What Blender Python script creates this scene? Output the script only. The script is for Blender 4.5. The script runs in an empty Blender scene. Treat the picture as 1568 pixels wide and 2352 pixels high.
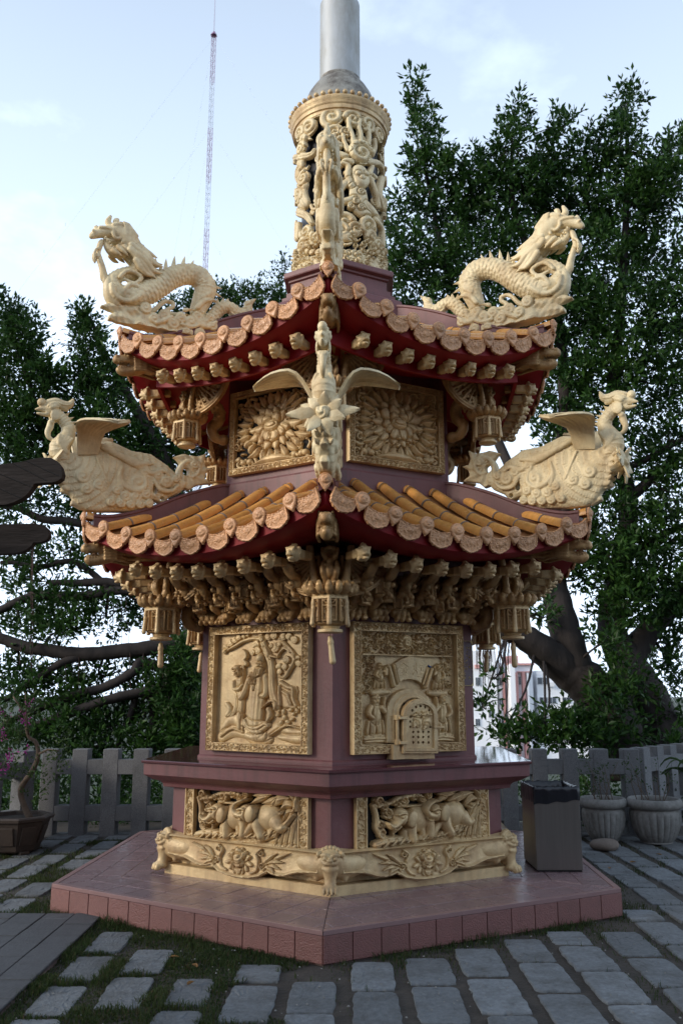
import bpy, bmesh, math, random
import numpy as np
from mathutils import Matrix, Vector

# ------------------------------------------------------------------ camera, sky, sun, exposure
scene = bpy.context.scene
PHI = -0.0394                      # the pagoda stands turned by this angle
CAM = np.array([0.0117, -7.7277, 1.55])
PITCH, YAW = 0.2108, 0.0007
cd = bpy.data.cameras.new('camera')
cam = bpy.data.objects.new('camera', cd)
scene.collection.objects.link(cam)
scene.camera = cam
cd.sensor_fit = 'HORIZONTAL'
cd.sensor_width = 24.0
cd.lens = 29.715
cd.clip_end = 6000.0
cd.dof.use_dof = True
cd.dof.focus_distance = 6.6
cd.dof.aperture_fstop = 3.2
cam.location = CAM
cam.rotation_euler = (math.pi / 2 + PITCH, 0, -YAW)

SUN_EL, SUN_ROT = math.radians(17), math.radians(246)
world = bpy.data.worlds.new('World')
scene.world = world
world.use_nodes = True
wn, wl = world.node_tree.nodes, world.node_tree.links
wn.clear()
w_out = wn.new('ShaderNodeOutputWorld')
w_bg = wn.new('ShaderNodeBackground')
w_bg.inputs['Strength'].default_value = 0.14
w_sky = wn.new('ShaderNodeTexSky')
w_sky.sky_type = 'NISHITA'
w_sky.sun_disc = False
w_sky.sun_elevation = SUN_EL
w_sky.sun_rotation = SUN_ROT
w_sky.air_density = 1.0
w_sky.dust_density = 2.0
w_sky.ozone_density = 1.2
# thin high cloud over the whole dome
w_tc = wn.new('ShaderNodeTexCoord')
w_map = wn.new('ShaderNodeMapping')
w_map.inputs['Scale'].default_value = (1.0, 1.0, 1.9)
w_map.inputs['Location'].default_value = (12.08, 12.51, 1.31)
w_n = wn.new('ShaderNodeTexNoise')
w_n.inputs['Scale'].default_value = 4.2
w_n.inputs['Detail'].default_value = 7.0
w_n.inputs['Roughness'].default_value = 0.55
w_r = wn.new('ShaderNodeValToRGB')
w_r.color_ramp.elements[0].position = 0.54
w_r.color_ramp.elements[0].color = (0.86, 0.86, 0.86, 1)
w_r.color_ramp.elements[1].position = 0.70
w_r.color_ramp.elements[1].color = (1.25, 1.25, 1.25, 1)
w_m = wn.new('ShaderNodeMix')
w_m.data_type = 'RGBA'
w_m.inputs[7].default_value = (7.2, 8.55, 10.4, 1)
wl.new(w_tc.outputs['Generated'], w_map.inputs['Vector'])
wl.new(w_map.outputs['Vector'], w_n.inputs['Vector'])
wl.new(w_n.outputs['Fac'], w_r.inputs['Fac'])
w_sep = wn.new('ShaderNodeSeparateXYZ')          # haze is thick towards the horizon and thins towards the zenith
wl.new(w_tc.outputs['Generated'], w_sep.inputs[0])
w_gr = wn.new('ShaderNodeMapRange')
w_gr.inputs[1].default_value, w_gr.inputs[2].default_value = 0.10, 1.0
w_gr.inputs[3].default_value, w_gr.inputs[4].default_value = 1.12, 0.12
wl.new(w_sep.outputs['Z'], w_gr.inputs[0])
w_mu = wn.new('ShaderNodeMath')
w_mu.operation = 'MULTIPLY'
w_mu.use_clamp = True
wl.new(w_r.outputs['Color'], w_mu.inputs[0])
wl.new(w_gr.outputs[0], w_mu.inputs[1])
wl.new(w_mu.outputs[0], w_m.inputs[0])
wl.new(w_sky.outputs['Color'], w_m.inputs[6])
wl.new(w_m.outputs[2], w_bg.inputs['Color'])
wl.new(w_bg.outputs['Background'], w_out.inputs['Surface'])

sd = bpy.data.lights.new('sun', 'SUN')
sd.energy = 1.9
sd.angle = math.radians(16)
sd.color = (1.0, 0.90, 0.76)
sun = bpy.data.objects.new('sun', sd)
scene.collection.objects.link(sun)
sdir = Vector((math.sin(SUN_ROT) * math.cos(SUN_EL), math.cos(SUN_ROT) * math.cos(SUN_EL), math.sin(SUN_EL)))
sun.rotation_euler = sdir.to_track_quat('Z', 'Y').to_euler()
sun.location = sdir * 60

scene.view_settings.view_transform = 'Standard'
scene.view_settings.look = 'None'
scene.view_settings.gamma = 1.0
scene.view_settings.exposure = 0.38
scene.view_settings.use_curve_mapping = False
scene.render.film_transparent = False
scene.cycles.max_bounces = 6
scene.cycles.transparent_max_bounces = 6

rng = np.random.default_rng(7)
random.seed(11)
PI = math.pi

# ------------------------------------------------------------------ object helpers
COL = scene.collection


def ob(name, me, parent=None, M=None, mat=None):
    o = bpy.data.objects.new(name, me)
    COL.objects.link(o)
    if parent is not None:
        o.parent = parent
    if M is not None:
        o.matrix_basis = M
    if mat is not None and me is not None and not me.materials:
        me.materials.append(mat)
    return o


def tag(o, label, cat, group=None):
    o['label'] = label
    o['category'] = cat
    if group:
        o['group'] = group
    return o


def root(name, label, cat, loc=(0, 0, 0), rz=0.0, group=None):
    o = ob(name, None, None, Matrix.Translation(loc) @ Matrix.Rotation(rz, 4, 'Z'))
    o.empty_display_size = 0.2
    return tag(o, label, cat, group)


def struct(name, me, mat):
    o = ob(name, me, None, None, mat)
    o['kind'] = 'structure'
    return o


def mesh(name, V, F, mat=None, smooth=False):
    """V (n,3); F = (m,3) or (m,4) array or a list of tuples"""
    me = bpy.data.meshes.new(name)
    V = np.asarray(V, dtype=np.float32)
    if isinstance(F, np.ndarray):
        m, k = F.shape
        me.vertices.add(len(V))
        me.vertices.foreach_set('co', V.ravel())
        me.loops.add(m * k)
        me.loops.foreach_set('vertex_index', F.astype(np.int32).ravel())
        me.polygons.add(m)
        me.polygons.foreach_set('loop_start', np.arange(0, m * k, k, dtype=np.int32))
        me.polygons.foreach_set('loop_total', np.full(m, k, dtype=np.int32))
        me.update(calc_edges=True)
    else:
        me.from_pydata(V.tolist(), [], F)
        me.update()
    me.polygons.foreach_set('use_smooth', np.full(len(me.polygons), bool(smooth)))
    if mat is not None:
        me.materials.append(mat)
    return me


class MB:
    """collects boxes, tubes, lathes into one small mesh"""

    def __init__(s):
        s.V, s.F = [], []

    def add(s, V, F):
        o = len(s.V)
        s.V += [tuple(v) for v in V]
        s.F += [tuple(i + o for i in f) for f in F]
        return s

    def box(s, lo, hi, M=None, bev=0.0):
        (x0, y0, z0), (x1, y1, z1) = lo, hi
        if bev <= 0:
            V = [(x, y, z) for z in (z0, z1) for y in (y0, y1) for x in (x0, x1)]
            F = [(0, 2, 3, 1), (4, 5, 7, 6), (0, 1, 5, 4), (1, 3, 7, 5), (3, 2, 6, 7), (2, 0, 4, 6)]
        else:
            b = bev
            V, F = [], []
            rings = [(z0, b), (z0 + b, 0), (z1 - b, 0), (z1, b)]
            for z, i in rings:
                c = b
                a0, a1, c0, c1 = x0 + i, x1 - i, y0 + i, y1 - i
                V += [(a0 + c, c0, z), (a1 - c, c0, z), (a1, c0 + c, z), (a1, c1 - c, z), (a1 - c, c1, z), (a0 + c, c1, z), (a0, c1 - c, z), (a0, c0 + c, z)]
            for r in range(3):
                for j in range(8):
                    k = (j + 1) % 8
                    F.append((r * 8 + j, r * 8 + k, r * 8 + 8 + k, r * 8 + 8 + j))
            F.append(tuple(range(7, -1, -1)))
            F.append(tuple(range(24, 32)))
        if M is not None:
            V = [tuple(M @ Vector(v)) for v in V]
        return s.add(V, F)

    def lathe(s, prof, n=24, c=(0, 0), rot=0.0, caps=True, ribs=None):
        V, F = [], []
        for r, z in prof:
            for j in range(n):
                a = rot + 2 * PI * j / n
                q = r if ribs is None else ribs(r, z, a)
                V.append((c[0] + q * math.cos(a), c[1] + q * math.sin(a), z))
        for i in range(len(prof) - 1):
            for j in range(n):
                k = (j + 1) % n
                F.append((i * n + j, i * n + k, i * n + n + k, i * n + n + j))
        if caps:
            F.append(tuple(range(n - 1, -1, -1)))
            F.append(tuple((len(prof) - 1) * n + j for j in range(n)))
        return s.add(V, F)

    def tube(s, pts, rad, n=8, caps=True):
        pts = [Vector(p) for p in pts]
        m = len(pts)
        if not hasattr(rad, '__len__'):
            rad = [rad] * m
        V, F = [], []
        up = None
        for i in range(m):
            t = (pts[min(i + 1, m - 1)] - pts[max(i - 1, 0)]).normalized()
            if up is None:
                up = Vector((0, 0, 1)) if abs(t.z) < 0.9 else Vector((1, 0, 0))
            side = t.cross(up)
            if side.length < 1e-5:
                side = t.orthogonal()
            side.normalize()
            up = side.cross(t).normalized()
            for j in range(n):
                a = 2 * PI * j / n
                V.append(tuple(pts[i] + (side * math.cos(a) + up * math.sin(a)) * rad[i]))
        for i in range(m - 1):
            for j in range(n):
                k = (j + 1) % n
                F.append((i * n + j, i * n + k, i * n + n + k, i * n + n + j))
        if caps:
            F.append(tuple(range(n - 1, -1, -1)))
            F.append(tuple((m - 1) * n + j for j in range(n)))
        return s.add(V, F)

    def prism(s, poly, y0, y1):
        """polygon in (x, z), extruded from y0 to y1"""
        n = len(poly)
        V = [(x, y0, z) for x, z in poly] + [(x, y1, z) for x, z in poly]
        F = [tuple(range(n)), tuple(range(2 * n - 1, n - 1, -1))]
        F += [(i, n + i, n + (i + 1) % n, (i + 1) % n) for i in range(n)]
        return s.add(V, F)

    def me(s, name, mat=None, smooth=False):
        me = mesh(name, np.array(s.V), [tuple(f) for f in s.F], mat, smooth)
        bm = bmesh.new()
        bm.from_mesh(me)
        bmesh.ops.recalc_face_normals(bm, faces=bm.faces)
        bm.to_mesh(me)
        bm.free()
        if smooth == 'auto':
            me.shade_auto = None
        return me


def sharp(me, deg=35):
    """smooth shading that keeps edges sharper than deg"""
    me.polygons.foreach_set('use_smooth', np.ones(len(me.polygons), dtype=bool))
    me.set_sharp_from_angle(angle=math.radians(deg))
    return me


def spline(P, n):
    """Catmull-Rom resampling of an (m,k) array to n points"""
    P = np.asarray(P, float)
    m = len(P)
    t = np.linspace(0, m - 1, n)
    i = np.clip(t.astype(int), 0, m - 2)
    f = (t - i)[:, None]
    p0, p1, p2, p3 = P[np.clip(i - 1, 0, m - 1)], P[i], P[i + 1], P[np.clip(i + 2, 0, m - 1)]
    return 0.5 * (2 * p1 + (p2 - p0) * f + (2 * p0 - 5 * p1 + 4 * p2 - p3) * f ** 2 + (3 * p1 - p0 - 3 * p2 + p3) * f ** 3)


# ------------------------------------------------------------------ tracing helper: a point of the photograph laid on a known surface of the place
class Trace:
    """crop pixel (x, y) of the photograph -> point on a plane or cylinder of the pagoda"""
    F = 1941.3856
    c, s_ = math.cos(-PHI), math.sin(-PHI)
    RZ = np.array([[c, -s_, 0], [s_, c, 0], [0, 0, 1]])
    fw = RZ @ np.array([math.sin(YAW) * math.cos(PITCH), math.cos(YAW) * math.cos(PITCH), math.sin(PITCH)])
    rt = RZ @ np.array([math.cos(YAW), -math.sin(YAW), 0])
    up = np.cross(rt, fw)
    C = RZ @ CAM

    def __init__(s, x0, y0, sc, corner=None, face=None, ap=1.0, cyl=None):
        s.x0, s.y0, s.sc, s.ap, s.cyl = x0, y0, sc, ap, cyl
        if corner is not None:
            a = math.radians(-90 + 60 * corner)
            s.e = np.array([math.cos(a), math.sin(a), 0])
            s.n, s.d = np.array([-math.sin(a), math.cos(a), 0]), 0.0
        if face is not None:
            a = math.radians(-60 + 60 * face)
            s.e = np.array([-math.sin(a), math.cos(a), 0])
            s.n, s.d = np.array([math.cos(a), math.sin(a), 0]), ap

    def __call__(s, x, y):
        X, Y = (s.x0 + x * s.sc) / 1.18367, (s.y0 + y * s.sc) / 1.18367
        r = s.fw + s.rt * (X - 784) / s.F + s.up * (1176 - Y) / s.F
        if s.cyl:
            a, b, c = r[0] ** 2 + r[1] ** 2, s.C[0] * r[0] + s.C[1] * r[1], s.C[0] ** 2 + s.C[1] ** 2 - s.cyl ** 2
            q = max(b * b - a * c, 0)
            P = s.C + r * (-b - math.sqrt(q)) / a
            return math.atan2(P[0], -P[1]) * s.cyl, P[2]
        P = s.C + r * (s.d - s.n @ s.C) / (s.n @ r)
        return float(P @ s.e), float(P[2])

    def k(s, x, y):
        """metres per crop pixel there"""
        a, b, c = s(x, y), s(x + 10, y), s(x, y + 10)
        return 0.05 * (math.hypot(b[0] - a[0], b[1] - a[1]) + math.hypot(c[0] - a[0], c[1] - a[1]))

    def pts(s, L):
        """[(x, y, r)] -> arrays in metres"""
        return np.array([(*s(p[0], p[1]), (p[2] if len(p) > 2 else 10) * s.k(p[0], p[1])) for p in L])


# ------------------------------------------------------------------ carving by signed distance
class SDF:
    def __init__(s, lo, hi, h):
        s.h, s.lo = h, np.array(lo, float)
        s.n = np.ceil((np.array(hi, float) - s.lo) / h).astype(int) + 1
        s.D = np.full(s.n, 9.0, np.float32)
        s.ax = [s.lo[i] + h * np.arange(s.n[i]) for i in range(3)]

    def _sub(s, lo, hi):
        i0 = np.clip(np.floor((np.array(lo) - s.lo) / s.h).astype(int), 0, s.n)
        i1 = np.clip(np.ceil((np.array(hi) - s.lo) / s.h).astype(int) + 1, 0, s.n)
        if (i1 <= i0).any():
            return None, None
        sl = tuple(slice(a, b) for a, b in zip(i0, i1))
        g = [s.ax[i][sl[i]] for i in range(3)]
        return sl, (g[0][:, None, None], g[1][None, :, None], g[2][None, None, :])

    def _mix(s, sl, d, k, op):
        a = s.D[sl]
        if op < 0:
            d = -d
            if k > 0:
                h = np.clip(0.5 - 0.5 * (d - a) / k, 0, 1)
                s.D[sl] = d + (a - d) * h + k * h * (1 - h)
            else:
                s.D[sl] = np.maximum(a, d)
        elif k > 0:
            h = np.clip(0.5 + 0.5 * (d - a) / k, 0, 1)
            s.D[sl] = d + (a - d) * h - k * h * (1 - h)
        else:
            s.D[sl] = np.minimum(a, d)

    def chain(s, P, R=None, k=0.006, n=None, sq=1.0, op=1, pat=None):
        """P (m,3), R (m,) radii; sq squashes across y; pat(t, ang, dist) adds a surface pattern"""
        P = np.asarray(P, float)
        R = np.full(len(P), R) if np.ndim(R) == 0 else np.asarray(R, float)
        if n:
            Q = spline(np.c_[P, R], n)
            P, R = Q[:, :3], np.maximum(Q[:, 3], 0.001)
        L = np.r_[0, np.cumsum(np.linalg.norm(np.diff(P, axis=0), axis=1))]
        pad = k + 3 * s.h + (0.02 if pat else 0)
        if pat is None:
            for i in range(len(P) - 1):
                a, b = P[i], P[i + 1]
                r = max(R[i], R[i + 1]) + pad
                rr = np.array([r, r * max(sq, 1.0), r])
                sl, g = s._sub(np.minimum(a, b) - rr, np.maximum(a, b) + rr)
                if sl is None:
                    continue
                ba = (b - a) * [1, 1 / sq, 1]
                x, y, z = g[0] - a[0], (g[1] - a[1]) / sq, g[2] - a[2]
                t = np.clip((x * ba[0] + y * ba[1] + z * ba[2]) / max(ba @ ba, 1e-12), 0, 1)
                d = np.sqrt((x - t * ba[0]) ** 2 + (y - t * ba[1]) ** 2 + (z - t * ba[2]) ** 2) - (R[i] + (R[i + 1] - R[i]) * t)
                s._mix(sl, d.astype(np.float32), k, op)
        else:
            pad += 0.012
            r = R.max() * max(sq, 1) + pad
            sl, g = s._sub(P.min(0) - r, P.max(0) + r)
            i0 = [q.start for q in sl]
            shp = tuple(q.stop - q.start for q in sl)
            best, bt, ba_ = np.full(shp, 9.0, np.float32), np.zeros(shp, np.float32), np.zeros(shp, np.float32)
            for i in range(len(P) - 1):
                a, b = P[i], P[i + 1]
                r = max(R[i], R[i + 1]) * max(sq, 1) + pad
                sl2, g = s._sub(np.minimum(a, b) - r, np.maximum(a, b) + r)
                if sl2 is None:
                    continue
                q = tuple(slice(max(v.start - o, 0), v.stop - o) for v, o in zip(sl2, i0))
                ba = (b - a) * [1, 1 / sq, 1]
                x, y, z = g[0] - a[0], (g[1] - a[1]) / sq, g[2] - a[2]
                t = np.clip((x * ba[0] + y * ba[1] + z * ba[2]) / max(ba @ ba, 1e-12), 0, 1)
                px, py, pz = x - t * ba[0], y - t * ba[1], z - t * ba[2]
                d = np.sqrt(px ** 2 + py ** 2 + pz ** 2) - (R[i] + (R[i + 1] - R[i]) * t)
                u = np.array([-(b - a)[2], 0, (b - a)[0]])
                u = u / (np.linalg.norm(u) + 1e-9)
                an = np.arctan2(py + 0 * d, px * u[0] + pz * u[2] + 0 * d)
                m = d < best[q]
                best[q] = np.where(m, d, best[q])
                bt[q] = np.where(m, L[i] + t * (L[i + 1] - L[i]), bt[q])
                ba_[q] = np.where(m, an, ba_[q])
            s._mix(sl, (best - pat(bt, ba_, best)).astype(np.float32), k, op)
        return s

    def ell(s, c, r, k=0.006, op=1, rot=None, pat=None):
        c, r = np.asarray(c, float), np.asarray(r, float) * np.ones(3)
        m = r.max() + k + 3 * s.h if rot is not None else r + k + 3 * s.h
        sl, g = s._sub(c - m, c + m)
        if sl is None:
            return s
        x, y, z = g[0] - c[0], g[1] - c[1], g[2] - c[2]
        if rot is not None:
            q = np.array(rot)
            x, y, z = (q[0, 0] * x + q[1, 0] * y + q[2, 0] * z, q[0, 1] * x + q[1, 1] * y + q[2, 1] * z, q[0, 2] * x + q[1, 2] * y + q[2, 2] * z)
        kk = np.sqrt((x / r[0]) ** 2 + (y / r[1]) ** 2 + (z / r[2]) ** 2)
        d = (kk - 1) * r.min() if r.max() / r.min() < 1.3 else kk * (kk - 1) / np.maximum(np.sqrt((x / r[0] ** 2) ** 2 + (y / r[1] ** 2) ** 2 + (z / r[2] ** 2) ** 2), 1e-6)
        if pat is not None:
            d = d - pat(x, y, z)
        s._mix(sl, d.astype(np.float32), k, op)
        return s

    def box(s, c, hf, rd=0.005, k=0.004, op=1, rot=None):
        c, hf = np.asarray(c, float), np.asarray(hf, float)
        m = (np.linalg.norm(hf) if rot is not None else hf) + k + 3 * s.h
        sl, g = s._sub(c - m, c + m)
        if sl is None:
            return s
        x, y, z = g[0] - c[0], g[1] - c[1], g[2] - c[2]
        if rot is not None:
            q = np.array(rot)
            x, y, z = (q[0, 0] * x + q[1, 0] * y + q[2, 0] * z, q[0, 1] * x + q[1, 1] * y + q[2, 1] * z, q[0, 2] * x + q[1, 2] * y + q[2, 2] * z)
        ax, ay, az = np.abs(x) - hf[0] + rd, np.abs(y) - hf[1] + rd, np.abs(z) - hf[2] + rd
        d = np.sqrt(np.maximum(ax, 0) ** 2 + np.maximum(ay, 0) ** 2 + np.maximum(az, 0) ** 2) + np.minimum(np.maximum(np.maximum(ax, ay), az), 0) - rd
        s._mix(sl, d.astype(np.float32), k, op)
        return s

    def poly(s, pts, hy, rd=0.02, k=0.006, op=1, y0=0.0, pat=None, dome=0.0):
        """polygon in (x, z) extruded by +-hy across y with rounded rims"""
        P = np.asarray(pts, float)[:, :2]
        pad = k + 3 * s.h + 0.02
        sl, g = s._sub([P[:, 0].min() - pad, y0 - hy - pad, P[:, 1].min() - pad], [P[:, 0].max() + pad, y0 + hy + pad, P[:, 1].max() + pad])
        d2 = poly_dist(P, g[0][:, 0, :], g[2][0, :, :])
        d2 = d2[:, None, :] + rd
        hh = hy - rd
        if dome:
            hh = hh + dome * np.clip(1 - np.exp(np.minimum(d2, 0) / 0.08), 0, 1)
        if pat is not None:
            hh = hh + pat(g[0], g[2])[..., :]
        dy = np.abs(g[1] - y0) - hh
        d = np.sqrt(np.maximum(d2, 0) ** 2 + np.maximum(dy, 0) ** 2) + np.minimum(np.maximum(d2, dy), 0) - rd
        s._mix(sl, d.astype(np.float32), k, op)
        return s

    def noise(s, amp, freq, seed=0):
        r = np.random.default_rng(seed)
        N = np.zeros(s.n, np.float32)
        for _ in range(5):
            v = r.normal(size=3)
            v = v / np.linalg.norm(v) * freq * r.uniform(0.6, 1.6)
            N += np.sin(s.ax[0][:, None, None] * v[0] + s.ax[1][None, :, None] * v[1] + s.ax[2][None, None, :] * v[2] + r.uniform(0, 6)).astype(np.float32)
        s.D += amp * N / 2.2
        return s

    def mesh(s, name, mat=None):
        V, Fq = surface_nets(s.D, s.lo, s.h)
        return mesh(name, V, Fq, mat, True)


def poly_dist(P, X, Z):
    """signed distance (negative inside) of the grid to a closed polygon"""
    d = np.full(np.broadcast_shapes(X.shape, Z.shape), 1e9)
    ins = np.zeros(d.shape, bool)
    n = len(P)
    for i in range(n):
        a, b = P[i], P[(i + 1) % n]
        e = b - a
        wx, wz = X - a[0], Z - a[1]
        t = np.clip((wx * e[0] + wz * e[1]) / max(e @ e, 1e-12), 0, 1)
        d = np.minimum(d, (wx - e[0] * t) ** 2 + (wz - e[1] * t) ** 2)
        c1, c2 = (a[1] > Z), (b[1] > Z)
        with np.errstate(divide='ignore', invalid='ignore'):
            xi = e[0] * (Z - a[1]) / (e[1] if abs(e[1]) > 1e-12 else 1e-12) + a[0]
        ins ^= (c1 != c2) & (X < xi)
    d = np.sqrt(d)
    return np.where(ins, -d, d)


def surface_nets(D, lo, h):
    D = np.pad(D, 1, constant_values=9.0)
    lo = np.asarray(lo) - h
    S = D < 0
    n = np.array(D.shape)
    cnt = np.zeros(n - 1, np.int8)
    off = [(i, j, k) for i in (0, 1) for j in (0, 1) for k in (0, 1)]
    for i, j, k in off:
        cnt += S[i:n[0] - 1 + i, j:n[1] - 1 + j, k:n[2] - 1 + k]
    act = (cnt > 0) & (cnt < 8)
    idx = np.argwhere(act)
    cid = np.full(n - 1, -1, np.int64)
    cid[act] = np.arange(len(idx))
    C = np.stack([D[idx[:, 0] + i, idx[:, 1] + j, idx[:, 2] + k] for i, j, k in off], 1)
    pos = np.zeros((len(idx), 3))
    num = np.zeros(len(idx))
    oa = np.array(off, float)
    for a in range(8):
        for b in range(a + 1, 8):
            if np.abs(oa[a] - oa[b]).sum() != 1:
                continue
            m = (C[:, a] < 0) != (C[:, b] < 0)
            t = C[m, a] / (C[m, a] - C[m, b])
            pos[m] += oa[a] + (oa[b] - oa[a]) * t[:, None]
            num[m] += 1
    V = lo + h * (idx + pos / num[:, None])
    Q = []
    for ax in range(3):
        b, c = (ax + 1) % 3, (ax + 2) % 3
        s0 = [slice(1, -1)] * 3
        s1 = [slice(1, -1)] * 3
        s0[ax] = slice(0, -1)
        s1[ax] = slice(1, None)
        A, B = S[tuple(s0)], S[tuple(s1)]
        e = np.argwhere(A != B)
        if len(e) == 0:
            continue
        flip = A[e[:, 0], e[:, 1], e[:, 2]]
        sh = np.array([1, 1, 1])
        sh[ax] = 0
        p = e + sh
        eb, ec = np.eye(3, dtype=int)[b], np.eye(3, dtype=int)[c]
        ids = [cid[tuple((p - x).T)] for x in (0 * eb, eb, eb + ec, ec)]
        q = np.stack(ids, 1)
        q[~flip] = q[~flip][:, ::-1]
        Q.append(q)
    Q = np.concatenate(Q)
    return V, Q[(Q >= 0).all(1)]


# ------------------------------------------------------------------ carving by height field (reliefs)
class Relief:
    """a height field over (u, v); u to the right, v up, heights in metres towards the viewer"""

    def __init__(s, u0, u1, v0, v1, res=0.004, base=0.0):
        nu, nv = int(round((u1 - u0) / res)) + 1, int(round((v1 - v0) / res)) + 1
        s.u, s.v = np.linspace(u0, u1, nu), np.linspace(v0, v1, nv)
        s.U, s.V_ = s.u[:, None], s.v[None, :]
        s.H = np.full((nu, nv), base, float)

    def up(s, h, m=None):
        s.H = np.maximum(s.H, h) if m is None else np.where(m, np.maximum(s.H, h), s.H)
        return s

    cut = 0.0                        # depth of the groove cut round every added piece

    def _groove(s, d, rad):
        if s.cut:
            w = 0.0075 / max(rad, 1e-4)
            g = np.exp(-((d - 1.0) / w) ** 2) * (d >= 0.97)
            s.H = np.where((g > 0.02) & (s.H > -0.5), np.maximum(s.H - s.cut * g, np.minimum(s.H, 0.008)), s.H)

    def blob(s, u, v, ru, rv=None, h=0.02, b=0.0, ang=0.0, p=0.5, rings=0, ramp=0.0):
        rv = ru if rv is None else rv
        c, sn = math.cos(ang), math.sin(ang)
        x, y = s.U - u, s.V_ - v
        a, bb = (x * c + y * sn) / ru, (-x * sn + y * c) / rv
        q = a * a + bb * bb
        s._groove(np.sqrt(q), min(ru, rv))
        hh = b + h * np.clip(1 - q, 0, 1) ** p
        if rings:
            hh = hh - ramp * (0.5 - 0.5 * np.cos(np.sqrt(q) * 2 * PI * rings))
        return s.up(hh, q < 1)

    def stroke(s, P, h=0.02, b=0.0, n=None, p=0.5, ridge=0.0, rf=3, fade=1.0):
        """P = [(u, v, r)]"""
        P = np.asarray(P, float)
        if n:
            P = spline(P, n)
            P[:, 2] = np.maximum(P[:, 2], 0.0015)
        best = np.full(s.H.shape, 9.0)
        sd = np.zeros(s.H.shape)
        st = np.zeros(s.H.shape)
        m = len(P)
        for i in range(m - 1):
            a, c = P[i], P[i + 1]
            R = max(a[2], c[2]) + (0.012 if s.cut else 0)
            iu = slice(*np.searchsorted(s.u, [min(a[0], c[0]) - R, max(a[0], c[0]) + R]))
            iv = slice(*np.searchsorted(s.v, [min(a[1], c[1]) - R, max(a[1], c[1]) + R]))
            x, y = s.U[iu] - a[0], s.V_[:, iv] - a[1]
            e = c[:2] - a[:2]
            L = max(e @ e, 1e-12)
            t = np.clip((x * e[0] + y * e[1]) / L, 0, 1)
            d = np.sqrt((x - t * e[0]) ** 2 + (y - t * e[1]) ** 2) / (a[2] + (c[2] - a[2]) * t)
            mm = d < best[iu, iv]
            best[iu, iv] = np.where(mm, d, best[iu, iv])
            if ridge:
                sg = (x * e[1] - y * e[0]) / math.sqrt(L) / max(a[2], 1e-6)
                sd[iu, iv] = np.where(mm, sg, sd[iu, iv])
            st[iu, iv] = np.where(mm, (i + t) / (m - 1), st[iu, iv])
        s._groove(best, float(P[:, 2].mean()))
        hh = b + h * np.clip(1 - best ** 2, 0, 1) ** p * (1 - (1 - fade) * st)
        if ridge:
            hh = hh - ridge * (0.5 - 0.5 * np.cos(sd * PI * rf))
        return s.up(hh, best < 1)

    def spiral(s, u, v, r, turns=1.6, w=0.3, h=0.015, b=0.0, ang=0.0, cw=1, disc=True):
        if disc:
            s.blob(u, v, r, r, h * 0.55, b, p=0.3)
        t = np.linspace(0, 1, int(14 * turns) + 4)
        a = ang + cw * t * turns * 2 * PI
        rr = r * (1 - 0.86 * t)
        s.stroke(np.c_[u + rr * np.cos(a), v + rr * np.sin(a), np.maximum(r * w * (1 - 0.45 * t), 0.002)], h, b)
        return s

    def poly(s, P, h, b=0.0, edge=0.01, soft=0.5):
        d = -poly_dist(np.asarray(P, float)[:, :2], s.U, s.V_)
        return s.up(b + h * np.clip(d / edge, 0, 1) ** soft, d > 0)

    def scrolls(s, u0, u1, v0, v1, r, h, b=0.0, seed=0, vertical=False):
        """running foliage scroll filling a strip"""
        q = np.random.default_rng(seed)
        L = (v1 - v0) if vertical else (u1 - u0)
        n = max(int(L / (2.1 * r)), 1)
        for i in range(n):
            t = (i + 0.5) / n
            sgn = 1 if i % 2 else -1
            c = ((u0 + u1) / 2 + sgn * r * 0.15, v0 + t * L) if vertical else (u0 + t * L, (v0 + v1) / 2 + sgn * r * 0.15)
            a0 = q.uniform(0, 6.28)
            s.spiral(c[0], c[1], r * 0.82, 1.4, 0.24, h, b, a0, sgn, disc=False)
            for k in range(4):
                a = a0 + k * 1.57 + q.uniform(-.3, .3)
                rr = r * 0.95
                s.stroke([(c[0] + rr * math.cos(a), c[1] + rr * math.sin(a), r * 0.22), (c[0] + rr * 1.35 * math.cos(a + 0.5), c[1] + rr * 1.35 * math.sin(a + 0.5), r * 0.07)], h * 0.9, b)
        return s

    def busy(s, u0, u1, v0, v1, n, r, h, b=0.0, seed=0):
        """dense undercut foliage: curls, berries and leaves"""
        q = np.random.default_rng(seed)
        for i in range(n):
            u, v = q.uniform(u0, u1), q.uniform(v0, v1)
            rr = r * q.uniform(0.55, 1.25)
            hh = h * q.uniform(0.55, 1.0)
            k = q.integers(0, 3)
            if k == 0:
                s.spiral(u, v, rr, 1.3, 0.3, hh, b, q.uniform(0, 6.28), q.choice([-1, 1]), disc=False)
            elif k == 1:
                s.blob(u, v, rr * 0.55, rr * 0.42, hh, b, q.uniform(0, 3.1))
            else:
                a = q.uniform(0, 6.28)
                s.stroke([(u, v, rr * 0.34), (u + rr * math.cos(a), v + rr * math.sin(a), rr * 0.28), (u + 1.7 * rr * math.cos(a + .5), v + 1.7 * rr * math.sin(a + .5), rr * 0.06)], hh, b)
        return s

    def mesh(s, name, mat=None, back=0.0, mask=None, bend=None, skirt=True, crop=True):
        """cells outside mask are left out, the rim gets a skirt down to the back plane"""
        nu, nv = s.H.shape
        if mask is None:
            mask = np.ones((nu, nv), bool)
        cell = mask[:-1, :-1] & mask[1:, :-1] & mask[1:, 1:] & mask[:-1, 1:]
        I = np.arange(nu * nv).reshape(nu, nv)
        Q = np.stack([I[:-1, :-1], I[1:, :-1], I[1:, 1:], I[:-1, 1:]], -1)[cell]
        X = np.broadcast_to(s.U, s.H.shape).ravel()
        Z = np.broadcast_to(s.V_, s.H.shape).ravel()
        Vf = np.stack([X, -s.H.ravel(), Z], 1)
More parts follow.
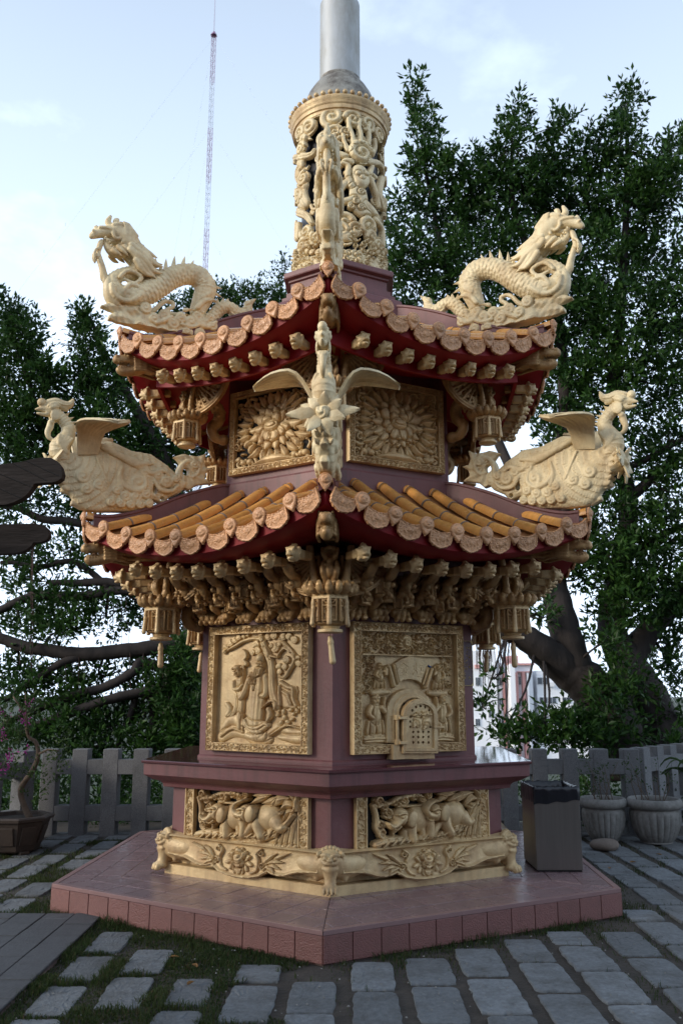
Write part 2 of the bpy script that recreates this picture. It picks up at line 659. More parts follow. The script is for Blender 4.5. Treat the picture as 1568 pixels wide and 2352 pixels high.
        if skirt:
            cp = np.pad(cell, 1)
            E = []
            a = np.argwhere(cp[1:-1, 1:-1] & ~cp[1:-1, :-2])
            E.append(np.stack([I[a[:, 0], a[:, 1]], I[a[:, 0] + 1, a[:, 1]]], 1))
            a = np.argwhere(cp[1:-1, 1:-1] & ~cp[1:-1, 2:])
            E.append(np.stack([I[a[:, 0] + 1, a[:, 1] + 1], I[a[:, 0], a[:, 1] + 1]], 1))
            a = np.argwhere(cp[1:-1, 1:-1] & ~cp[:-2, 1:-1])
            E.append(np.stack([I[a[:, 0], a[:, 1] + 1], I[a[:, 0], a[:, 1]]], 1))
            a = np.argwhere(cp[1:-1, 1:-1] & ~cp[2:, 1:-1])
            E.append(np.stack([I[a[:, 0] + 1, a[:, 1]], I[a[:, 0] + 1, a[:, 1] + 1]], 1))
            E = np.concatenate(E)
            n0 = len(Vf)
            Vb = Vf.copy()
            Vb[:, 1] = -back
            Vf = np.concatenate([Vf, Vb])
            Q = np.concatenate([Q, np.stack([E[:, 1], E[:, 0], E[:, 0] + n0, E[:, 1] + n0], 1)])
        used = np.unique(Q)
        re = np.full(len(Vf), -1, np.int64)
        re[used] = np.arange(len(used))
        Vf, Q = Vf[used], re[Q]
        if bend:                     # wrap onto a cylinder of that radius: u is arc length
            a = Vf[:, 0] / bend
            r = bend - Vf[:, 1]
            Vf = np.stack([r * np.sin(a), -r * np.cos(a), Vf[:, 2]], 1)
        me = mesh(name, Vf, Q, mat, True)
        me.set_sharp_from_angle(angle=math.radians(62))
        return me


# ------------------------------------------------------------------ materials
def mat(name, col, rough=0.6, metal=0.0, var=0.12, scale=9.0, rnd=0.0, bump=0.0, bscale=60.0, spec=0.5, dirt=None, coat=0.0, stretch=None, streak=None):
    """principled paint or stone: two sizes of mottling, per-object variation, fine relief, patches of dirt"""
    m = bpy.data.materials.new(name)
    m.use_nodes = True
    N, L = m.node_tree.nodes, m.node_tree.links
    b = N['Principled BSDF']
    b.inputs['Roughness'].default_value = rough
    b.inputs['Metallic'].default_value = metal
    b.inputs['Specular IOR Level'].default_value = spec
    if coat:
        b.inputs['Coat Weight'].default_value = coat
        b.inputs['Coat Roughness'].default_value = 0.12
    tc = N.new('ShaderNodeTexCoord')
    oi = N.new('ShaderNodeObjectInfo')
    add = N.new('ShaderNodeVectorMath')
    add.operation = 'MULTIPLY_ADD'
    add.inputs[1].default_value = stretch or (1, 1, 1)
    sc = N.new('ShaderNodeVectorMath')
    sc.operation = 'SCALE'
    sc.inputs[0].default_value = (17.3, 9.1, 13.7)
    L.new(oi.outputs['Random'], sc.inputs['Scale'])
    L.new(tc.outputs['Object'], add.inputs[0])
    L.new(sc.outputs[0], add.inputs[2])
    n1 = N.new('ShaderNodeTexNoise')
    n1.inputs['Scale'].default_value = scale
    n1.inputs['Detail'].default_value = 6
    n1.inputs['Roughness'].default_value = 0.65
    L.new(add.outputs[0], n1.inputs['Vector'])
    r = N.new('ShaderNodeMapRange')
    r.inputs[1].default_value, r.inputs[2].default_value = 0.3, 0.7
    r.inputs[3].default_value, r.inputs[4].default_value = 1 - var, 1 + var
    L.new(n1.outputs['Fac'], r.inputs[0])
    fac = r.outputs[0]
    if rnd:
        r2 = N.new('ShaderNodeMapRange')
        r2.inputs[3].default_value, r2.inputs[4].default_value = 1 - rnd, 1 + rnd
        L.new(oi.outputs['Random'], r2.inputs[0])
        mu = N.new('ShaderNodeMath')
        mu.operation = 'MULTIPLY'
        L.new(fac, mu.inputs[0])
        L.new(r2.outputs[0], mu.inputs[1])
        fac = mu.outputs[0]
    v = N.new('ShaderNodeVectorMath')
    v.operation = 'SCALE'
    v.inputs[0].default_value = col[:3]
    L.new(fac, v.inputs['Scale'])
    out = v.outputs[0]
    if dirt:
        dcol, dscale, lo, hi, amt = dirt
        n2 = N.new('ShaderNodeTexNoise')
        n2.inputs['Scale'].default_value = dscale
        n2.inputs['Detail'].default_value = 8
        n2.inputs['Roughness'].default_value = 0.7
        L.new(add.outputs[0], n2.inputs['Vector'])
        r3 = N.new('ShaderNodeMapRange')
        r3.inputs[1].default_value, r3.inputs[2].default_value = lo, hi
        r3.inputs[4].default_value = amt
        L.new(n2.outputs['Fac'], r3.inputs[0])
        mx = N.new('ShaderNodeMix')
        mx.data_type = 'RGBA'
        mx.inputs[7].default_value = (*dcol, 1)
        L.new(r3.outputs[0], mx.inputs[0])
        L.new(out, mx.inputs[6])
        out = mx.outputs[2]
        rr = N.new('ShaderNodeMapRange')
        rr.inputs[3].default_value, rr.inputs[4].default_value = rough, min(rough + 0.25, 1)
        L.new(r3.outputs[0], rr.inputs[0])
        L.new(rr.outputs[0], b.inputs['Roughness'])
    if streak:                                          # runs of rain-washed grime down the surface
        scol, amt = streak
        vm = N.new('ShaderNodeVectorMath')
        vm.operation = 'MULTIPLY'
        vm.inputs[1].default_value = (13, 13, 1.1)
        L.new(add.outputs[0], vm.inputs[0])
        n4 = N.new('ShaderNodeTexNoise')
        n4.inputs['Scale'].default_value = 1.0
        n4.inputs['Detail'].default_value = 6
        n4.inputs['Roughness'].default_value = 0.6
        L.new(vm.outputs[0], n4.inputs['Vector'])
        r4 = N.new('ShaderNodeMapRange')
        r4.inputs[1].default_value, r4.inputs[2].default_value = 0.50, 0.72
        r4.inputs[4].default_value = amt
        L.new(n4.outputs['Fac'], r4.inputs[0])
        m4 = N.new('ShaderNodeMix')
        m4.data_type = 'RGBA'
        m4.inputs[7].default_value = (*scol, 1)
        L.new(r4.outputs[0], m4.inputs[0])
        L.new(out, m4.inputs[6])
        out = m4.outputs[2]
    L.new(out, b.inputs['Base Color'])
    if bump:
        n3 = N.new('ShaderNodeTexNoise')
        n3.inputs['Scale'].default_value = bscale
        n3.inputs['Detail'].default_value = 5
        L.new(add.outputs[0], n3.inputs['Vector'])
        bp = N.new('ShaderNodeBump')
        bp.inputs['Strength'].default_value = bump
        bp.inputs['Distance'].default_value = 0.01
        L.new(n3.outputs['Fac'], bp.inputs['Height'])
        L.new(bp.outputs['Normal'], b.inputs['Normal'])
    return m


M = {}
M['gold'] = mat('gold_paint', (0.65, 0.478, 0.25), 0.45, 0.15, 0.12, 7, 0.06, 0.3, 70, dirt=((0.34, 0.185, 0.08), 5.0, 0.44, 0.68, 0.65), streak=((0.20, 0.13, 0.08), 0.45))
M['ivory'] = mat('pale_gold_paint', (0.76, 0.63, 0.385), 0.5, 0.06, 0.10, 7, 0.04, 0.3, 80, dirt=((0.46, 0.285, 0.115), 4.0, 0.45, 0.68, 0.65), streak=((0.30, 0.21, 0.13), 0.40))  # much of the paler tone is the fuller light on statues and drum
M['gold_shaded'] = mat('shaded_gold_paint', (0.45, 0.285, 0.125), 0.42, 0.25, 0.18, 10, 0.14, 0.3, 90, dirt=((0.20, 0.09, 0.03), 8.0, 0.44, 0.68, 0.75), streak=((0.10, 0.06, 0.035), 0.5))  # darker gold mostly for eave shade, mixed into the colour
M['maroon'] = mat('maroon_paint', (0.165, 0.058, 0.059), 0.5, 0.0, 0.12, 3.5, 0, 0.15, 40, dirt=((0.25, 0.15, 0.145), 2.2, 0.50, 0.76, 0.45), streak=((0.075, 0.036, 0.036), 0.65))
M['maroon_slab'] = mat('polished_maroon_granite', (0.10, 0.035, 0.04), 0.09, 0.0, 0.25, 120, 0, 0.0, spec=0.75, dirt=((0.30, 0.24, 0.23), 14.0, 0.66, 0.8, 0.45))
M['red'] = mat('red_paint', (0.235, 0.004, 0.009), 0.55, 0, 0.12, 4, 0, 0.1, 30, spec=0.3, dirt=((0.28, 0.06, 0.06), 3.0, 0.64, 0.8, 0.22))
M['tube'] = mat('glazed_orange_tile', (0.72, 0.35, 0.095), 0.26, 0.0, 0.14, 14, 0.2, 0.15, 30, coat=0.35, dirt=((0.45, 0.23, 0.10), 9.0, 0.50, 0.74, 0.6))
M['cap'] = mat('glazed_terracotta_cap', (0.66, 0.345, 0.165), 0.36, 0.0, 0.18, 40, 0.16, 0.6, 160, coat=0.12, dirt=((0.30, 0.13, 0.06), 24.0, 0.46, 0.72, 0.6))
M['pan'] = mat('brown_pan_tile', (0.34, 0.155, 0.06), 0.4, 0.0, 0.25, 12, 0, 0.2, 30)
M['mortar'] = mat('grey_mortar', (0.25, 0.19, 0.15), 0.85, 0, 0.2, 30)
M['tile'] = mat('pink_floor_tile', (0.215, 0.138, 0.146), 0.26, 0.0, 0.08, 12, 0.10, 0.12, 90, dirt=((0.15, 0.105, 0.10), 3.5, 0.46, 0.70, 0.6))
M['tile_side'] = mat('terracotta_side_tile', (0.205, 0.085, 0.075), 0.42, 0.0, 0.10, 30, 0.07, 0.5, 120, dirt=((0.14, 0.07, 0.055), 7.0, 0.5, 0.75, 0.5))
M['trim'] = mat('grey_trim_tile', (0.27, 0.16, 0.155), 0.3, 0.0, 0.06, 12, 0.05)
M['grout'] = mat('dark_grout', (0.125, 0.085, 0.08), 0.9)
M['dark'] = mat('black_and_hole_shade', (0.008, 0.007, 0.007), 0.9)  # also paints the dark behind door holes and pierced carving
M['liner'] = mat('dark_steel_liner', (0.022, 0.022, 0.026), 0.35, 0.6)
M['steel'] = mat('weathered_steel_pipe', (0.43, 0.445, 0.45), 0.52, 0.35, 0.10, 6, 0, 0.05, 40, stretch=(1, 1, 0.35), dirt=((0.27, 0.245, 0.19), 3.2, 0.44, 0.68, 0.7))
M['dome'] = mat('stained_metal_dome', (0.40, 0.37, 0.31), 0.45, 0.6, 0.2, 7, dirt=((0.10, 0.085, 0.075), 4.5, 0.44, 0.6, 0.85))
M['granite'] = mat('grey_granite', (0.150, 0.152, 0.158), 0.88, 0, 0.42, 110, 0.06, 0.5, 120, dirt=((0.055, 0.054, 0.054), 3.0, 0.48, 0.72, 0.5))
M['slab'] = mat('grey_paving_stone', (0.155, 0.167, 0.176), 0.88, 0, 0.26, 34, 0.22, 0.8, 55, dirt=((0.070, 0.068, 0.062), 3.6, 0.44, 0.68, 0.7))
M['slab_dark'] = mat('dark_path_stone', (0.066, 0.067, 0.071), 0.7, 0, 0.2, 18, 0.10, 0.4, 60)
M['pot'] = mat('weathered_white_stone', (0.25, 0.245, 0.23), 0.85, 0, 0.18, 30, 0.06, 0.35, 90, dirt=((0.09, 0.085, 0.075), 4.0, 0.44, 0.68, 0.65))
M['clay'] = mat('dark_brown_clay', (0.06, 0.043, 0.033), 0.55, 0, 0.25, 14, 0, 0.3, 50)
M['binsteel'] = mat('brushed_stainless_steel', (0.22, 0.205, 0.19), 0.36, 0.75, 0.08, 30, 0, 0.04, 40, stretch=(1, 1, 0.06), dirt=((0.22, 0.19, 0.16), 6.0, 0.55, 0.75, 0.4))
M['bag'] = mat('black_plastic_bag', (0.012, 0.013, 0.018), 0.28, 0, 0.2, 12)
M['wood'] = mat('dark_weathered_wood', (0.026, 0.021, 0.019), 0.75, 0, 0.55, 5, 0.2, 0.6, 26, spec=0.15, stretch=(0.5, 3, 3))
M['bark'] = mat('banyan_bark', (0.026, 0.020, 0.018), 0.9, 0, 0.35, 9, 0, 0.9, 22, stretch=(1, 1, 0.3))
M['root'] = mat('aerial_root', (0.06, 0.035, 0.028), 0.9, 0, 0.3, 9)
M['stem'] = mat('brown_stem', (0.12, 0.085, 0.06), 0.85, 0, 0.3, 20)
M['soil'] = mat('dark_soil', (0.035, 0.026, 0.02), 0.95, 0, 0.4, 30, 0, 0.8, 60)
M['ground'] = mat('damp_earth', (0.050, 0.041, 0.033), 0.95, 0, 0.35, 7, 0, 0.8, 40)
M['stone'] = mat('brown_river_stone', (0.17, 0.135, 0.11), 0.75, 0, 0.2, 10, 0, 0.3, 40)
M['white_wall'] = mat('white_house_wall', (0.80, 0.80, 0.82), 0.8, 0, 0.04, 0.4)
M['pink_trim'] = mat('pink_house_trim', (0.58, 0.29, 0.26), 0.8, 0, 0.05, 2)
M['pane'] = mat('dark_window_glass', (0.05, 0.06, 0.075), 0.15, 0, 0.3, 0.7, 0.3)
M['aircon'] = mat('white_metal_box', (0.7, 0.7, 0.7), 0.5)
M['mast_red'] = mat('mast_red_haze', (0.30, 0.16, 0.26), 0.6)  # distance haze is mixed into the red and white of the mast
M['mast_white'] = mat('mast_white_haze', (0.55, 0.58, 0.66), 0.6)
M['wire'] = mat('steel_guy_wire', (0.66, 0.72, 0.82), 0.5)
M['hill'] = mat('scrubby_hillside', (0.026, 0.036, 0.014), 0.95, 0, 0.5, 0.5, 0, 0.8, 3)
M['gilt'] = mat('gilt_lettering', (0.45, 0.33, 0.14), 0.4, 0.4)
M['plaque'] = mat('dark_maroon_plaque', (0.07, 0.02, 0.028), 0.25)
M['blue'] = mat('blue_paint_chip', (0.02, 0.07, 0.22), 0.5)


def leafmat(name, c1, c2, trans=0.25, rough=0.42):
    m = bpy.data.materials.new(name)
    m.use_nodes = True
    N, L = m.node_tree.nodes, m.node_tree.links
    b = N['Principled BSDF']
    b.inputs['Roughness'].default_value = rough
    b.inputs['Specular IOR Level'].default_value = 0.2
    g = N.new('ShaderNodeNewGeometry')
    tcn = N.new('ShaderNodeTexCoord')
    n = N.new('ShaderNodeTexNoise')
    n.inputs['Scale'].default_value = 1.1
    n.inputs['Detail'].default_value = 3
    L.new(tcn.outputs['Object'], n.inputs['Vector'])
    ad = N.new('ShaderNodeMath')
    ad.operation = 'MULTIPLY_ADD'
    ad.inputs[1].default_value = 0.55
    L.new(g.outputs['Random Per Island'], ad.inputs[0])
    mr = N.new('ShaderNodeMapRange')
    mr.inputs[1].default_value, mr.inputs[2].default_value = 0.3, 0.75
    mr.inputs[4].default_value = 0.5
    L.new(n.outputs['Fac'], mr.inputs[0])
    L.new(mr.outputs[0], ad.inputs[2])
    mx = N.new('ShaderNodeMix')
    mx.data_type = 'RGBA'
    mx.inputs[6].default_value = (*c1, 1)
    mx.inputs[7].default_value = (*c2, 1)
    L.new(ad.outputs[0], mx.inputs[0])
    L.new(mx.outputs[2], b.inputs['Base Color'])
    t = N.new('ShaderNodeBsdfTranslucent')
    L.new(mx.outputs[2], t.inputs['Color'])
    ms = N.new('ShaderNodeMixShader')
    ms.inputs[0].default_value = trans
    L.new(b.outputs[0], ms.inputs[1])
    L.new(t.outputs[0], ms.inputs[2])
    L.new(ms.outputs[0], N['Material Output'].inputs['Surface'])
    return m


M['leaf'] = leafmat('banyan_leaf', (0.006, 0.026, 0.008), (0.050, 0.115, 0.020))
M['leaf2'] = leafmat('shrub_leaf', (0.018, 0.045, 0.012), (0.07, 0.115, 0.03), 0.3)
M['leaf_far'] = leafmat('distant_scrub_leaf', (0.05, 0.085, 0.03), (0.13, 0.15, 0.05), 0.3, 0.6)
M['grass'] = leafmat('grass_blade', (0.016, 0.042, 0.010), (0.065, 0.085, 0.025), 0.25, 0.6)
M['dry'] = leafmat('dry_grass', (0.06, 0.045, 0.025), (0.13, 0.10, 0.055), 0.2, 0.8)
M['bract'] = leafmat('magenta_flower', (0.30, 0.02, 0.22), (0.50, 0.07, 0.36), 0.35, 0.6)
M['fallen'] = leafmat('fallen_leaf', (0.20, 0.09, 0.03), (0.28, 0.15, 0.05), 0.1, 0.7)


# ------------------------------------------------------------------ ground
def ground_z(x, y):
    """flat terrace, dropping behind the stone fence into a valley"""
    d = np.maximum(y - 3.6, 0) + np.maximum(np.abs(x) - 9, 0)
    return -2.6 * (1 - np.exp(-np.maximum(d, 0) / 3.0)) - 0.10 * np.minimum(d, 90) - 0.004 * np.minimum(d, 900)


gx = np.unique(np.r_[np.linspace(-14, 14, 57), [-3000, -1500, -700, -300, -120, -60, -30, -20, 20, 30, 60, 120, 300, 700, 1500, 3000]])
gy = np.unique(np.r_[np.linspace(-14, 14, 57), [-3000, -1000, -300, -100, -40, -22, 18, 24, 32, 45, 70, 110, 180, 300, 600, 1500, 3500]])
GX, GY = np.meshgrid(gx, gy, indexing='ij')
GZ = ground_z(GX, GY) - 0.045
I = np.arange(GX.size).reshape(GX.shape)
Q = np.stack([I[:-1, :-1], I[1:, :-1], I[1:, 1:], I[:-1, 1:]], -1).reshape(-1, 4)
terrain = struct('terrain', mesh('terrain', np.stack([GX.ravel(), GY.ravel(), GZ.ravel()], 1), Q, M['hill'], True), M['hill'])
# the terrace of bare earth the paving lies in
V = [(-9, -9, -0.012), (9, -9, -0.012), (9, 3.3, -0.012), (-9, 3.3, -0.012)]
terrace = struct('terrace_ground', mesh('terrace_ground', np.array(V), [(0, 1, 2, 3)], M['ground']), M['ground'])
mb = MB().box((-9, 3.2, -3.5), (9, 3.3, -0.016))
struct('terrace_retaining_wall', mb.me('terrace_retaining_wall', M['granite']), M['granite'])

# ------------------------------------------------------------------ hexagon helpers (local frame of the pagoda: a corner points to -Y)
T30 = math.tan(PI / 6)
C30 = math.cos(PI / 6)


def FM(k, u=0.0, a=0.0, z=0.0):
    """frame on face k: x along the face, -y outward, z up"""
    return Matrix.Rotation(math.radians(30 + 60 * k), 4, 'Z') @ Matrix.Translation((u, -a, z))


def CM(k, r=0.0, y=0.0, z=0.0):
    """frame on corner k: x outward, y sideways, z up"""
    return Matrix.Rotation(math.radians(-90 + 60 * k), 4, 'Z') @ Matrix.Translation((r, y, z))


def hexme(name, prof, m, caps=True):
    return MB().lathe(prof, 6, rot=-PI / 2, caps=caps).me(name, m)


# ------------------------------------------------------------------ tiled platform
plat = root('tiled_platform', 'low hexagonal platform of pink tiles with terracotta sides under the pagoda', 'platform', (0, 0, 0), PHI)
ob('platform_core', hexme('platform_core', [(2.362, -0.2), (2.362, 0.168), (2.34, 0.174), (0.2, 0.174)], M['grout']), plat)
RP = 2.3756
AP = RP * C30


def clip_tile(u0, u1, a0, a1, g=0.0022):
    """rectangle in (u, a) clipped by the mitre |u| < a tan30; None if nothing is left"""
    P = [(u0 + g, a0 + g), (u1 - g, a0 + g), (u1 - g, a1 - g), (u0 + g, a1 - g)]
    for sg in (1, -1):
        out = []
        f = [a * T30 - g * 1.2 - sg * u for u, a in P]
        for i in range(len(P)):
            j = (i + 1) % len(P)
            if f[i] >= 0:
                out.append(P[i])
            if (f[i] >= 0) != (f[j] >= 0):
                t = f[i] / (f[i] - f[j])
                out.append((P[i][0] + (P[j][0] - P[i][0]) * t, P[i][1] + (P[j][1] - P[i][1]) * t))
        P = out
        if len(P) < 3:
            return None
    P = [p for i, p in enumerate(P) if math.hypot(p[0] - P[i - 1][0], p[1] - P[i - 1][1]) > 1e-4]
    ar = 0.5 * abs(sum(P[i - 1][0] * P[i][1] - P[i][0] * P[i - 1][1] for i in range(len(P))))
    return P if ar > 0.0006 and len(P) >= 3 else None


def slab_me(name, P, z0, z1, m, b=0.002):
    c = np.mean(P, axis=0)
    n = len(P)
    V = [(u, -a, z0) for u, a in P] + [(u, -a, z1 - b) for u, a in P]
    V += [(u + (c[0] - u) * b * 8, -(a + (c[1] - a) * b * 8), z1) for u, a in P]
    F = [tuple(range(n - 1, -1, -1)), tuple(range(2 * n, 3 * n))]
    F += [(r * n + i, r * n + (i + 1) % n, (r + 1) * n + (i + 1) % n, (r + 1) * n + i) for r in (0, 1) for i in range(n)]
    mb_ = MB().add(V, F)
    return mb_.me(name, m)


sect, side = [], []
TS = 0.198
for r in range(4):
    a1 = AP - 0.042 - r * TS
    for c in range(-7, 8):
        P = clip_tile((c - 0.5) * TS, (c + 0.5) * TS, a1 - TS, a1)
        if P:
            sect.append(slab_me('floor_tile', P, 0.16, 0.181, M['tile']))
P = clip_tile(-3, 3, AP - 0.042, AP + 0.004)
trim_me = slab_me('edge_trim', P, 0.158, 0.1835, M['trim'])
W12 = RP / 12
sm = MB().box((-W12 / 2 + 0.0025, -0.012, 0.002), (W12 / 2 - 0.0025, 0.02, 0.155), bev=0.002).me('side_tile', M['tile_side'])
sm2 = MB().box((-W12 / 2 + 0.0025, -0.012, 0.0), (W12 / 2 - 0.0025, 0.02, 0.155), bev=0.002).me('side_tile', M['tile_side'])
for k in range(6):
    for me_ in sect:
        ob('floor_tile', me_, plat, FM(k) @ Matrix.Translation((0, 0, random.uniform(-0.0007, 0.0007))))
    ob('edge_trim', trim_me, plat, FM(k))
    for i in range(12):
        ob('side_tile', sm, plat, FM(k, (i - 5.5) * W12, 2.362 * C30 + 0.003))

# ------------------------------------------------------------------ pagoda: masonry
pag = root('pagoda_furnace', 'two-tiered hexagonal maroon and gold pagoda furnace with curved orange roofs', 'pagoda', (0, 0, 0), PHI)
ob('base_course', hexme('base_course', [(1.534, 0.176), (1.534, 0.243), (1.528, 0.249), (1.40, 0.249)], M['gold']), pag)
ob('plinth_foot', hexme('plinth_foot', [(1.40, 0.244), (1.435, 0.246), (1.435, 0.462), (1.40, 0.464)], M['gold']), pag)
ob('plinth_wall', hexme('plinth_wall', [(1.47, 0.455), (1.488, 0.456), (1.488, 0.83)], M['maroon']), pag)
ob('cornice', hexme('cornice', [(1.489, 0.812), (1.572, 0.826), (1.578, 0.85), (1.60, 0.868), (1.66, 0.885), (1.722, 0.915), (1.735, 0.924), (1.738, 1.0085)], M['maroon']), pag)
ob('ledge_slab', hexme('ledge_slab', [(1.752, 1.0095), (1.759, 1.016), (1.759, 1.028), (1.752, 1.034), (1.20, 1.036)], M['maroon_slab']), pag)
ob('lower_wall', hexme('lower_wall', [(1.286, 1.0345), (1.286, 2.62)], M['maroon']), pag)
ob('wall_foot', hexme('wall_foot', [(1.300, 1.0355), (1.300, 1.052), (1.2875, 1.062), (1.27, 1.062)], M['maroon']), pag)
ob('upper_wall', hexme('upper_wall', [(1.149, 2.95), (1.149, 3.318), (1.142, 3.334), (1.121, 3.337), (1.121, 4.55)], M['maroon']), pag)

# ------------------------------------------------------------------ roofs
med_poly = [(0.044 * math.cos(t), 0.046 * math.sin(t)) for t in np.linspace(-0.55, PI + 0.55, 19)] + [(-0.024, -0.052), (0.0, -0.083), (0.024, -0.052)]


def medallion():
    R = Relief(-0.05, 0.05, -0.09, 0.055, 0.0045, 0.0)
    d = -poly_dist(np.array(med_poly), R.U, R.V_)
    m = d > -0.0025
    R.H = np.clip(d / 0.006, 0, 1) * 0.012
    q = np.sqrt(R.U ** 2 + R.V_ ** 2)
    R.H -= 0.004 * np.exp(-((q - 0.034) / 0.004) ** 2)
    R.blob(0, 0.0, 0.029, 0.03, 0.012, 0.010)                # an embossed lion mask
    R.blob(-0.012, 0.010, 0.008, 0.006, 0.006, 0.019)
    R.blob(0.012, 0.010, 0.008, 0.006, 0.006, 0.019)
    R.blob(0, -0.002, 0.008, 0.008, 0.009, 0.019)
    R.stroke([(-0.016, -0.013, 0.005), (0, -0.017, 0.006), (0.016, -0.013, 0.005)], 0.007, 0.015)
    return R.mesh('round_end_tile', M['cap'], -0.012, m)


def drip(w=0.097, h=0.105):
    top = [(-w, 0.028), (-w * 0.55, 0.006), (0, -0.004), (w * 0.55, 0.006), (w, 0.028)]
    bot = []
    for u, v in ((1.0, -0.028), (0.99, -0.052), (0.93, -0.074), (0.83, -0.088), (0.74, -0.089), (0.58, -0.104), (0.46, -0.104), (0.26, -0.114), (0.12, -0.114), (0.0, -0.122)):
        bot.append((w * u, v))
    P = top + bot + [(-u, v) for u, v in bot[::-1][1:]]
    R = Relief(-w - 0.005, w + 0.005, -0.129, 0.034, 0.0045, 0.0)
    d = -poly_dist(np.array(P), R.U, R.V_)
    R.H = 0.010 * np.clip(d / 0.004, 0, 1) - 0.006 * np.clip((d - 0.006) / 0.004, 0, 1)
    b = R.H.copy()
    R.busy(-w * 0.8, w * 0.8, -0.08, 0.0, 46, 0.014, 0.007, 0.003, 3)
    R.blob(0, -0.045, 0.018, 0.018, 0.010, 0.003)
    R.H = np.where(d > 0.008, R.H, b)
    return R.mesh('drip_tile', M['cap'], -0.010, d > -0.0025)


MED, DRIP = medallion(), drip()
DRIP_N = drip(0.055)


def tube_tile(r, L):
    """half-round cover tile running along +y, with a slightly wider mouth and a mortar lip"""
    mb_ = MB()
    n = 10
    V, F = [], []
    ys = [(0, 1.0), (L * 0.94, 0.95), (L * 0.94, 0.90), (L * 1.03, 0.90)]
    for y, sc in ys:
        for j in range(n + 1):
            a = -0.25 + (PI + 0.5) * j / n
            V.append((r * sc * math.cos(a), y, r * sc * math.sin(a)))
    for i in range(len(ys) - 1):
        for j in range(n):
            F.append((i * (n + 1) + j, i * (n + 1) + j + 1, (i + 1) * (n + 1) + j + 1, (i + 1) * (n + 1) + j))
    F.append(tuple(range(n, -1, -1)))
    mb_.add(V, F)
    return sharp(mb_.me('tube_tile', M['tube']), 40)


def joint_ring(r):
    V, F = [], []
    n = 10
    for y, sc in ((-0.004, 0.93), (-0.004, 1.03), (0.010, 1.03), (0.010, 0.93)):
        for j in range(n + 1):
            a = -0.25 + (PI + 0.5) * j / n
            V.append((r * sc * math.cos(a), y, r * sc * math.sin(a)))
    for i in range(3):
        for j in range(n):
            F.append((i * (n + 1) + j, i * (n + 1) + j + 1, (i + 1) * (n + 1) + j + 1, (i + 1) * (n + 1) + j))
    return MB().add(V, F).me('mortar_joint', M['mortar'])


def frame(P, ydir, zdir):
    """matrix with origin P, y along ydir, z near zdir"""
    y = Vector(ydir).normalized()
    x = y.cross(Vector(zdir)).normalized()
    z = x.cross(y)
    m = Matrix((x, y, z)).transposed().to_4x4()
    m.translation = P
    return m


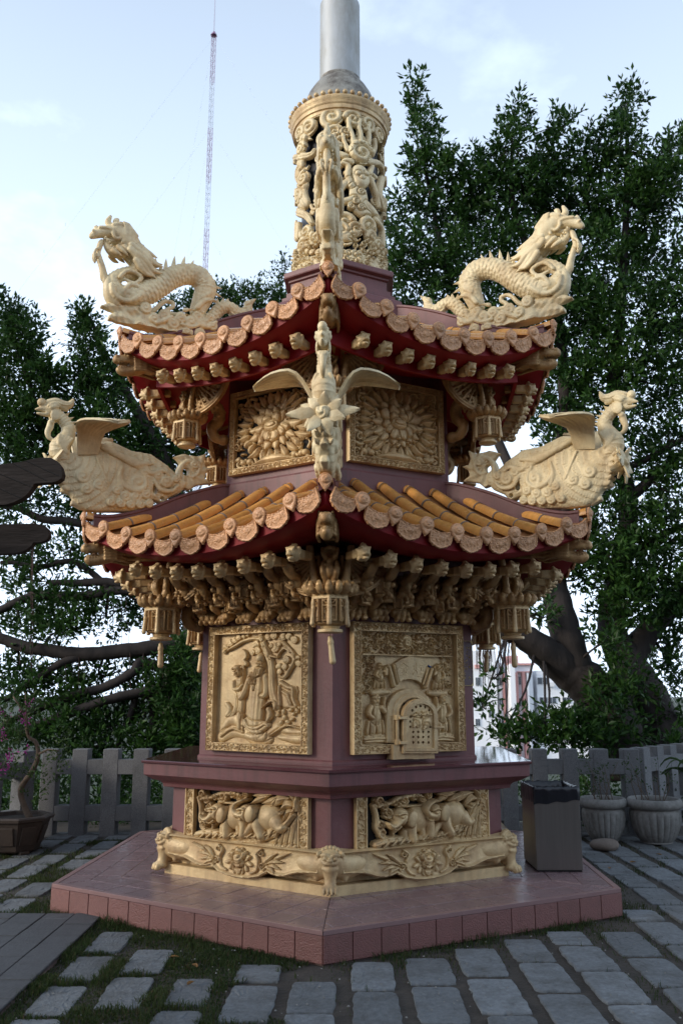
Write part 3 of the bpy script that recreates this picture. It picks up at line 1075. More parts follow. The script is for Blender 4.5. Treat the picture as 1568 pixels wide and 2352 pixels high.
def build_roof(name, label, Re, ze, lift, Rw, zw, rows, tr, ridge, seg=0.27):
    ae, aw = Re * C30, Rw * C30

    def zf(a, w, dz=0.0):
        t = (ae - a) / (ae - aw)
        q = np.minimum(1.0, np.abs(w) / (np.maximum(a, 1e-3) * T30))
        tt = np.clip(t, 0, 1)
        return ze + (zw - ze) * (0.70 * t + 0.30 * tt * tt) + lift * (1 - tt) ** 1.5 * q ** 2 + dz

    # the sheet the tiles lie on, all six faces in one shell
    na, nw = 14, 16
    V, F = [], []
    for k in range(6):
        fm = FM(k)
        o = len(V)
        for i in range(na + 1):
            a = ae + (aw - ae) * i / na
            for j in range(nw + 1):
                w = a * T30 * (-1 + 2 * j / nw)
                V.append(tuple(fm @ Vector((w, -a, float(zf(a, w)) - 0.045))))
        for i in range(na):
            for j in range(nw):
                q = o + i * (nw + 1) + j
                F.append((q, q + 1, q + nw + 2, q + nw + 1))
    roof = ob(name, mesh(name, np.array(V), F, M['pan'], True), pag)
    if label:
        roof['label'] = label
    tile, ring = tube_tile(tr, seg), joint_ring(tr)
    for k in range(6):
        fm = FM(k)
        for w in rows:
            aend = max(aw, abs(w) / T30 - 0.01)
            a = ae + 0.012
            first = True
            while a > aend + 0.05:
                p0 = Vector((w, -a, float(zf(a, w)) - 0.012))
                a2 = a - seg * 0.93
                ysc = min(1.0, (a - aend + 0.01) / (seg * 0.93))
                p1 = Vector((w, -a2, float(zf(a2, w)) - 0.012))
                mm = fm @ frame(p0, p1 - p0, (0, 0, 1)) @ Matrix.Diagonal((1, ysc, 1, 1))
                ob('tube_tile', tile, roof, mm @ Matrix.Rotation(random.gauss(0, .008), 4, 'Z'))
                if not first:
                    ob('mortar_joint', ring, roof, mm)
                first = False
                a = a2
            # lion-mask end tile, leaning along the curve of the eave
            sl = float(zf(ae, w + 0.01) - zf(ae, w - 0.01)) / 0.02
            mm = fm @ Matrix.Translation((w, -ae - 0.020, float(zf(ae, w)) + 0.002)) @ Matrix.Rotation(-math.atan(sl) * 0.9 + random.gauss(0, .045), 4, 'Y') @ Matrix.Rotation(0.10 + random.gauss(0, .04), 4, 'X')
            ob('round_end_tile', MED, roof, mm @ Matrix.Diagonal((1.30, 1, 1.10, 1)))
        pit = rows[1] - rows[0]
        wd = list(np.array(rows[:-1]) + pit / 2) + [rows[-1] + pit * 0.48, rows[0] - pit * 0.48]
        for w in wd:
            e = abs(w) > rows[-1]
            sl = float(zf(ae, w + 0.01) - zf(ae, w - 0.01)) / 0.02
            mm = fm @ Matrix.Translation((w, -ae - 0.006, float(zf(ae, w)) - 0.028)) @ Matrix.Rotation(-math.atan(sl) * 0.9 + random.gauss(0, .03), 4, 'Y') @ Matrix.Rotation(0.16 + random.gauss(0, .05), 4, 'X')
            ob('drip_tile', DRIP, roof, mm)
        # corner: hip tile with its own cap, riding on the rolled-up tip
        zt = float(zf(ae, ae * T30))
        cm = CM(k)
        p0 = Vector((Re - 0.025, 0, zt + 0.008))
        p1 = Vector((Re - 0.24, 0, zt - 0.015))
        ob('hip_tile', tile, roof, cm @ frame(p0, p1 - p0, (0, 0, 1)))
        ob('round_end_tile', MED, roof, cm @ Matrix.Translation((Re - 0.008, 0, zt + 0.012)) @ Matrix.Rotation(PI / 2, 4, 'Z') @ Matrix.Rotation(0.05, 4, 'X'))
        # maroon hip ridge
        rr = np.array(ridge)
        rs = np.linspace(rr[0, 0], rr[-1, 0], 16)
        sp = spline(rr, 40)
        zs = np.interp(rs, sp[:, 0], sp[:, 1])
        V, F = [], []
        for r, z in zip(rs, zs):
            zb = float(zf(r * C30, r * 0.5)) - 0.07
            for y, zz in ((-0.052, zb), (-0.052, z - 0.03), (-0.062, z - 0.022), (-0.062, z - 0.006), (-0.055, z), (0.055, z), (0.062, z - 0.006), (0.062, z - 0.022), (0.052, z - 0.03), (0.052, zb)):
                V.append((r, y, zz))
        for i in range(len(rs) - 1):
            for j in range(9):
                F.append((i * 10 + j, i * 10 + j + 1, (i + 1) * 10 + j + 1, (i + 1) * 10 + j))
        F += [tuple(range(10)), tuple((len(rs) - 1) * 10 + j for j in range(9, -1, -1))]
        if k == 0:
            rme = MB().add(V, F).me('hip_ridge', M['maroon'])
        ob('hip_ridge', rme, roof, cm)
    # red fascia and soffit
    V, F = [], []
    nw = 20
    prof = [(0.035, -0.04), (0.045, -0.135), (0.075, -0.15), (0.16, -0.165), (0.30, -0.16), (0.60, -0.10), (ae - aw + 0.02, 0.06)]
    for k in range(6):
        fm = FM(k)
        o = len(V)
        for din, dz in prof:
            a = ae - din
            for j in range(nw + 1):
                w = a * T30 * (-1 + 2 * j / nw)
                q = abs(w) / (a * T30)
                V.append(tuple(fm @ Vector((w, -a, ze + lift * q * q * max(0, 1 - din / 1.1) ** 1.2 + dz))))
        for i in range(len(prof) - 1):
            for j in range(nw):
                q = o + i * (nw + 1) + j
                F.append((q, q + nw + 1, q + nw + 2, q + 1))
    me_ = mesh(name + '_soffit', np.array(V), F, M['red'], True)
    sof = ob('soffit', sharp(me_, 30), pag)
    return roof, zf


rows1 = [(i - 3.5) * 0.2552 for i in range(8)]
rows2 = [(i - 3.5) * 0.2320 for i in range(8)]
roof1, z1f = build_roof('lower_roof', 'lower curved roof of glazed orange tube tiles', 2.33, 2.668, 0.25, 1.12, 3.245, rows1, 0.050,
                        [(1.10, 3.335), (1.20, 3.320), (1.36, 3.265), (1.55, 3.186), (1.79, 3.066), (2.02, 2.985), (2.16, 2.955), (2.25, 2.955)])
roof2, z2f = build_roof('upper_roof', 'upper curved roof of glazed orange tube tiles below the chimney', 2.13, 4.272, 0.285, 0.60, 5.02, rows2, 0.046,
                        [(0.52, 5.14), (0.75, 5.08), (1.05, 4.955), (1.35, 4.80), (1.62, 4.665), (1.82, 4.585), (1.96, 4.565), (2.05, 4.57)])

# ------------------------------------------------------------------ chimney
chim_base = ob('chimney_pedestal', hexme('chimney_pedestal', [(0.70, 4.95), (0.70, 5.10), (0.685, 5.15), (0.64, 5.175), (0.62, 5.18), (0.62, 5.215), (0.575, 5.225), (0.575, 5.275), (0.53, 5.285), (0.53, 5.385), (0.555, 5.395), (0.555, 5.415), (0.60, 5.425), (0.605, 5.435), (0.605, 5.476), (0.595, 5.484), (0.3, 5.485)], M['maroon']), pag)
ob('chimney_liner', sharp(MB().lathe([(0.385, 5.40), (0.385, 7.25)], 40).me('chimney_liner', M['liner'])), pag)
rim = ob('chimney_rim', sharp(MB().lathe([(0.40, 7.11), (0.468, 7.115), (0.472, 7.145), (0.487, 7.15), (0.492, 7.175), (0.49, 7.19), (0.500, 7.20), (0.503, 7.215), (0.498, 7.22), (0.508, 7.245), (0.517, 7.262), (0.517, 7.278), (0.508, 7.288), (0.36, 7.30)], 72).me('chimney_rim', M['gold']), 50), pag)
bead = mesh('bead', *(lambda q: (q[0], q[1]))(surface_nets(*(lambda h: (np.sqrt(sum((np.arange(-0.032, 0.0321, h)[(slice(None),) + (None,) * 2] if i == 0 else np.arange(-0.032, 0.0321, h)[None, :, None] if i == 1 else np.arange(-0.032, 0.0321, h)[None, None, :]) ** 2 for i in range(3))) - 0.0255, (-0.032,) * 3, h))(0.008))), M['gold'], True)
for i in range(44):
    a = 2 * PI * i / 44
    ob('bead', bead, rim, Matrix.Translation((0.512 * math.cos(a), 0.512 * math.sin(a), 7.303)))
ob('chimney_dome', sharp(MB().lathe([(0.405, 7.30), (0.400, 7.36), (0.375, 7.49), (0.335, 7.60), (0.285, 7.69), (0.235, 7.755), (0.222, 7.775), (0.222, 7.80)], 56).me('chimney_dome', M['dome']), 40), pag)
MBp = MB().lathe([(0.2115, 7.78), (0.2115, 8.739), (0.2075, 8.739), (0.2075, 7.9)], 56, caps=False)
ob('flue_pipe', sharp(MBp.me('flue_pipe', M['steel']), 40), pag)


# ------------------------------------------------------------------ relief panels
class PR:
    """a relief drawn with points of the photograph laid on a face of the pagoda"""

    def __init__(s, T, x0, y0, x1, y1, res=0.004, base=-1.0):
        c = [T(x, y) for x in (x0, x1) for y in (y0, y1)]
        us, vs = [q[0] for q in c], [q[1] for q in c]
        s.T, s.R = T, Relief(min(us), max(us), min(vs), max(vs), res, base)
        s.R.cut = 0.010

    def B(s, x, y, rx, ry=None, h=0.02, b=0.0, ang=0.0, p=0.5, rings=0, ramp=0.0):
        u, v = s.T(x, y)
        k = s.T.k(x, y)
        s.R.blob(u, v, rx * k, (ry or rx) * k, h, b, ang, p, rings, ramp)
        return s

    def S(s, L, h=0.02, b=0.0, n=None, p=0.5, ridge=0.0, rf=3):
        s.R.stroke(s.T.pts(L), h, b, n, p, ridge, rf)
        return s

    def P(s, L, h, b=0.0, edge=0.01, soft=0.5):
        s.R.poly([s.T(*q) for q in L], h, b, edge, soft)
        return s

    def C(s, x, y, r, h=0.015, b=0.0, turns=1.6, ang=0.0, cw=1, disc=True, w=0.3):
        u, v = s.T(x, y)
        s.R.spiral(u, v, r * s.T.k(x, y), turns, w, h, b, ang, cw, disc)
        return s

    def me(s, name, m, back=0.0):
        return s.R.mesh(name, m, back, s.R.H > -0.5)


def border(name, u0, u1, v0, v1, bw, depth, r, m, seed=1, res=0.004, gap=None):
    """carved picture-frame border: raised lips and a running scroll sunk between them"""
    R = Relief(u0, u1, v0, v1, res, depth - 0.008)
    e = np.minimum(np.minimum(R.U - u0, u1 - R.U), np.minimum(R.V_ - v0, v1 - R.V_))
    R.scrolls(u0 + bw, u1 - bw, v0, v0 + bw, r, 0.013, depth - 0.009, seed)
    R.scrolls(u0 + bw, u1 - bw, v1 - bw, v1, r, 0.013, depth - 0.009, seed + 1)
    R.scrolls(u0, u0 + bw, v0, v1, r, 0.013, depth - 0.009, seed + 2, True)
    R.scrolls(u1 - bw, u1, v0, v1, r, 0.013, depth - 0.009, seed + 3, True)
    lip = (e < 0.007) | ((e > bw - 0.009) & (e < bw + 0.003))
    R.H = np.where(lip, depth + 0.003, R.H)
    R.H = np.where(e < 0.003, depth - 0.002, R.H)
    m_ = e < bw
    if gap:
        m_ = m_ & ~((R.U > gap[0]) & (R.U < gap[1]) & (R.V_ < gap[2]))
    return R.mesh(name, m, 0.0, m_)


def plate(name, u0, u1, v0, v1, t, m):
    return MB().box((u0, -t, v0), (u1, 0.004, v1)).me(name, m)


A1 = 1.286 * C30
FACES = range(6)

# ---- the old sage with the boy under the pine: left-hand lower panel
U0, U1, V0, V1 = -0.528, 0.466, 1.10, 2.078
TA = Trace(540, 1660, 0.22959, face=-1, ap=A1)
pA = []
pA.append(('panel_frame', border('panel_frame', U0, U1, V0, V1, 0.068, 0.060, 0.026, M['gold'], 3)))
pA.append(('panel_field', plate('panel_field', U0 + 0.05, U1 - 0.05, V0 + 0.05, V1 - 0.05, 0.006, M['gold'])))
g = PR(TA, 245, 1120, 1270, 1575)                       # rocky ground
g.S([(300, 1420, 40), (380, 1300, 60), (480, 1310, 80), (560, 1420, 90)], 0.028, 0.003, 14, 0.7)
g.S([(290, 1500, 60), (420, 1440, 60), (560, 1450, 60), (700, 1530, 70), (850, 1520, 60)], 0.030, 0.004, 18, 0.6)
g.S([(820, 1500, 40), (930, 1400, 70), (1010, 1390, 60), (1130, 1460, 60), (1250, 1440, 60)], 0.030, 0.004, 18, 0.7)
g.S([(980, 1500, 30), (1120, 1520, 50), (1260, 1530, 50)], 0.034, 0.004, 10, 0.7)
g.S([(880, 1480, 12), (1000, 1400, 14), (1100, 1360, 12), (1250, 1400, 12)], 0.045, 0.004, 12)
g.S([(300, 1490, 12), (430, 1400, 14), (560, 1440, 12)], 0.045, 0.004, 12)
for x, y, r in ((1040, 1270, 40), (1000, 1330, 34), (1080, 1320, 34), (1130, 1290, 30), (960, 1240, 30), (1030, 1200, 34), (1110, 1180, 34), (1190, 1190, 34), (1220, 1150, 26), (1150, 1230, 28), (980, 1190, 26)):
    g.B(x, y, r, r * 0.7, 0.040, 0.006, ang=x * 0.02, p=0.45, rings=1.5, ramp=0.006)
pA.append(('rock_and_peonies', g.me('rock_and_peonies', M['gold'])))
g = PR(TA, 250, 245, 1262, 1200)                        # the pine
g.S([(770, 300, 36), (790, 380, 42), (835, 500, 46), (885, 640, 46), (890, 780, 48), (895, 900, 54), (910, 1010, 62), (955, 1130, 56)], 0.044, 0.008, 30, 0.5, 0.004, 4)
g.S([(780, 345, 24), (680, 335, 24), (560, 365, 22), (450, 430, 20), (330, 490, 14)], 0.036, 0.008, 18)
g.S([(820, 460, 22), (880, 560, 20)], 0.04, 0.01)
g.S([(990, 330, 26), (1060, 420, 28), (1140, 510, 28), (1165, 590, 26), (1110, 690, 24), (1050, 790, 24), (985, 790, 16)], 0.036, 0.008, 22, 0.5, 0.005, 3)
g.S([(960, 545, 12), (1040, 450, 16), (1110, 500, 14)], 0.034, 0.008, 8)
g.S([(890, 540, 18), (960, 560, 12), (980, 540, 8)], 0.04, 0.01, 8)
for x, y, r in ((345, 440, 40), (400, 385, 46), (455, 350, 40), (500, 320, 36), (560, 305, 30), (605, 295, 24), (330, 490, 30), (850, 310, 48), (915, 300, 48), (1030, 310, 50), (1095, 310, 46), (1155, 350, 50), (925, 440, 62), (700, 410, 52), (720, 480, 46), (660, 500, 36), (1060, 585, 50), (975, 670, 46), (1040, 670, 40), (980, 730, 36), (1200, 560, 32), (1205, 630, 42), (880, 420, 30), (980, 400, 30)):
    g.B(x, y, r, r * 0.92, 0.020, 0.016, p=0.30, rings=2.6, ramp=0.004)
pA.append(('pine_tree_relief', g.me('pine_tree_relief', M['gold'])))
g = PR(TA, 940, 790, 1250, 1230)                        # scholar's rock
g.P([(985, 830), (1050, 860), (1120, 900), (1180, 890), (1195, 960), (1180, 1050), (1225, 1140), (1190, 1180), (1060, 1170), (975, 1150), (960, 1000), (950, 930)], 0.03, 0.006, 0.02)
g.S([(1000, 850, 24), (1090, 910, 26), (1150, 930, 24), (1150, 1040, 26), (1190, 1130, 24)], 0.048, 0.006, 12)
g.S([(990, 900, 20), (990, 1000, 22), (1000, 1120, 22)], 0.046, 0.006)
g.S([(1030, 960, 16), (1090, 1000, 20), (1130, 1110, 18)], 0.046, 0.006)
pA.append(('scholar_rock', g.me('scholar_rock', M['gold'])))
g = PR(TA, 320, 440, 640, 1450)                         # the boy with the dragon staff
g.S([(505, 830, 58), (500, 920, 66), (510, 1000, 56), (520, 1090, 52), (515, 1200, 50), (510, 1270, 40)], 0.034, 0.012, 16, 0.5, 0.003, 4)
g.S([(455, 850, 26), (460, 930, 24), (520, 930, 22), (560, 880, 20)], 0.042, 0.016, 8)
g.S([(470, 1000, 26), (470, 1120, 30), (440, 1210, 34), (385, 1250, 20)], 0.030, 0.008, 8, 0.5, 0.003, 3)
g.S([(505, 1240, 32), (510, 1340, 30), (505, 1390, 34)], 0.036, 0.010)
g.S([(555, 1230, 12), (560, 1420, 10)], 0.036, 0.008)
g.S([(558, 860, 10), (562, 760, 11), (566, 660, 12), (600, 640, 22), (570, 590, 20), (600, 550, 18), (585, 500, 22), (560, 465, 8)], 0.036, 0.010, 18)
g.B(490, 725, 54, 66, 0.050, 0.012)
g.B(488, 680, 56, 34, 0.052, 0.012)
g.B(432, 690, 18, 20, 0.036, 0.01)
g.B(545, 672, 20, 22, 0.036, 0.01)
g.B(490, 740, 9, 14, 0.008, 0.060)
g.S([(470, 768, 6), (492, 774, 6), (512, 768, 6)], 0.006, 0.056)
for x in (468, 512):
    g.S([(x - 12, 722, 5), (x + 12, 722, 5)], 0.005, 0.057)
g.S([(360, 1110, 30), (395, 1180, 36), (360, 1240, 30)], 0.034, 0.006, 8)
pA.append(('boy_with_staff', g.me('boy_with_staff', M['gold'])))
g = PR(TA, 500, 500, 900, 1545)                         # the sage
g.S([(745, 740, 92), (735, 860, 104), (720, 1000, 110), (705, 1150, 112), (695, 1300, 108), (700, 1400, 100), (720, 1470, 90)], 0.050, 0.014, 26, 0.5, 0.0035, 5)
g.S([(650, 760, 36), (610, 880, 40), (570, 980, 44), (530, 1040, 36)], 0.046, 0.012, 10, 0.5, 0.003, 3)
g.S([(830, 780, 34), (840, 900, 40), (830, 1000, 36), (790, 1010, 26)], 0.050, 0.016, 10, 0.5, 0.003, 3)
g.S([(600, 1330, 60), (700, 1390, 70), (800, 1370, 56), (860, 1360, 30)], 0.044, 0.014, 12, 0.5, 0.003, 3)
g.S([(610, 1480, 40), (700, 1510, 40), (800, 1510, 44), (830, 1460, 24)], 0.040, 0.012, 10)
g.S([(590, 1300, 16), (640, 1380, 14), (740, 1390, 14), (830, 1340, 14), (870, 1370, 12)], 0.012, 0.050, 12)
g.S([(650, 830, 30), (690, 880, 32), (700, 930, 20)], 0.030, 0.044, 8)
for i in range(4):
    g.S([(668 + 18 * i, 870, 7), (676 + 18 * i, 820 - 4 * i, 6)], 0.012, 0.064)
g.B(765, 640, 56, 66, 0.052, 0.020)
g.B(768, 570, 52, 60, 0.054, 0.020)
g.B(765, 655, 12, 20, 0.012, 0.068)
for x in (742, 790):
    g.S([(x - 18, 622, 7), (x + 16, 628, 6)], 0.007, 0.066)
g.S([(735, 690, 9), (765, 684, 9), (800, 692, 9)], 0.010, 0.064)
for i, x in enumerate((722, 742, 762, 782)):
    g.S([(x + 10, 700, 12), (x - 4, 760, 12), (x - 24, 820 - 16 * i, 6)], 0.022, 0.058, 8)
pA.append(('sage_in_robe', g.me('sage_in_robe', M['gold'])))
g = PR(TA, 770, 1030, 1000, 1330)                       # the crane
g.S([(945, 1170, 18), (962, 1110, 18), (930, 1070, 20), (880, 1085, 18), (840, 1120, 10), (785, 1168, 4)], 0.050, 0.016, 14)
g.S([(860, 1170, 30), (880, 1240, 34), (850, 1310, 16)], 0.040, 0.016, 8)
pA.append(('crane', g.me('crane', M['gold'])))


def place_panel(name, parts, k, ap, du=0.0, label=None, first=None):
    p = ob(name, parts[0][1], pag, FM(k, du, ap))
    if label:
        p['label'] = label
    for nm, me_ in parts[1:]:
        ob(nm, me_, p)
    return p


place_panel('sage_panel', pA, -1, A1 + 0.003, 0.0, 'carved gold panel of a bearded sage and boy under a pine')

# ---- furnace mouth: right-hand lower panel
U0, U1, V0, V1 = -0.498, 0.517, 1.10, 2.082
TB = Trace(900, 1660, 0.26786, face=0, ap=A1)
pB = [('panel_frame', border('panel_frame', U0, U1, V0, V1, 0.070, 0.060, 0.026, M['gold'], 9, gap=(-0.165, 0.235, 1.30)))]
pB.append(('panel_field', plate('panel_field', U0 + 0.05, U1 - 0.05, V0 + 0.05, V1 - 0.05, 0.006, M['gold'])))
g = PR(TB, 290, 235, 1195, 455, base=-1)                # pierced band with a flaming pearl
R = g.R
R.busy(R.u[0] + 0.012, R.u[-1] - 0.012, R.v[0] + 0.012, R.v[-1] - 0.012, 330, 0.022, 0.030, 0.010, 21)
g.B(745, 330, 70, 78, 0.045, 0.016, rings=2.5, ramp=0.01)
for i in range(9):
    a = -0.3 + i * 0.47
    g.S([(745 + 60 * math.cos(a), 335 + 60 * math.sin(a), 14), (745 + 105 * math.cos(a + .3), 335 + 95 * math.sin(a + .3), 5)], 0.034, 0.012)
R.stroke([(R.u[0] + .006, R.v[0] + .004, .009), (R.u[-1] - .006, R.v[0] + .004, .009)], 0.014, 0.026)
pB.append(('pierced_band', g.me('pierced_band', M['gold'])))
for sx in (0, 1):                                       # carved clouds and warriors down both sides
    x0, x1 = ((290, 430), (1090, 1200))[sx]
    g = PR(TB, x0, 450, x1, 860)
    R = g.R
    R.busy(R.u[0] + .012, R.u[-1] - .012, R.v[0] + .01, R.v[-1] - .01, 70, 0.020, 0.028, 0.008, 31 + sx)
    pB.append(('cloud_carving', g.me('cloud_carving', M['gold'])))


def warrior(g, x, y, s, fl):
    """small standing figure, about 430 s crop pixels tall; (x, y) its feet"""
    q = lambda a, b: (x + fl * a * s, y - b * s)
    c = lambda L: [(*q(a, b), r * s) for a, b, r in L]
    g.S(c([(-25, 0, 30), (-28, 60, 32), (-22, 150, 44), (-8, 220, 50)]), 0.036, 0.012, 8, 0.5, 0.006, 3)
    g.S(c([(45, 5, 28), (40, 70, 32), (28, 150, 42), (8, 220, 48)]), 0.036, 0.012, 8, 0.5, 0.006, 3)
    g.S(c([(0, 200, 62), (0, 270, 58), (2, 320, 44)]), 0.044, 0.016, 8, 0.5, 0.005, 4)
    g.S(c([(-55, 310, 26), (-78, 240, 24), (-40, 200, 20)]), 0.046, 0.020, 6)
    g.S(c([(50, 305, 26), (85, 260, 22), (70, 330, 18), (80, 400, 14)]), 0.046, 0.018, 8)
    g.S(c([(-70, 160, 16), (-85, 60, 20), (-70, -10, 12)]), 0.030, 0.010, 6)
    g.S(c([(70, 170, 14), (84, 70, 18), (76, 0, 12)]), 0.030, 0.010, 6)
    g.B(*q(0, 375), 38 * s, 44 * s, 0.052, 0.018)
    g.B(*q(0, 408), 42 * s, 24 * s, 0.056, 0.018)
    g.B(*q(0, 436), 16 * s, 22 * s, 0.046, 0.016)
    g.B(*q(0, 370), 8 * s, 12 * s, 0.008, 0.068)


g = PR(TB, 290, 850, 560, 1345)
warrior(g, 430, 1290, 1.0, 1)
g.S([(330, 1310, 40), (440, 1300, 44), (540, 1300, 40)], 0.040, 0.008, 8, 0.5, 0.01, 3)
pB.append(('guardian_relief', g.me('guardian_relief', M['gold'])))
g = PR(TB, 985, 850, 1215, 1345)
warrior(g, 1105, 1265, 0.95, -1)
g.S([(1015, 1290, 40), (1110, 1280, 44), (1200, 1290, 40)], 0.040, 0.008, 8, 0.5, 0.01, 3)
pB.append(('guardian_relief', g.me('guardian_relief', M['gold'])))
g = PR(TB, 380, 500, 590, 870)
warrior(g, 470, 810, 0.62, 1)
g.S([(395, 840, 30), (480, 830, 36), (560, 830, 24)], 0.040, 0.008, 8)
g.S([(520, 600, 24), (520, 650, 24)], 0.05, 0.02)
pB.append(('scroll_bearer', g.me('scroll_bearer', M['gold'])))
g = PR(TB, 930, 510, 1150, 880)
warrior(g, 1060, 820, 0.62, -1)
g.S([(960, 840, 24), (1040, 845, 36), (1130, 840, 30)], 0.040, 0.008, 8)
pB.append(('scroll_bearer', g.me('scroll_bearer', M['gold'])))


def arc(cx, cy, r, a0, a1, n):
    return [(cx + r * math.cos(t), cy - r * math.sin(t)) for t in np.linspace(a0, a1, n)]


g = PR(TB, 510, 440, 1010, 820)                         # fan-shaped scroll that carries the name of the furnace
fan = arc(757, 900, 435, math.radians(128), math.radians(56), 18) + arc(757, 850, 150, math.radians(45), math.radians(135), 14)
fan = [(595, 545), (680, 490), (770, 462), (860, 478), (940, 520), (958, 552), (945, 580), (880, 748), (830, 715), (760, 703), (700, 712), (640, 752)]
g.P(fan, 0.036, 0.010, 0.004)
g.S([(560, 575, 24), (612, 765, 24)], 0.046, 0.010)
g.S([(600, 560, 14), (642, 745, 14)], 0.050, 0.010)
g.S([(985, 600, 22), (925, 780, 22)], 0.056, 0.010)
g.S([(950, 590, 14), (900, 750, 14)], 0.048, 0.010)
pB.append(('name_scroll', g.me('name_scroll', M['gold'])))
# strokes of the two characters on the scroll
S1 = [[(705, 530), (680, 565), (645, 592)], [(705, 535), (725, 555), (748, 572)], [(680, 590), (728, 583)], [(668, 616), (738, 606)], [(706, 588), (708, 650)], [(684, 628), (690, 648)], [(730, 622), (722, 645)], [(668, 662), (700, 653), (742, 654)]]
S2 = [[(812, 560), (806, 600)], [(842, 556), (836, 590)], [(828, 535), (826, 600), (795, 655)], [(826, 605), (845, 640)], [(868, 545), (868, 575)], [(868, 556), (895, 560)], [(858, 577), (858, 640), (850, 660)], [(858, 577), (905, 582), (903, 600)], [(868, 595), (900, 598), (896, 625), (866, 622), (868, 595)], [(868, 608), (898, 612)], [(880, 580), (880, 622)], [(866, 632), (896, 636), (892, 660), (862, 656), (866, 632)], [(878, 634), (876, 658)], [(835, 666), (860, 668), (892, 678)]]
for S_ in (S1, S2):
    g = PR(TB, 620, 510, 930, 700, 0.0025)
    for L in S_:
        g.S([(x, y, 5.5) for x, y in L], 0.006, 0.044, p=0.3)
    pB.append(('raised_character', g.me('raised_character', M['gold'], 0.04)))
g = PR(TB, 940, 535, 990, 590, 0.002)
g.S([(952, 555, 5), (965, 572, 7), (985, 574, 4)], 0.005, 0.044, 8)
pB.append(('paint_chip', g.me('paint_chip', M['blue'], 0.03)))


def arch_poly(cx, y0, y1, w, n=18):
    """round-headed outline: half width w, springing at y0, foot at y1"""
    return [(cx - w, y1)] + [(cx - w * math.cos(t), y0 - w * math.sin(t)) for t in np.linspace(0, PI, n)] + [(cx + w, y1)]


g = PR(TB, 510, 775, 1012, 1520)
g.P(arch_poly(760, 1030, 1345, 240), 0.052, 0.006, 0.004)
g.P(arch_poly(770, 1030, 1345, 190), 0.030, 0.040, 0.004)
g.P(arch_poly(778, 1040, 1345, 178), 0.018, 0.062, 0.02, 1.0)
g.P([(558, 1350), (985, 1350), (985, 1505), (558, 1512)], 0.085, 0.006, 0.004)
d = poly_dist(np.array([TB(*q) for q in arch_poly(792, 1045, 1420, 158)]), g.R.U, g.R.V_)
g.R.H = np.where(d < 0, np.minimum(g.R.H, 0.05), g.R.H)
pB.append(('door_surround', g.me('door_surround', M['gold'])))
g = PR(TB, 630, 875, 1012, 1460, 0.003)
g.P(arch_poly(823, 1068, 1447, 178), 0.032, 0.085, 0.003)
g.P(arch_poly(823, 1068, 1425, 158), 0.010, 0.112, 0.003)
d = poly_dist(np.array([TB(*q) for q in arch_poly(828, 1072, 1392, 126)]), g.R.U, g.R.V_)
g.R.H = np.where(d < 0, 0.104 + 0.0 * g.R.H, g.R.H)
g.P([(705, 1385), (955, 1385), (975, 1412), (685, 1414)], 0.010, 0.10, 0.003)
HOLES = [(748, 1013), (785, 980), (830, 970), (878, 980), (918, 1013), (730, 1075), (728, 1125), (727, 1177), (928, 1177)] + [(x, y) for y in (1228, 1279, 1333) for x in (756, 807, 856, 910)]
msk = g.R.H > -0.5
for x, y in HOLES:
    u, v = TB(x, y)
    msk &= ((g.R.U - u) ** 2 + (g.R.V_ - v) ** 2) > 0.0080 ** 2
door = g.R.mesh('furnace_door', M['gold'], 0.06, msk)
pB.append(('furnace_door', door))
g = PR(TB, 730, 1000, 960, 1220, 0.003)                 # a pair of peaches on a leafy twig
for x, y, a in ((795, 1130, 0.5), (890, 1135, -0.4)):
    g.B(x, y, 50, 58, 0.030, 0.100, a)
g.S([(770, 1150, 30), (755, 1180, 10)], 0.02, 0.104)
g.S([(880, 1170, 28), (850, 1200, 8)], 0.02, 0.104)
for L in ([(745, 1065, 8), (800, 1055, 26), (840, 1075, 10)], [(930, 1060, 8), (880, 1050, 26), (845, 1075, 10)], [(840, 1020, 8), (850, 1050, 22), (845, 1085, 8)], [(780, 1030, 6), (815, 1045, 16), (840, 1060, 8)], [(905, 1025, 6), (880, 1040, 16), (850, 1060, 8)]):
    g.S(L, 0.026, 0.102, 8, 0.5, 0.004, 2)
pB.append(('peach_relief', g.me('peach_relief', M['gold'], 0.1)))
u0, v0 = TB(605, 1075)
u1, v1 = TB(605, 1365)
mb = MB().tube([(u0, -0.088, v0), (u0, -0.088, v1)], 0.013, 12)
for vv in (TB(0, 1080)[1], TB(0, 1105)[1], TB(0, 1335)[1], TB(0, 1362)[1]):
    mb.tube([(u0, -0.088, vv - 0.009), (u0, -0.088, vv + 0.009)], 0.024, 14)
pB.append(('hinge_post', sharp(mb.me('hinge_post', M['gold']), 40)))
for y in (1086, 1335):
    uu, vv = TB(690, y)
    pB.append(('hinge_strap', MB().box((u0, -0.128, vv - 0.011), (uu, -0.10, vv + 0.011), bev=0.003).me('hinge_strap', M['gold'])))
ua, va = TB(950, 1180)
ub, _ = TB(1062, 1180)
pB.append(('door_latch', MB().box((ua, -0.128, va - 0.009), (ub, -0.105, va + 0.009), bev=0.003).box((ub - 0.03, -0.105, va - 0.012), (ub - 0.01, -0.02, va + 0.012)).me('door_latch', M['gold'])))
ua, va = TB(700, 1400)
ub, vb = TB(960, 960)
pB.append(('black_behind_holes', MB().box((ua - 0.01, -0.075, va), (ub + 0.01, -0.07, vb + 0.02)).me('black_behind_holes', M['dark'])))  # black sheet stands in for the unlit inside of the furnace
place_panel('furnace_panel', pB, 0, A1 + 0.003, 0.0, 'carved panel with perforated round-headed furnace door and fan-shaped scroll')

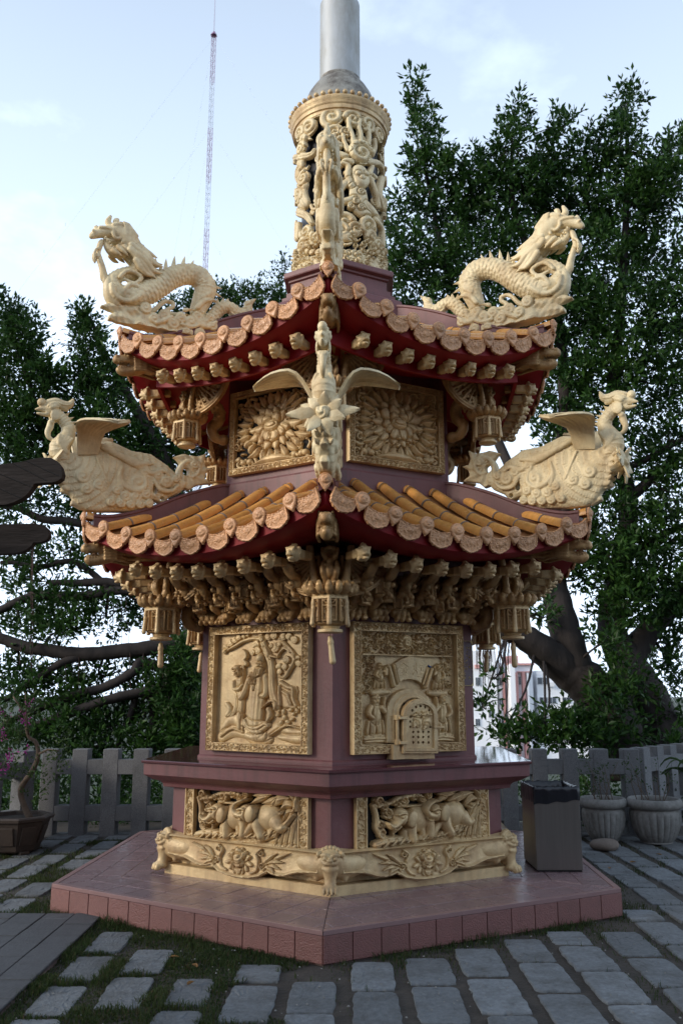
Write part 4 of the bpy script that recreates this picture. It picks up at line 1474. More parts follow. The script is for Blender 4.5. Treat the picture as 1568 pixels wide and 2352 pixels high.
# ---- dark plaque with gilt columns of writing, on the pilaster at the right
TP = Trace(1240, 1730, 60 / 1008, face=0, ap=A1)
ua, va = TP(150, 2260)
ub, vb = TP(680, 225)
pq = ob('writing_plaque', MB().box((ua, -0.010, va), (ub, 0.002, vb), bev=0.002).me('writing_plaque', M['plaque']), pag, FM(0, 0, A1 + 0.001))
pq['label'] = 'narrow dark plaque with gilt columns of characters'
mb = MB()
for x0, x1, z0, z1 in ((ua, ub, va, va + 0.003), (ua, ub, vb - 0.003, vb), (ua, ua + 0.003, va, vb), (ub - 0.003, ub, va, vb)):
    mb.box((x0, -0.0125, z0), (x1, -0.009, z1))
for cx_, cz, sx, sz in ((ua, va, 1, 1), (ub, va, -1, 1), (ua, vb, 1, -1), (ub, vb, -1, -1)):
    mb.add([(cx_, -0.0115, cz), (cx_ + sx * 0.024, -0.0115, cz), (cx_, -0.0115, cz + sz * 0.032)], [(0, 1, 2)])
ob('plaque_border', mb.me('plaque_border', M['gilt']), pq)
gr = np.random.default_rng(5)
for cxp, ys in ((240, (520, 700, 880, 1050, 1220, 1400, 1570, 1740, 1920)), (355, (1110, 1290, 1480, 1720, 1910)), (445, (540, 720, 900, 1120, 1300, 1490)), (570, (545, 980, 1420, 1900))):
    for yp in ys:
        w = 44 if cxp < 560 else 58
        mb = MB()
        for _ in range(6):                               # brush strokes of one character
            horiz = gr.random() < 0.55
            a, b = gr.uniform(-.75, .75), gr.uniform(-.75, .75)
            L = gr.uniform(.5, .95)
            p, q = ((a * .4 - L * .6, b), (a * .4 + L * .6, b + gr.uniform(-.1, .15))) if horiz else ((a, b - L * .5), (a + gr.uniform(-.25, .25), b + L * .5))
            P0, P1 = TP(cxp + p[0] * w, yp + p[1] * 72), TP(cxp + q[0] * w, yp + q[1] * 72)
            mb.tube([(P0[0], -0.011, P0[1]), (P1[0], -0.011, P1[1])], 0.0016, 4)
        ob('gilt_character', mb.me('gilt_character', M['gilt']), pq)

# ---- plinth: striding elephants between scroll pilasters
AC = 1.488 * C30
TE = Trace(420, 2040, 0.30612, face=-1, ap=AC + 0.05)
pE = []
EU0, EU1, EV0, EV1 = -0.497, 0.478, 0.462, 0.819
pE.append(('openwork_backing', plate('openwork_backing', EU0, EU1, EV0, EV1, 0.004, M['dark'])))  # black board in place of the shaded depth behind the openwork
for u in (EU0 - 0.092, EU1 + 0.004):
    R = Relief(u, u + 0.088, EV0 - 0.004, EV1, 0.004, 0.030)
    R.scrolls(u + .008, u + .08, EV0, EV1, 0.034, 0.014, 0.029, 5, True)
    e = np.minimum(R.U - u, u + 0.088 - R.U)
    R.H = np.where(e < 0.010, 0.046, R.H)
    pE.append(('scroll_pilaster', R.mesh('scroll_pilaster', M['gold'])))
g = PR(TE, 355, 350, 830, 720)
for x, y, r in ((415, 390, 42), (602, 412, 44), (478, 498, 40), (418, 590, 40), (432, 660, 38), (520, 640, 30), (690, 395, 34), (455, 440, 30), (530, 420, 26), (750, 420, 30), (800, 390, 30)):
    g.C(x, y, r, 0.040, 0.030, 1.5, x * .1, 1 if y % 20 else -1, w=0.34)
for L in ([(415, 430, 16), (500, 420, 16), (560, 390, 18), (650, 380, 18), (740, 390, 14)], [(380, 420, 18), (400, 520, 20), (395, 620, 20), (440, 700, 20)], [(480, 530, 16), (520, 600, 16), (510, 690, 16)], [(560, 460, 12), (760, 480, 12)]):
    g.S(L, 0.038, 0.024, 14)
pE.append(('cloud_carving', g.me('cloud_carving', M['gold'])))
g = PR(TE, 820, 370, 1268, 680)
for L in ([(860, 470, 8), (930, 430, 30), (1010, 410, 8)], [(880, 400, 8), (960, 400, 26), (1040, 390, 6)], [(1030, 500, 8), (1090, 440, 42), (1190, 430, 10)], [(1110, 540, 8), (1170, 480, 36), (1240, 500, 8)], [(960, 470, 8), (1030, 450, 30), (1080, 420, 8)], [(1140, 640, 10), (1170, 560, 30), (1230, 540, 10)], [(1200, 400, 10), (1240, 450, 26), (1255, 540, 10)]):
    g.S(L, 0.048, 0.030, 12, 0.5, 0.007, 2)
g.S([(1255, 400, 12), (1240, 500, 14), (1190, 600, 14), (1150, 660, 12)], 0.04, 0.03, 10)
pE.append(('leaf_carving', g.me('leaf_carving', M['gold'])))
g = PR(TE, 350, 540, 1268, 872)
g.P([(900, 836), (1050, 770), (1170, 690), (1255, 560), (1262, 862), (1200, 866)], 0.040, 0.020, 0.02)
g.S([(375, 745, 26), (470, 735, 38), (560, 745, 36), (680, 760, 34), (800, 765, 32), (920, 765, 34), (1050, 735, 34), (1150, 670, 30), (1235, 575, 16)], 0.065, 0.026, 30, 0.5, 0.010, 3)
g.S([(420, 785, 18), (560, 795, 20), (720, 810, 22), (860, 810, 24), (960, 800, 18), (1080, 750, 14)], 0.056, 0.022, 20, 0.5, 0.006, 2)
g.S([(800, 835, 14), (950, 838, 18), (1100, 850, 18), (1245, 860, 14)], 0.05, 0.02, 12)
for x in (1060, 1110, 1160, 1210):
    g.S([(x, 850, 7), (x + 30, 760 - (x - 1060) * .7, 7)], 0.012, 0.055)
for x in range(420, 1100, 60):
    g.S([(x, 770, 6), (x + 40, 735 - max(0, x - 900) * .25, 6)], 0.008, 0.085)
pE.append(('fallen_log', g.me('fallen_log', M['gold'])))


def elephant(x, y, dx, parts):
    g = PR(TE, *parts)
    return g


g = PR(TE, 440, 470, 850, 765)
g.R.cut = 0.0
g.S([(598, 680, 32), (596, 748, 34)], 0.050, 0.026)
g.S([(735, 650, 34), (742, 742, 32)], 0.050, 0.026, 6)
g.B(700, 590, 126, 100, 0.070, 0.030, p=0.6)
g.S([(785, 600, 58), (795, 680, 42), (788, 748, 40)], 0.074, 0.032, 12)
g.S([(640, 620, 52), (645, 690, 42), (647, 752, 40)], 0.078, 0.034, 12)
g.R.cut = 0.030
g.B(566, 545, 74, 66, 0.090, 0.044)
g.R.cut = 0.0
g.S([(545, 560, 42), (512, 598, 30), (478, 606, 22), (452, 576, 13)], 0.085, 0.048, 14)
g.R.cut = 0.014
g.S([(548, 618, 11), (515, 640, 10), (488, 628, 6)], 0.050, 0.06, 8)
g.R.cut = 0.026
g.B(628, 566, 40, 62, 0.022, 0.116, -0.25, p=0.35)
g.R.cut = 0.010
g.B(548, 534, 12, 9, 0.014, 0.128)
g.S([(520, 512, 7), (552, 503, 8), (578, 512, 6)], 0.012, 0.122, 6)
pE.append(('elephant', g.me('elephant', M['gold'])))
g = PR(TE, 720, 420, 1195, 780)
g.R.cut = 0.0
g.S([(1045, 690, 40), (1008, 740, 34)], 0.050, 0.026)
g.S([(868, 660, 42), (832, 712, 38), (812, 740, 36)], 0.060, 0.030, 8)
g.B(1005, 598, 134, 106, 0.074, 0.034, p=0.6)
g.S([(1080, 640, 70), (1120, 690, 46), (1152, 682, 34)], 0.078, 0.034, 10)
g.S([(912, 630, 60), (932, 695, 48), (958, 757, 42)], 0.080, 0.040, 12)
g.R.cut = 0.030
g.B(828, 552, 78, 70, 0.094, 0.050)
g.R.cut = 0.0
g.S([(800, 566, 44), (762, 552, 32), (745, 508, 24), (768, 462, 19), (822, 438, 13)], 0.092, 0.052, 16)
g.R.cut = 0.014
g.S([(800, 612, 12), (766, 604, 11), (742, 570, 6)], 0.055, 0.066, 8)
g.R.cut = 0.026
g.B(890, 556, 44, 66, 0.024, 0.124, -0.2, p=0.35)
g.R.cut = 0.010
g.B(812, 540, 13, 9, 0.014, 0.138)
g.S([(786, 518, 7), (820, 508, 8), (845, 518, 6)], 0.012, 0.132, 6)
g.S([(1112, 540, 10), (1142, 562, 11), (1152, 538, 8)], 0.06, 0.05, 8)
pE.append(('elephant', g.me('elephant', M['gold'])))
for k in (-1, 0):
    place_panel('elephant_panel', pE, k, AC + 0.002, 0.012 if k == -1 else 0.025, 'openwork panel of two striding elephants under clouds')

# ---- scalloped apron with a lotus
AA = 1.325
half = [(0, .232), (.10, .238), (.19, .258), (.262, .296), (.30, .284), (.36, .279), (.42, .286), (.475, .305), (.53, .318), (.62, .325), (.70, .33), (.70, .478)]
R = Relief(-0.71, 0.71, 0.22, 0.482, 0.0045, 0.0)
d = -poly_dist(np.array(half + [(-u, v) for u, v in half[::-1][:-1]]), R.U, R.V_)
R.H = 0.030 + 0.022 * np.exp(-((d - 0.010) / 0.009) ** 2) + 0.016 * np.clip((0.40 - R.V_) / 0.16, 0, 1)
R.H = np.where(R.V_ > 0.458, 0.058 - 6 * (R.V_ - 0.468) ** 2 / 0.02, R.H)
apron_me = R.mesh('apron', M['gold'], -0.012, d > -0.003)
R = Relief(-0.14, 0.14, 0.245, 0.455, 0.004, -1.0)
R.cut = 0.014
for a, L, w in ((1.75, .125, .022), (-1.75, .125, .022), (1.2, .11, .022), (-1.2, .11, .022), (2.25, .105, .026), (-2.25, .105, .026), (2.75, .10, .028), (-2.75, .10, .028), (3.14, .095, .030), (.75, .10, .026), (-.75, .10, .026), (.3, .098, .026), (-.3, .098, .026)):
    c0, s0 = math.sin(a), math.cos(a) * .92
    R.stroke([(c0 * .02, .350 + s0 * .02, .012), (c0 * L * .55, .350 + s0 * L * .55, w), (c0 * L * .85, .350 + s0 * L * .85, w * .75), (c0 * L * 1.02, .350 + s0 * L * 1.02, .003)], 0.026, 0.038, 10, 0.3)
for a, L, w in ((.9, .07, .026), (-.9, .07, .026), (0, .075, .030), (2.4, .055, .026), (-2.4, .055, .026), (3.14, .05, .028)):
    c0, s0 = math.sin(a), math.cos(a)
    R.stroke([(c0 * .01, .362 + s0 * .01, .014), (c0 * L * .6, .362 + s0 * L * .6, w), (c0 * L, .362 + s0 * L, .004)], 0.026, 0.050, 8, 0.3)
R.blob(0, .372, .040, .038, 0.034, 0.052)
R.blob(0, .386, .020, .012, 0.012, 0.076)
lotus_me = R.mesh('lotus_relief', M['gold'], 0.02, R.H > -0.5)
scr = []
for sg in (1, -1):
    R = Relief(*(sorted((sg * 0.10, sg * 0.47))), 0.25, 0.458, 0.004, -1.0)
    R.cut = 0.012
    q = lambda L: [(sg * a, b, r) for a, b, r in L]
    R.stroke(q([(.11, .275, .010), (.165, .30, .012), (.18, .36, .012), (.16, .41, .012), (.19, .44, .010)]), 0.030, 0.034, 14)
    R.spiral(sg * .20, .42, .026, 1.4, .3, .024, 0.034, 1.5, sg, disc=False)
    R.spiral(sg * .215, .335, .030, 1.5, .3, .028, 0.034, 0, -sg, disc=False)
    R.spiral(sg * .25, .305, .022, 1.3, .3, .024, 0.036, 2, sg, disc=False)
    for a0, a1 in (((.24, .345), (.45, .44)), ((.24, .35), (.40, .375)), ((.25, .335), (.38, .325)), ((.235, .36), (.34, .43)), ((.25, .33), (.33, .295))):
        mx, my = (a0[0] + a1[0]) / 2, (a0[1] + a1[1]) / 2 + 0.008
        R.stroke(q([(*a0, .008), (mx, my, .017), (*a1, .003)]), 0.030, 0.034, 8, 0.5, 0.005, 2)
    scr.append(R.mesh('acanthus_scroll', M['gold'], 0.02, R.H > -0.5))
for k in FACES:
    ap = ob('apron', apron_me, pag, FM(k, 0, AA))
    ob('lotus_relief', lotus_me, ap)
    for s_ in scr:
        ob('acanthus_scroll', s_, ap)

# ---- upper panels: open lotus in foliage
A2 = 1.121 * C30


def lotus_panel(seed, pierced):
    out = [('panel_frame', border('panel_frame', -0.470, 0.470, 3.394, 4.150, 0.058, 0.050, 0.021, M['gold'], seed))]
    out.append(('panel_field', plate('panel_field', -0.44, 0.44, 3.42, 4.12, 0.004, M['dark'] if pierced else M['gold'])))  # pierced field is black, standing in for the shade in its holes
    R = Relief(-0.414, 0.414, 3.45, 4.095, 0.004, -1.0)
    R.cut = 0.012
    R.busy(-0.40, 0.40, 3.47, 4.08, 150 if pierced else 240, 0.050, 0.034, 0.012, seed)
    q_ = np.random.default_rng(seed)
    for i in range(26):                                  # curling leaves round the rim
        a = 2 * PI * i / 26
        u, v = 0.36 * math.cos(a), 3.775 + 0.285 * math.sin(a)
        R.stroke([(u * 0.72, 3.775 + (v - 3.775) * .72, .012), (u * .9, 3.775 + (v - 3.775) * .9, .034), (u * 1.04 + q_.uniform(-.05, .05), 3.775 + (v - 3.775) * 1.05, .010)], 0.040, 0.016, 8, 0.5, 0.007, 2)
    out.append(('foliage_carving', R.mesh('foliage_carving', M['gold'], 0.0, R.H > -0.5)))
    R = Relief(-0.30, 0.30, 3.47, 4.04, 0.004, -1.0)
    R.cut = 0.014
    pet = []
    for an, r1, w, b in ((30, .255, .060, .020), (150, .255, .060, .020), (58, .265, .062, .022), (122, .265, .062, .022), (90, .27, .064, .024), (4, .27, .046, .026), (176, .27, .046, .026), (-22, .27, .044, .028), (202, .27, .044, .028), (228, .235, .046, .030), (312, .235, .046, .030), (252, .215, .048, .033), (288, .215, .048, .033), (45, .185, .060, .040), (135, .185, .060, .040), (75, .19, .060, .043), (105, .19, .060, .045), (190, .19, .044, .046), (350, .19, .044, .046), (218, .165, .046, .048), (322, .165, .046, .048), (270, .155, .052, .050), (245, .15, .046, .051), (297, .15, .046, .051), (60, .115, .050, .060), (120, .115, .050, .060)):
        pet.append((math.radians(an), .03, r1, w, .028, b))
    for j, (a, r0, r1, w, h, b) in enumerate(pet):
        a, r1, w = a + q_.uniform(-.13, .13), r1 * .84 * q_.uniform(.86, 1.12), w * .84 * q_.uniform(.85, 1.1)
        c0, s0 = math.cos(a) * 1.12, math.sin(a)
        bend_ = 0.02 * math.cos(a) if s0 > 0 else -0.02 * math.cos(a)
        R.stroke([(c0 * r0, 3.765 + s0 * r0, w * .55), (c0 * (r0 * .45 + r1 * .55), 3.765 + s0 * (r0 * .45 + r1 * .55), w), (c0 * (r0 * .2 + r1 * .8) + bend_ * .5, 3.765 + s0 * (r0 * .2 + r1 * .8), w * .8), (c0 * r1 * 1.05 + bend_, 3.765 + s0 * r1 * 1.05, .004)], h, b + 0.0012 * (j % 2), 10, 0.28, 0.005, 1)
    R.blob(0, 3.772, .075, .050, .036, .062)
    R.blob(0, 3.782, .045, .022, .012, .088, rings=1, ramp=.014)
    out.append(('lotus_flower', R.mesh('lotus_flower', M['gold'], 0.0, R.H > -0.5)))
    R = Relief(-0.36, 0.36, 3.445, 3.58, 0.004, -1.0)
    R.poly([(-.27, 3.45), (-.17, 3.49), (-.08, 3.525), (.02, 3.535), (.12, 3.515), (.2, 3.48), (.27, 3.45)], .05, .016, .03)
    for x in (-.32, -.25, .22, .29, .33):
        R.blob(x, 3.495, .032, .03, .04, .016)
    out.append(('lotus_mound', R.mesh('lotus_mound', M['gold'], 0.0, R.H > -0.5)))
    return out


LP1, LP2 = lotus_panel(41, True), lotus_panel(57, False)
place_panel('lotus_panel', LP1, -1, A2 + 0.003, -0.03, 'pierced gold panel of an open lotus, left of the front phoenix')
place_panel('lotus_panel', LP2, 0, A2 + 0.003, 0.02, 'solid gold panel of an open lotus, right of the front phoenix')

# ---- pierced drum of the chimney: clouds, flaming pearls and leaping beasts
RD = 0.436
TC = Trace(700, 0, 430 / 1264, cyl=RD + 0.02)
CIRC = 2 * PI * RD
R = Relief(-CIRC / 2, CIRC / 2, 5.484, 7.125, 0.0062, -1.0)
R.cut = 0.016
kk = TC.k(650, 1500)


def drum_motifs(du, tx):
    q = lambda L: [(TC(x, y)[0] + du, TC(x, y)[1], r * kk) for x, y, r in L]

    def c(x, y, r, h=0.028, b=0.016, cw=1):
        u, v = TC(x, y)
        R.spiral(u + du, v, r * kk, 1.5, .3, h, b, x * .07, cw)

    # clouds under the rim
    for x, y, r in ((600, 930, 85), (760, 950, 70), (870, 985, 65), (420, 1010, 75), (345, 1060, 60), (620, 1050, 70), (540, 1100, 70), (960, 1070, 60), (700, 1050, 40)):
        c(x, y, r, 0.030, 0.018, 1 if x % 20 else -1)
    # flaming pearl with long wavering rays
    c(815, 1225, 95, 0.045, 0.03)
    for L in ([(760, 1150, 22), (750, 1080, 20), (725, 1010, 20), (720, 950, 16)], [(810, 1140, 22), (815, 1070, 20), (800, 1010, 20), (810, 960, 16)], [(870, 1160, 22), (880, 1090, 20), (870, 1030, 20), (880, 980, 16)], [(720, 1200, 24), (690, 1140, 20), (680, 1080, 14)], [(900, 1230, 24), (925, 1170, 20), (920, 1110, 16)], [(700, 1250, 30), (640, 1230, 26), (590, 1260, 18)], [(880, 1290, 30), (960, 1300, 24), (985, 1340, 18)], [(740, 1290, 30), (690, 1290, 22), (660, 1330, 16)]):
        R.stroke(q(L), 0.034, 0.016, 12)
    # leaping beast with raised paws
    for L in ([(790, 1480, 60), (800, 1560, 75), (810, 1640, 80), (850, 1700, 60)], [(740, 1480, 30), (715, 1400, 26), (720, 1330, 22), (670, 1310, 16)], [(850, 1470, 26), (880, 1390, 24), (900, 1330, 18)], [(760, 1600, 36), (690, 1610, 26), (640, 1640, 22), (625, 1690, 14)], [(860, 1640, 40), (910, 1690, 34), (950, 1750, 22)], [(890, 1430, 24), (930, 1550, 22), (950, 1650, 18)]):
        R.stroke(q(L), 0.040, 0.018, 12)
    R.stroke(q([(805, 1380, 64), (815, 1420, 70), (810, 1460, 54)]), 0.062, 0.02, 8)
    for x, y in ((785, 1400), (840, 1400), (812, 1430)):
        u, v = TC(x, y)
        R.blob(u + du, v, 20 * kk, 20 * kk, 0.016, 0.07)
    for x, y in ((770, 1610), (810, 1540), (740, 1655), (810, 1665)):
        c(x, y, 26, 0.014, 0.05)
    # scroll clouds
    for x, y, r in ((700, 1770, 88), (780, 1830, 60), (880, 1800, 80), (900, 1890, 70), (660, 1840, 60), (950, 1960, 50), (590, 1700, 50)):
        c(x, y, r, 0.036, 0.018, -1)
    for L in ([(620, 1880, 40), (720, 1890, 40), (780, 1860, 30)], [(930, 1750, 26), (985, 1830, 26), (990, 1950, 24)], [(610, 1510, 24), (660, 1450, 26), (640, 1390, 14)], [(620, 1580, 26), (680, 1480, 30), (730, 1440, 22)]):
        R.stroke(q(L), 0.034, 0.016, 10)
    # second beast to the left and its coils
    for L in ([(380, 1100, 40), (350, 1200, 46), (360, 1300, 46), (330, 1380, 40), (370, 1450, 60), (350, 1540, 70), (380, 1620, 56)], [(310, 1250, 30), (420, 1240, 26), (470, 1200, 20)], [(340, 1690, 34), (400, 1720, 30), (440, 1780, 20)], [(330, 1800, 40), (330, 1880, 44)], [(560, 1230, 40), (600, 1180, 46), (640, 1160, 40)], [(560, 1350, 30), (590, 1420, 26), (560, 1500, 26)], [(980, 1420, 30), (960, 1540, 34), (990, 1650, 30)], [(520, 1600, 40), (560, 1660, 34), (540, 1740, 30)]):
        R.stroke(q(L), 0.042, 0.016, 12, 0.5, 0.01, 3)
    for x, y, r in ((360, 1180, 50), (380, 1420, 60), (340, 1560, 60), (400, 1850, 60), (370, 1960, 55), (480, 1900, 60), (530, 1820, 50)):
        c(x, y, r, 0.03, 0.022)
    # waves round the foot
    for x in range(300, 1010, 46):
        for y in (2010, 2070, 2130, 2180):
            u, v = TC(650 + (x - 650), y)
            R.blob(u + du + (0.012 if y % 20 else 0), v, 34 * kk, 24 * kk, 0.030, 0.014, 0.5, 0.5, 1.5, 0.010)


R.busy(-CIRC / 2, CIRC / 2, 5.60, 7.10, 150, 0.055, 0.020, 0.006, 77)
drum_motifs(0.0, 0)
drum_motifs(CIRC * 0.5, 0)
R.busy(-CIRC / 2, -0.64, 5.7, 7.1, 26, 0.07, 0.034, 0.016, 3)
R.busy(0.64, CIRC / 2, 5.7, 7.1, 26, 0.07, 0.034, 0.016, 4)
R.up(0.026 + 0 * R.H, (R.V_ < 5.62) & (R.H > -2))
R.busy(-CIRC / 2, CIRC / 2, 5.50, 5.80, 260, 0.034, 0.040, 0.014, 6)
R.up(0.024 + 0 * R.H, (R.V_ > 7.105) & (R.H > -2))
drum = ob('pierced_drum', R.mesh('pierced_drum', M['ivory'], -0.004, R.H > -0.5, bend=RD), pag)
drum['label'] = 'pierced chimney drum carved with clouds, flaming pearls and beasts'


# ------------------------------------------------------------------ carved corner feet, beam ends, lanterns and brackets
def rotY(a):
    c, s = math.cos(a), math.sin(a)
    return np.array([[c, 0, s], [0, 1, 0], [-s, 0, c]])


def curls(S, c, r, n, rad, seed, k=0.003):
    q = np.random.default_rng(seed)
    for _ in range(n):
        v = q.normal(size=3)
        v /= np.linalg.norm(v)
        S.ell(np.array(c) + v * np.array(r), rad * q.uniform(.7, 1.2), k)
    return S


# lion foot: mask, mane along both faces, leg and paw; x outward, z up, origin on the platform at the corner
S = SDF((-0.26, -0.30, -0.01), (0.13, 0.30, 0.345), 0.0065)
for sg in (1, -1):
    d0 = np.array([-0.5, sg * 0.866, 0])
    P0 = np.array([-0.02, 0, 0.205])
    S.chain([P0 + d0 * .02, P0 + d0 * .10 + [0, 0, -.01], P0 + d0 * .20 + [0, 0, -.005], P0 + d0 * .29 + [0, 0, .02]], [.092, .088, .074, .035], 0.03, 10)
    for i in range(7):
        a = P0 + d0 * (.09 + .012 * i) + np.array([.035, sg * .02, .055 - .02 * i])
        S.chain([a, a + d0 * .07 + [0.012, 0, .004], a + d0 * .15 + [0.0, 0, .018 - .008 * i]], [.0155, .013, .004], 0.001, 6)
    S.ell(P0 + d0 * .085 + [.04, sg * .02, -.09], .028, 0.01)
S.ell((0.01, 0, 0.235), (0.080, 0.085, 0.075), 0.012)
for j in range(15):                                  # mane curls framing the mask
    a = -0.5 + j * (PI + 1.0) / 14
    S.ell((0.018, .088 * math.cos(a), 0.238 + .078 * math.sin(a)), (.024, .0165, .0165), 0.002)
for sg in (1, -1):
    S.chain([(0.088, sg * .006, 0.262), (0.082, sg * .034, 0.278), (0.055, sg * .062, 0.268)], [.012, .015, .010], 0.003, 8)
    S.ell((0.084, sg * 0.034, 0.252), .0165, 0.001)
    S.chain([(0.098, 0, 0.226), (0.090, sg * .034, 0.222), (0.066, sg * .058, 0.236)], [.014, .013, .009], 0.003, 8)
    S.ell((0.045, sg * 0.083, 0.275), (.02, .014, .022), 0.003)
S.ell((0.104, 0, 0.243), (.016, .024, .014), 0.002)
for i in range(-3, 4):
    S.box((0.088 - abs(i) * .005, i * 0.0145, 0.204), (.010, .0055, .011), .003, 0.0)
S.chain([(0.07, -.045, 0.186), (0.085, 0, 0.180), (0.07, .045, 0.186)], [.014, .016, .014], 0.003, 8)
S.chain([(0.05, 0, 0.185), (0.045, 0, 0.15), (0.052, 0, 0.10), (0.06, 0, 0.075)], [.050, .043, .036, .038], 0.008, 10)
for i in range(4):                                   # tufts behind the leg
    S.chain([(0.02, 0, 0.16 - .02 * i), (-0.01, 0, 0.145 - .02 * i), (-0.03, 0, 0.15 - .02 * i)], [.022, .016, .006], 0.003, 6)
S.ell((0.066, 0, 0.060), (.050, .056, .034), 0.004)
for i in (-1.5, -.5, .5, 1.5):
    S.ell((0.112 - abs(i) * .008, i * 0.027, 0.048), (.024, .0135, .026), 0.0)
    S.ell((0.132 - abs(i) * .008, i * 0.027, 0.036), (.010, .006, .010), 0.001)
foot_me = S.mesh('lion_foot', M['gold'])
for k in FACES:
    ob('lion_foot', foot_me, pag, CM(k, 1.500, 0, 0.185))

# lion-mask beam end; x outward
S = SDF((-0.10, -0.055, -0.06), (0.062, 0.055, 0.06), 0.0052)
S.box((-0.05, 0, 0.0), (0.045, 0.023, 0.027), 0.008, 0.004)
S.ell((0.0, 0, 0.0), (0.040, 0.036, 0.042), 0.008)
curls(S, (-0.010, 0, 0.0), (0.012, 0.038, 0.043), 30, 0.0115, 3)
S.ell((0.030, 0, -0.012), (0.022, 0.022, 0.015), 0.005)
S.ell((0.044, 0, -0.001), (0.010, 0.012, 0.008), 0.003)
for sg in (1, -1):
    S.ell((0.030, sg * 0.016, 0.013), 0.009, 0.002)
    S.chain([(0.028, sg * 0.004, 0.022), (0.027, sg * 0.026, 0.024)], 0.0065, 0.003)
S.box((0.040, 0, -0.022), (0.02, 0.014, 0.0035), 0.001, 0.002, op=-1)
S.ell((0.026, 0, -0.034), (0.018, 0.017, 0.010), 0.004)
lion_me = S.mesh('lion_mask_beam', M['gold'])
arm_me = MB().box((-0.17, -0.022, -0.022), (-0.06, 0.022, 0.026), bev=0.006).me('beam_shaft', M['gold_shaded'])
for ap, pit, zb, lf in ((1.80, 0.216, 2.437, 0.065), (1.685, 0.195, 4.080, 0.06)):
    for k in FACES:
        for i in range(8):
            u = (i - 3.5) * pit
            lm = ob('lion_mask_beam', lion_me, pag, FM(k, u, ap, zb + lf * (u / (3.5 * pit)) ** 2) @ Matrix.Rotation(-PI / 2, 4, 'Z') @ Matrix.Rotation(random.uniform(-.05, .05), 4, 'Z') @ Matrix.Diagonal((1.28, 1.28, 1.28, 1)))
            ob('beam_shaft', arm_me, lm)

# corner beam ending in an open-mouthed dragon head; x outward, origin at the snout
S = SDF((-0.50, -0.10, -0.13), (0.03, 0.10, 0.115), 0.0072)
S.chain([(-0.50, 0, -0.03), (-0.30, 0, -0.025), (-0.20, 0, -0.01)], [.055, .058, .062], 0.02)
S.chain([(-0.22, 0, 0.012), (-0.14, 0, 0.028), (-0.07, 0, 0.02), (-0.015, 0, 0.022)], [.058, .052, .046, .034], 0.015, 10)
S.ell((-0.018, 0, 0.045), (.03, .045, .018), 0.01)
S.chain([(-0.20, 0, -0.045), (-0.12, 0, -0.072), (-0.06, 0, -0.078), (-0.03, 0, -0.062)], [.05, .038, .034, .026], 0.012, 8)
S.box((-0.03, 0, -0.022), (0.085, 0.12, 0.017), 0.01, 0.006, op=-1)
S.ell((-0.07, 0, -0.032), (.05, .022, .014), 0.006)
for sg in (1, -1):
    S.ell((-0.11, sg * .042, 0.050), .018, 0.004)
    S.chain([(-0.14, sg * .045, 0.062), (-0.08, sg * .046, 0.07)], .011, 0.004)
    S.ell((-0.01, sg * .026, 0.052), .013, 0.004)
    for j in range(6):
        zz = 0.05 - 0.024 * j
        S.chain([(-0.16, sg * .055, zz), (-0.26, sg * .068, zz - .006), (-0.36, sg * .060, zz + .004 - .008 * j), (-0.42, sg * .055, zz - .012)], [.014, .013, .010, .003], 0.004, 8)
    S.chain([(-0.17, sg * .03, 0.07), (-0.26, sg * .045, 0.09), (-0.34, sg * .05, 0.075)], [.014, .010, .004], 0.005, 8)
    for i in range(4):
        S.ell((-0.025 - .022 * i, sg * .036, -0.008), (.006, .006, .011), 0.001)
        S.ell((-0.04 - .022 * i, sg * .030, -0.044), (.006, .006, .010), 0.001)
dh_me = S.mesh('dragon_head_beam', M['gold_shaded'])
ds_me = MB().box((-1.15, -0.05, -0.085), (-0.45, 0.05, 0.02), bev=0.008).me('beam_shaft', M['gold_shaded'])
for R_, Z_ in ((2.305, 2.648), (2.145, 4.285)):
    for k in FACES:
        o = ob('dragon_head_beam', dh_me, pag, CM(k, R_, 0, Z_) @ Matrix.Rotation(0.10, 4, 'Y'))
        ob('beam_shaft', ds_me, o)


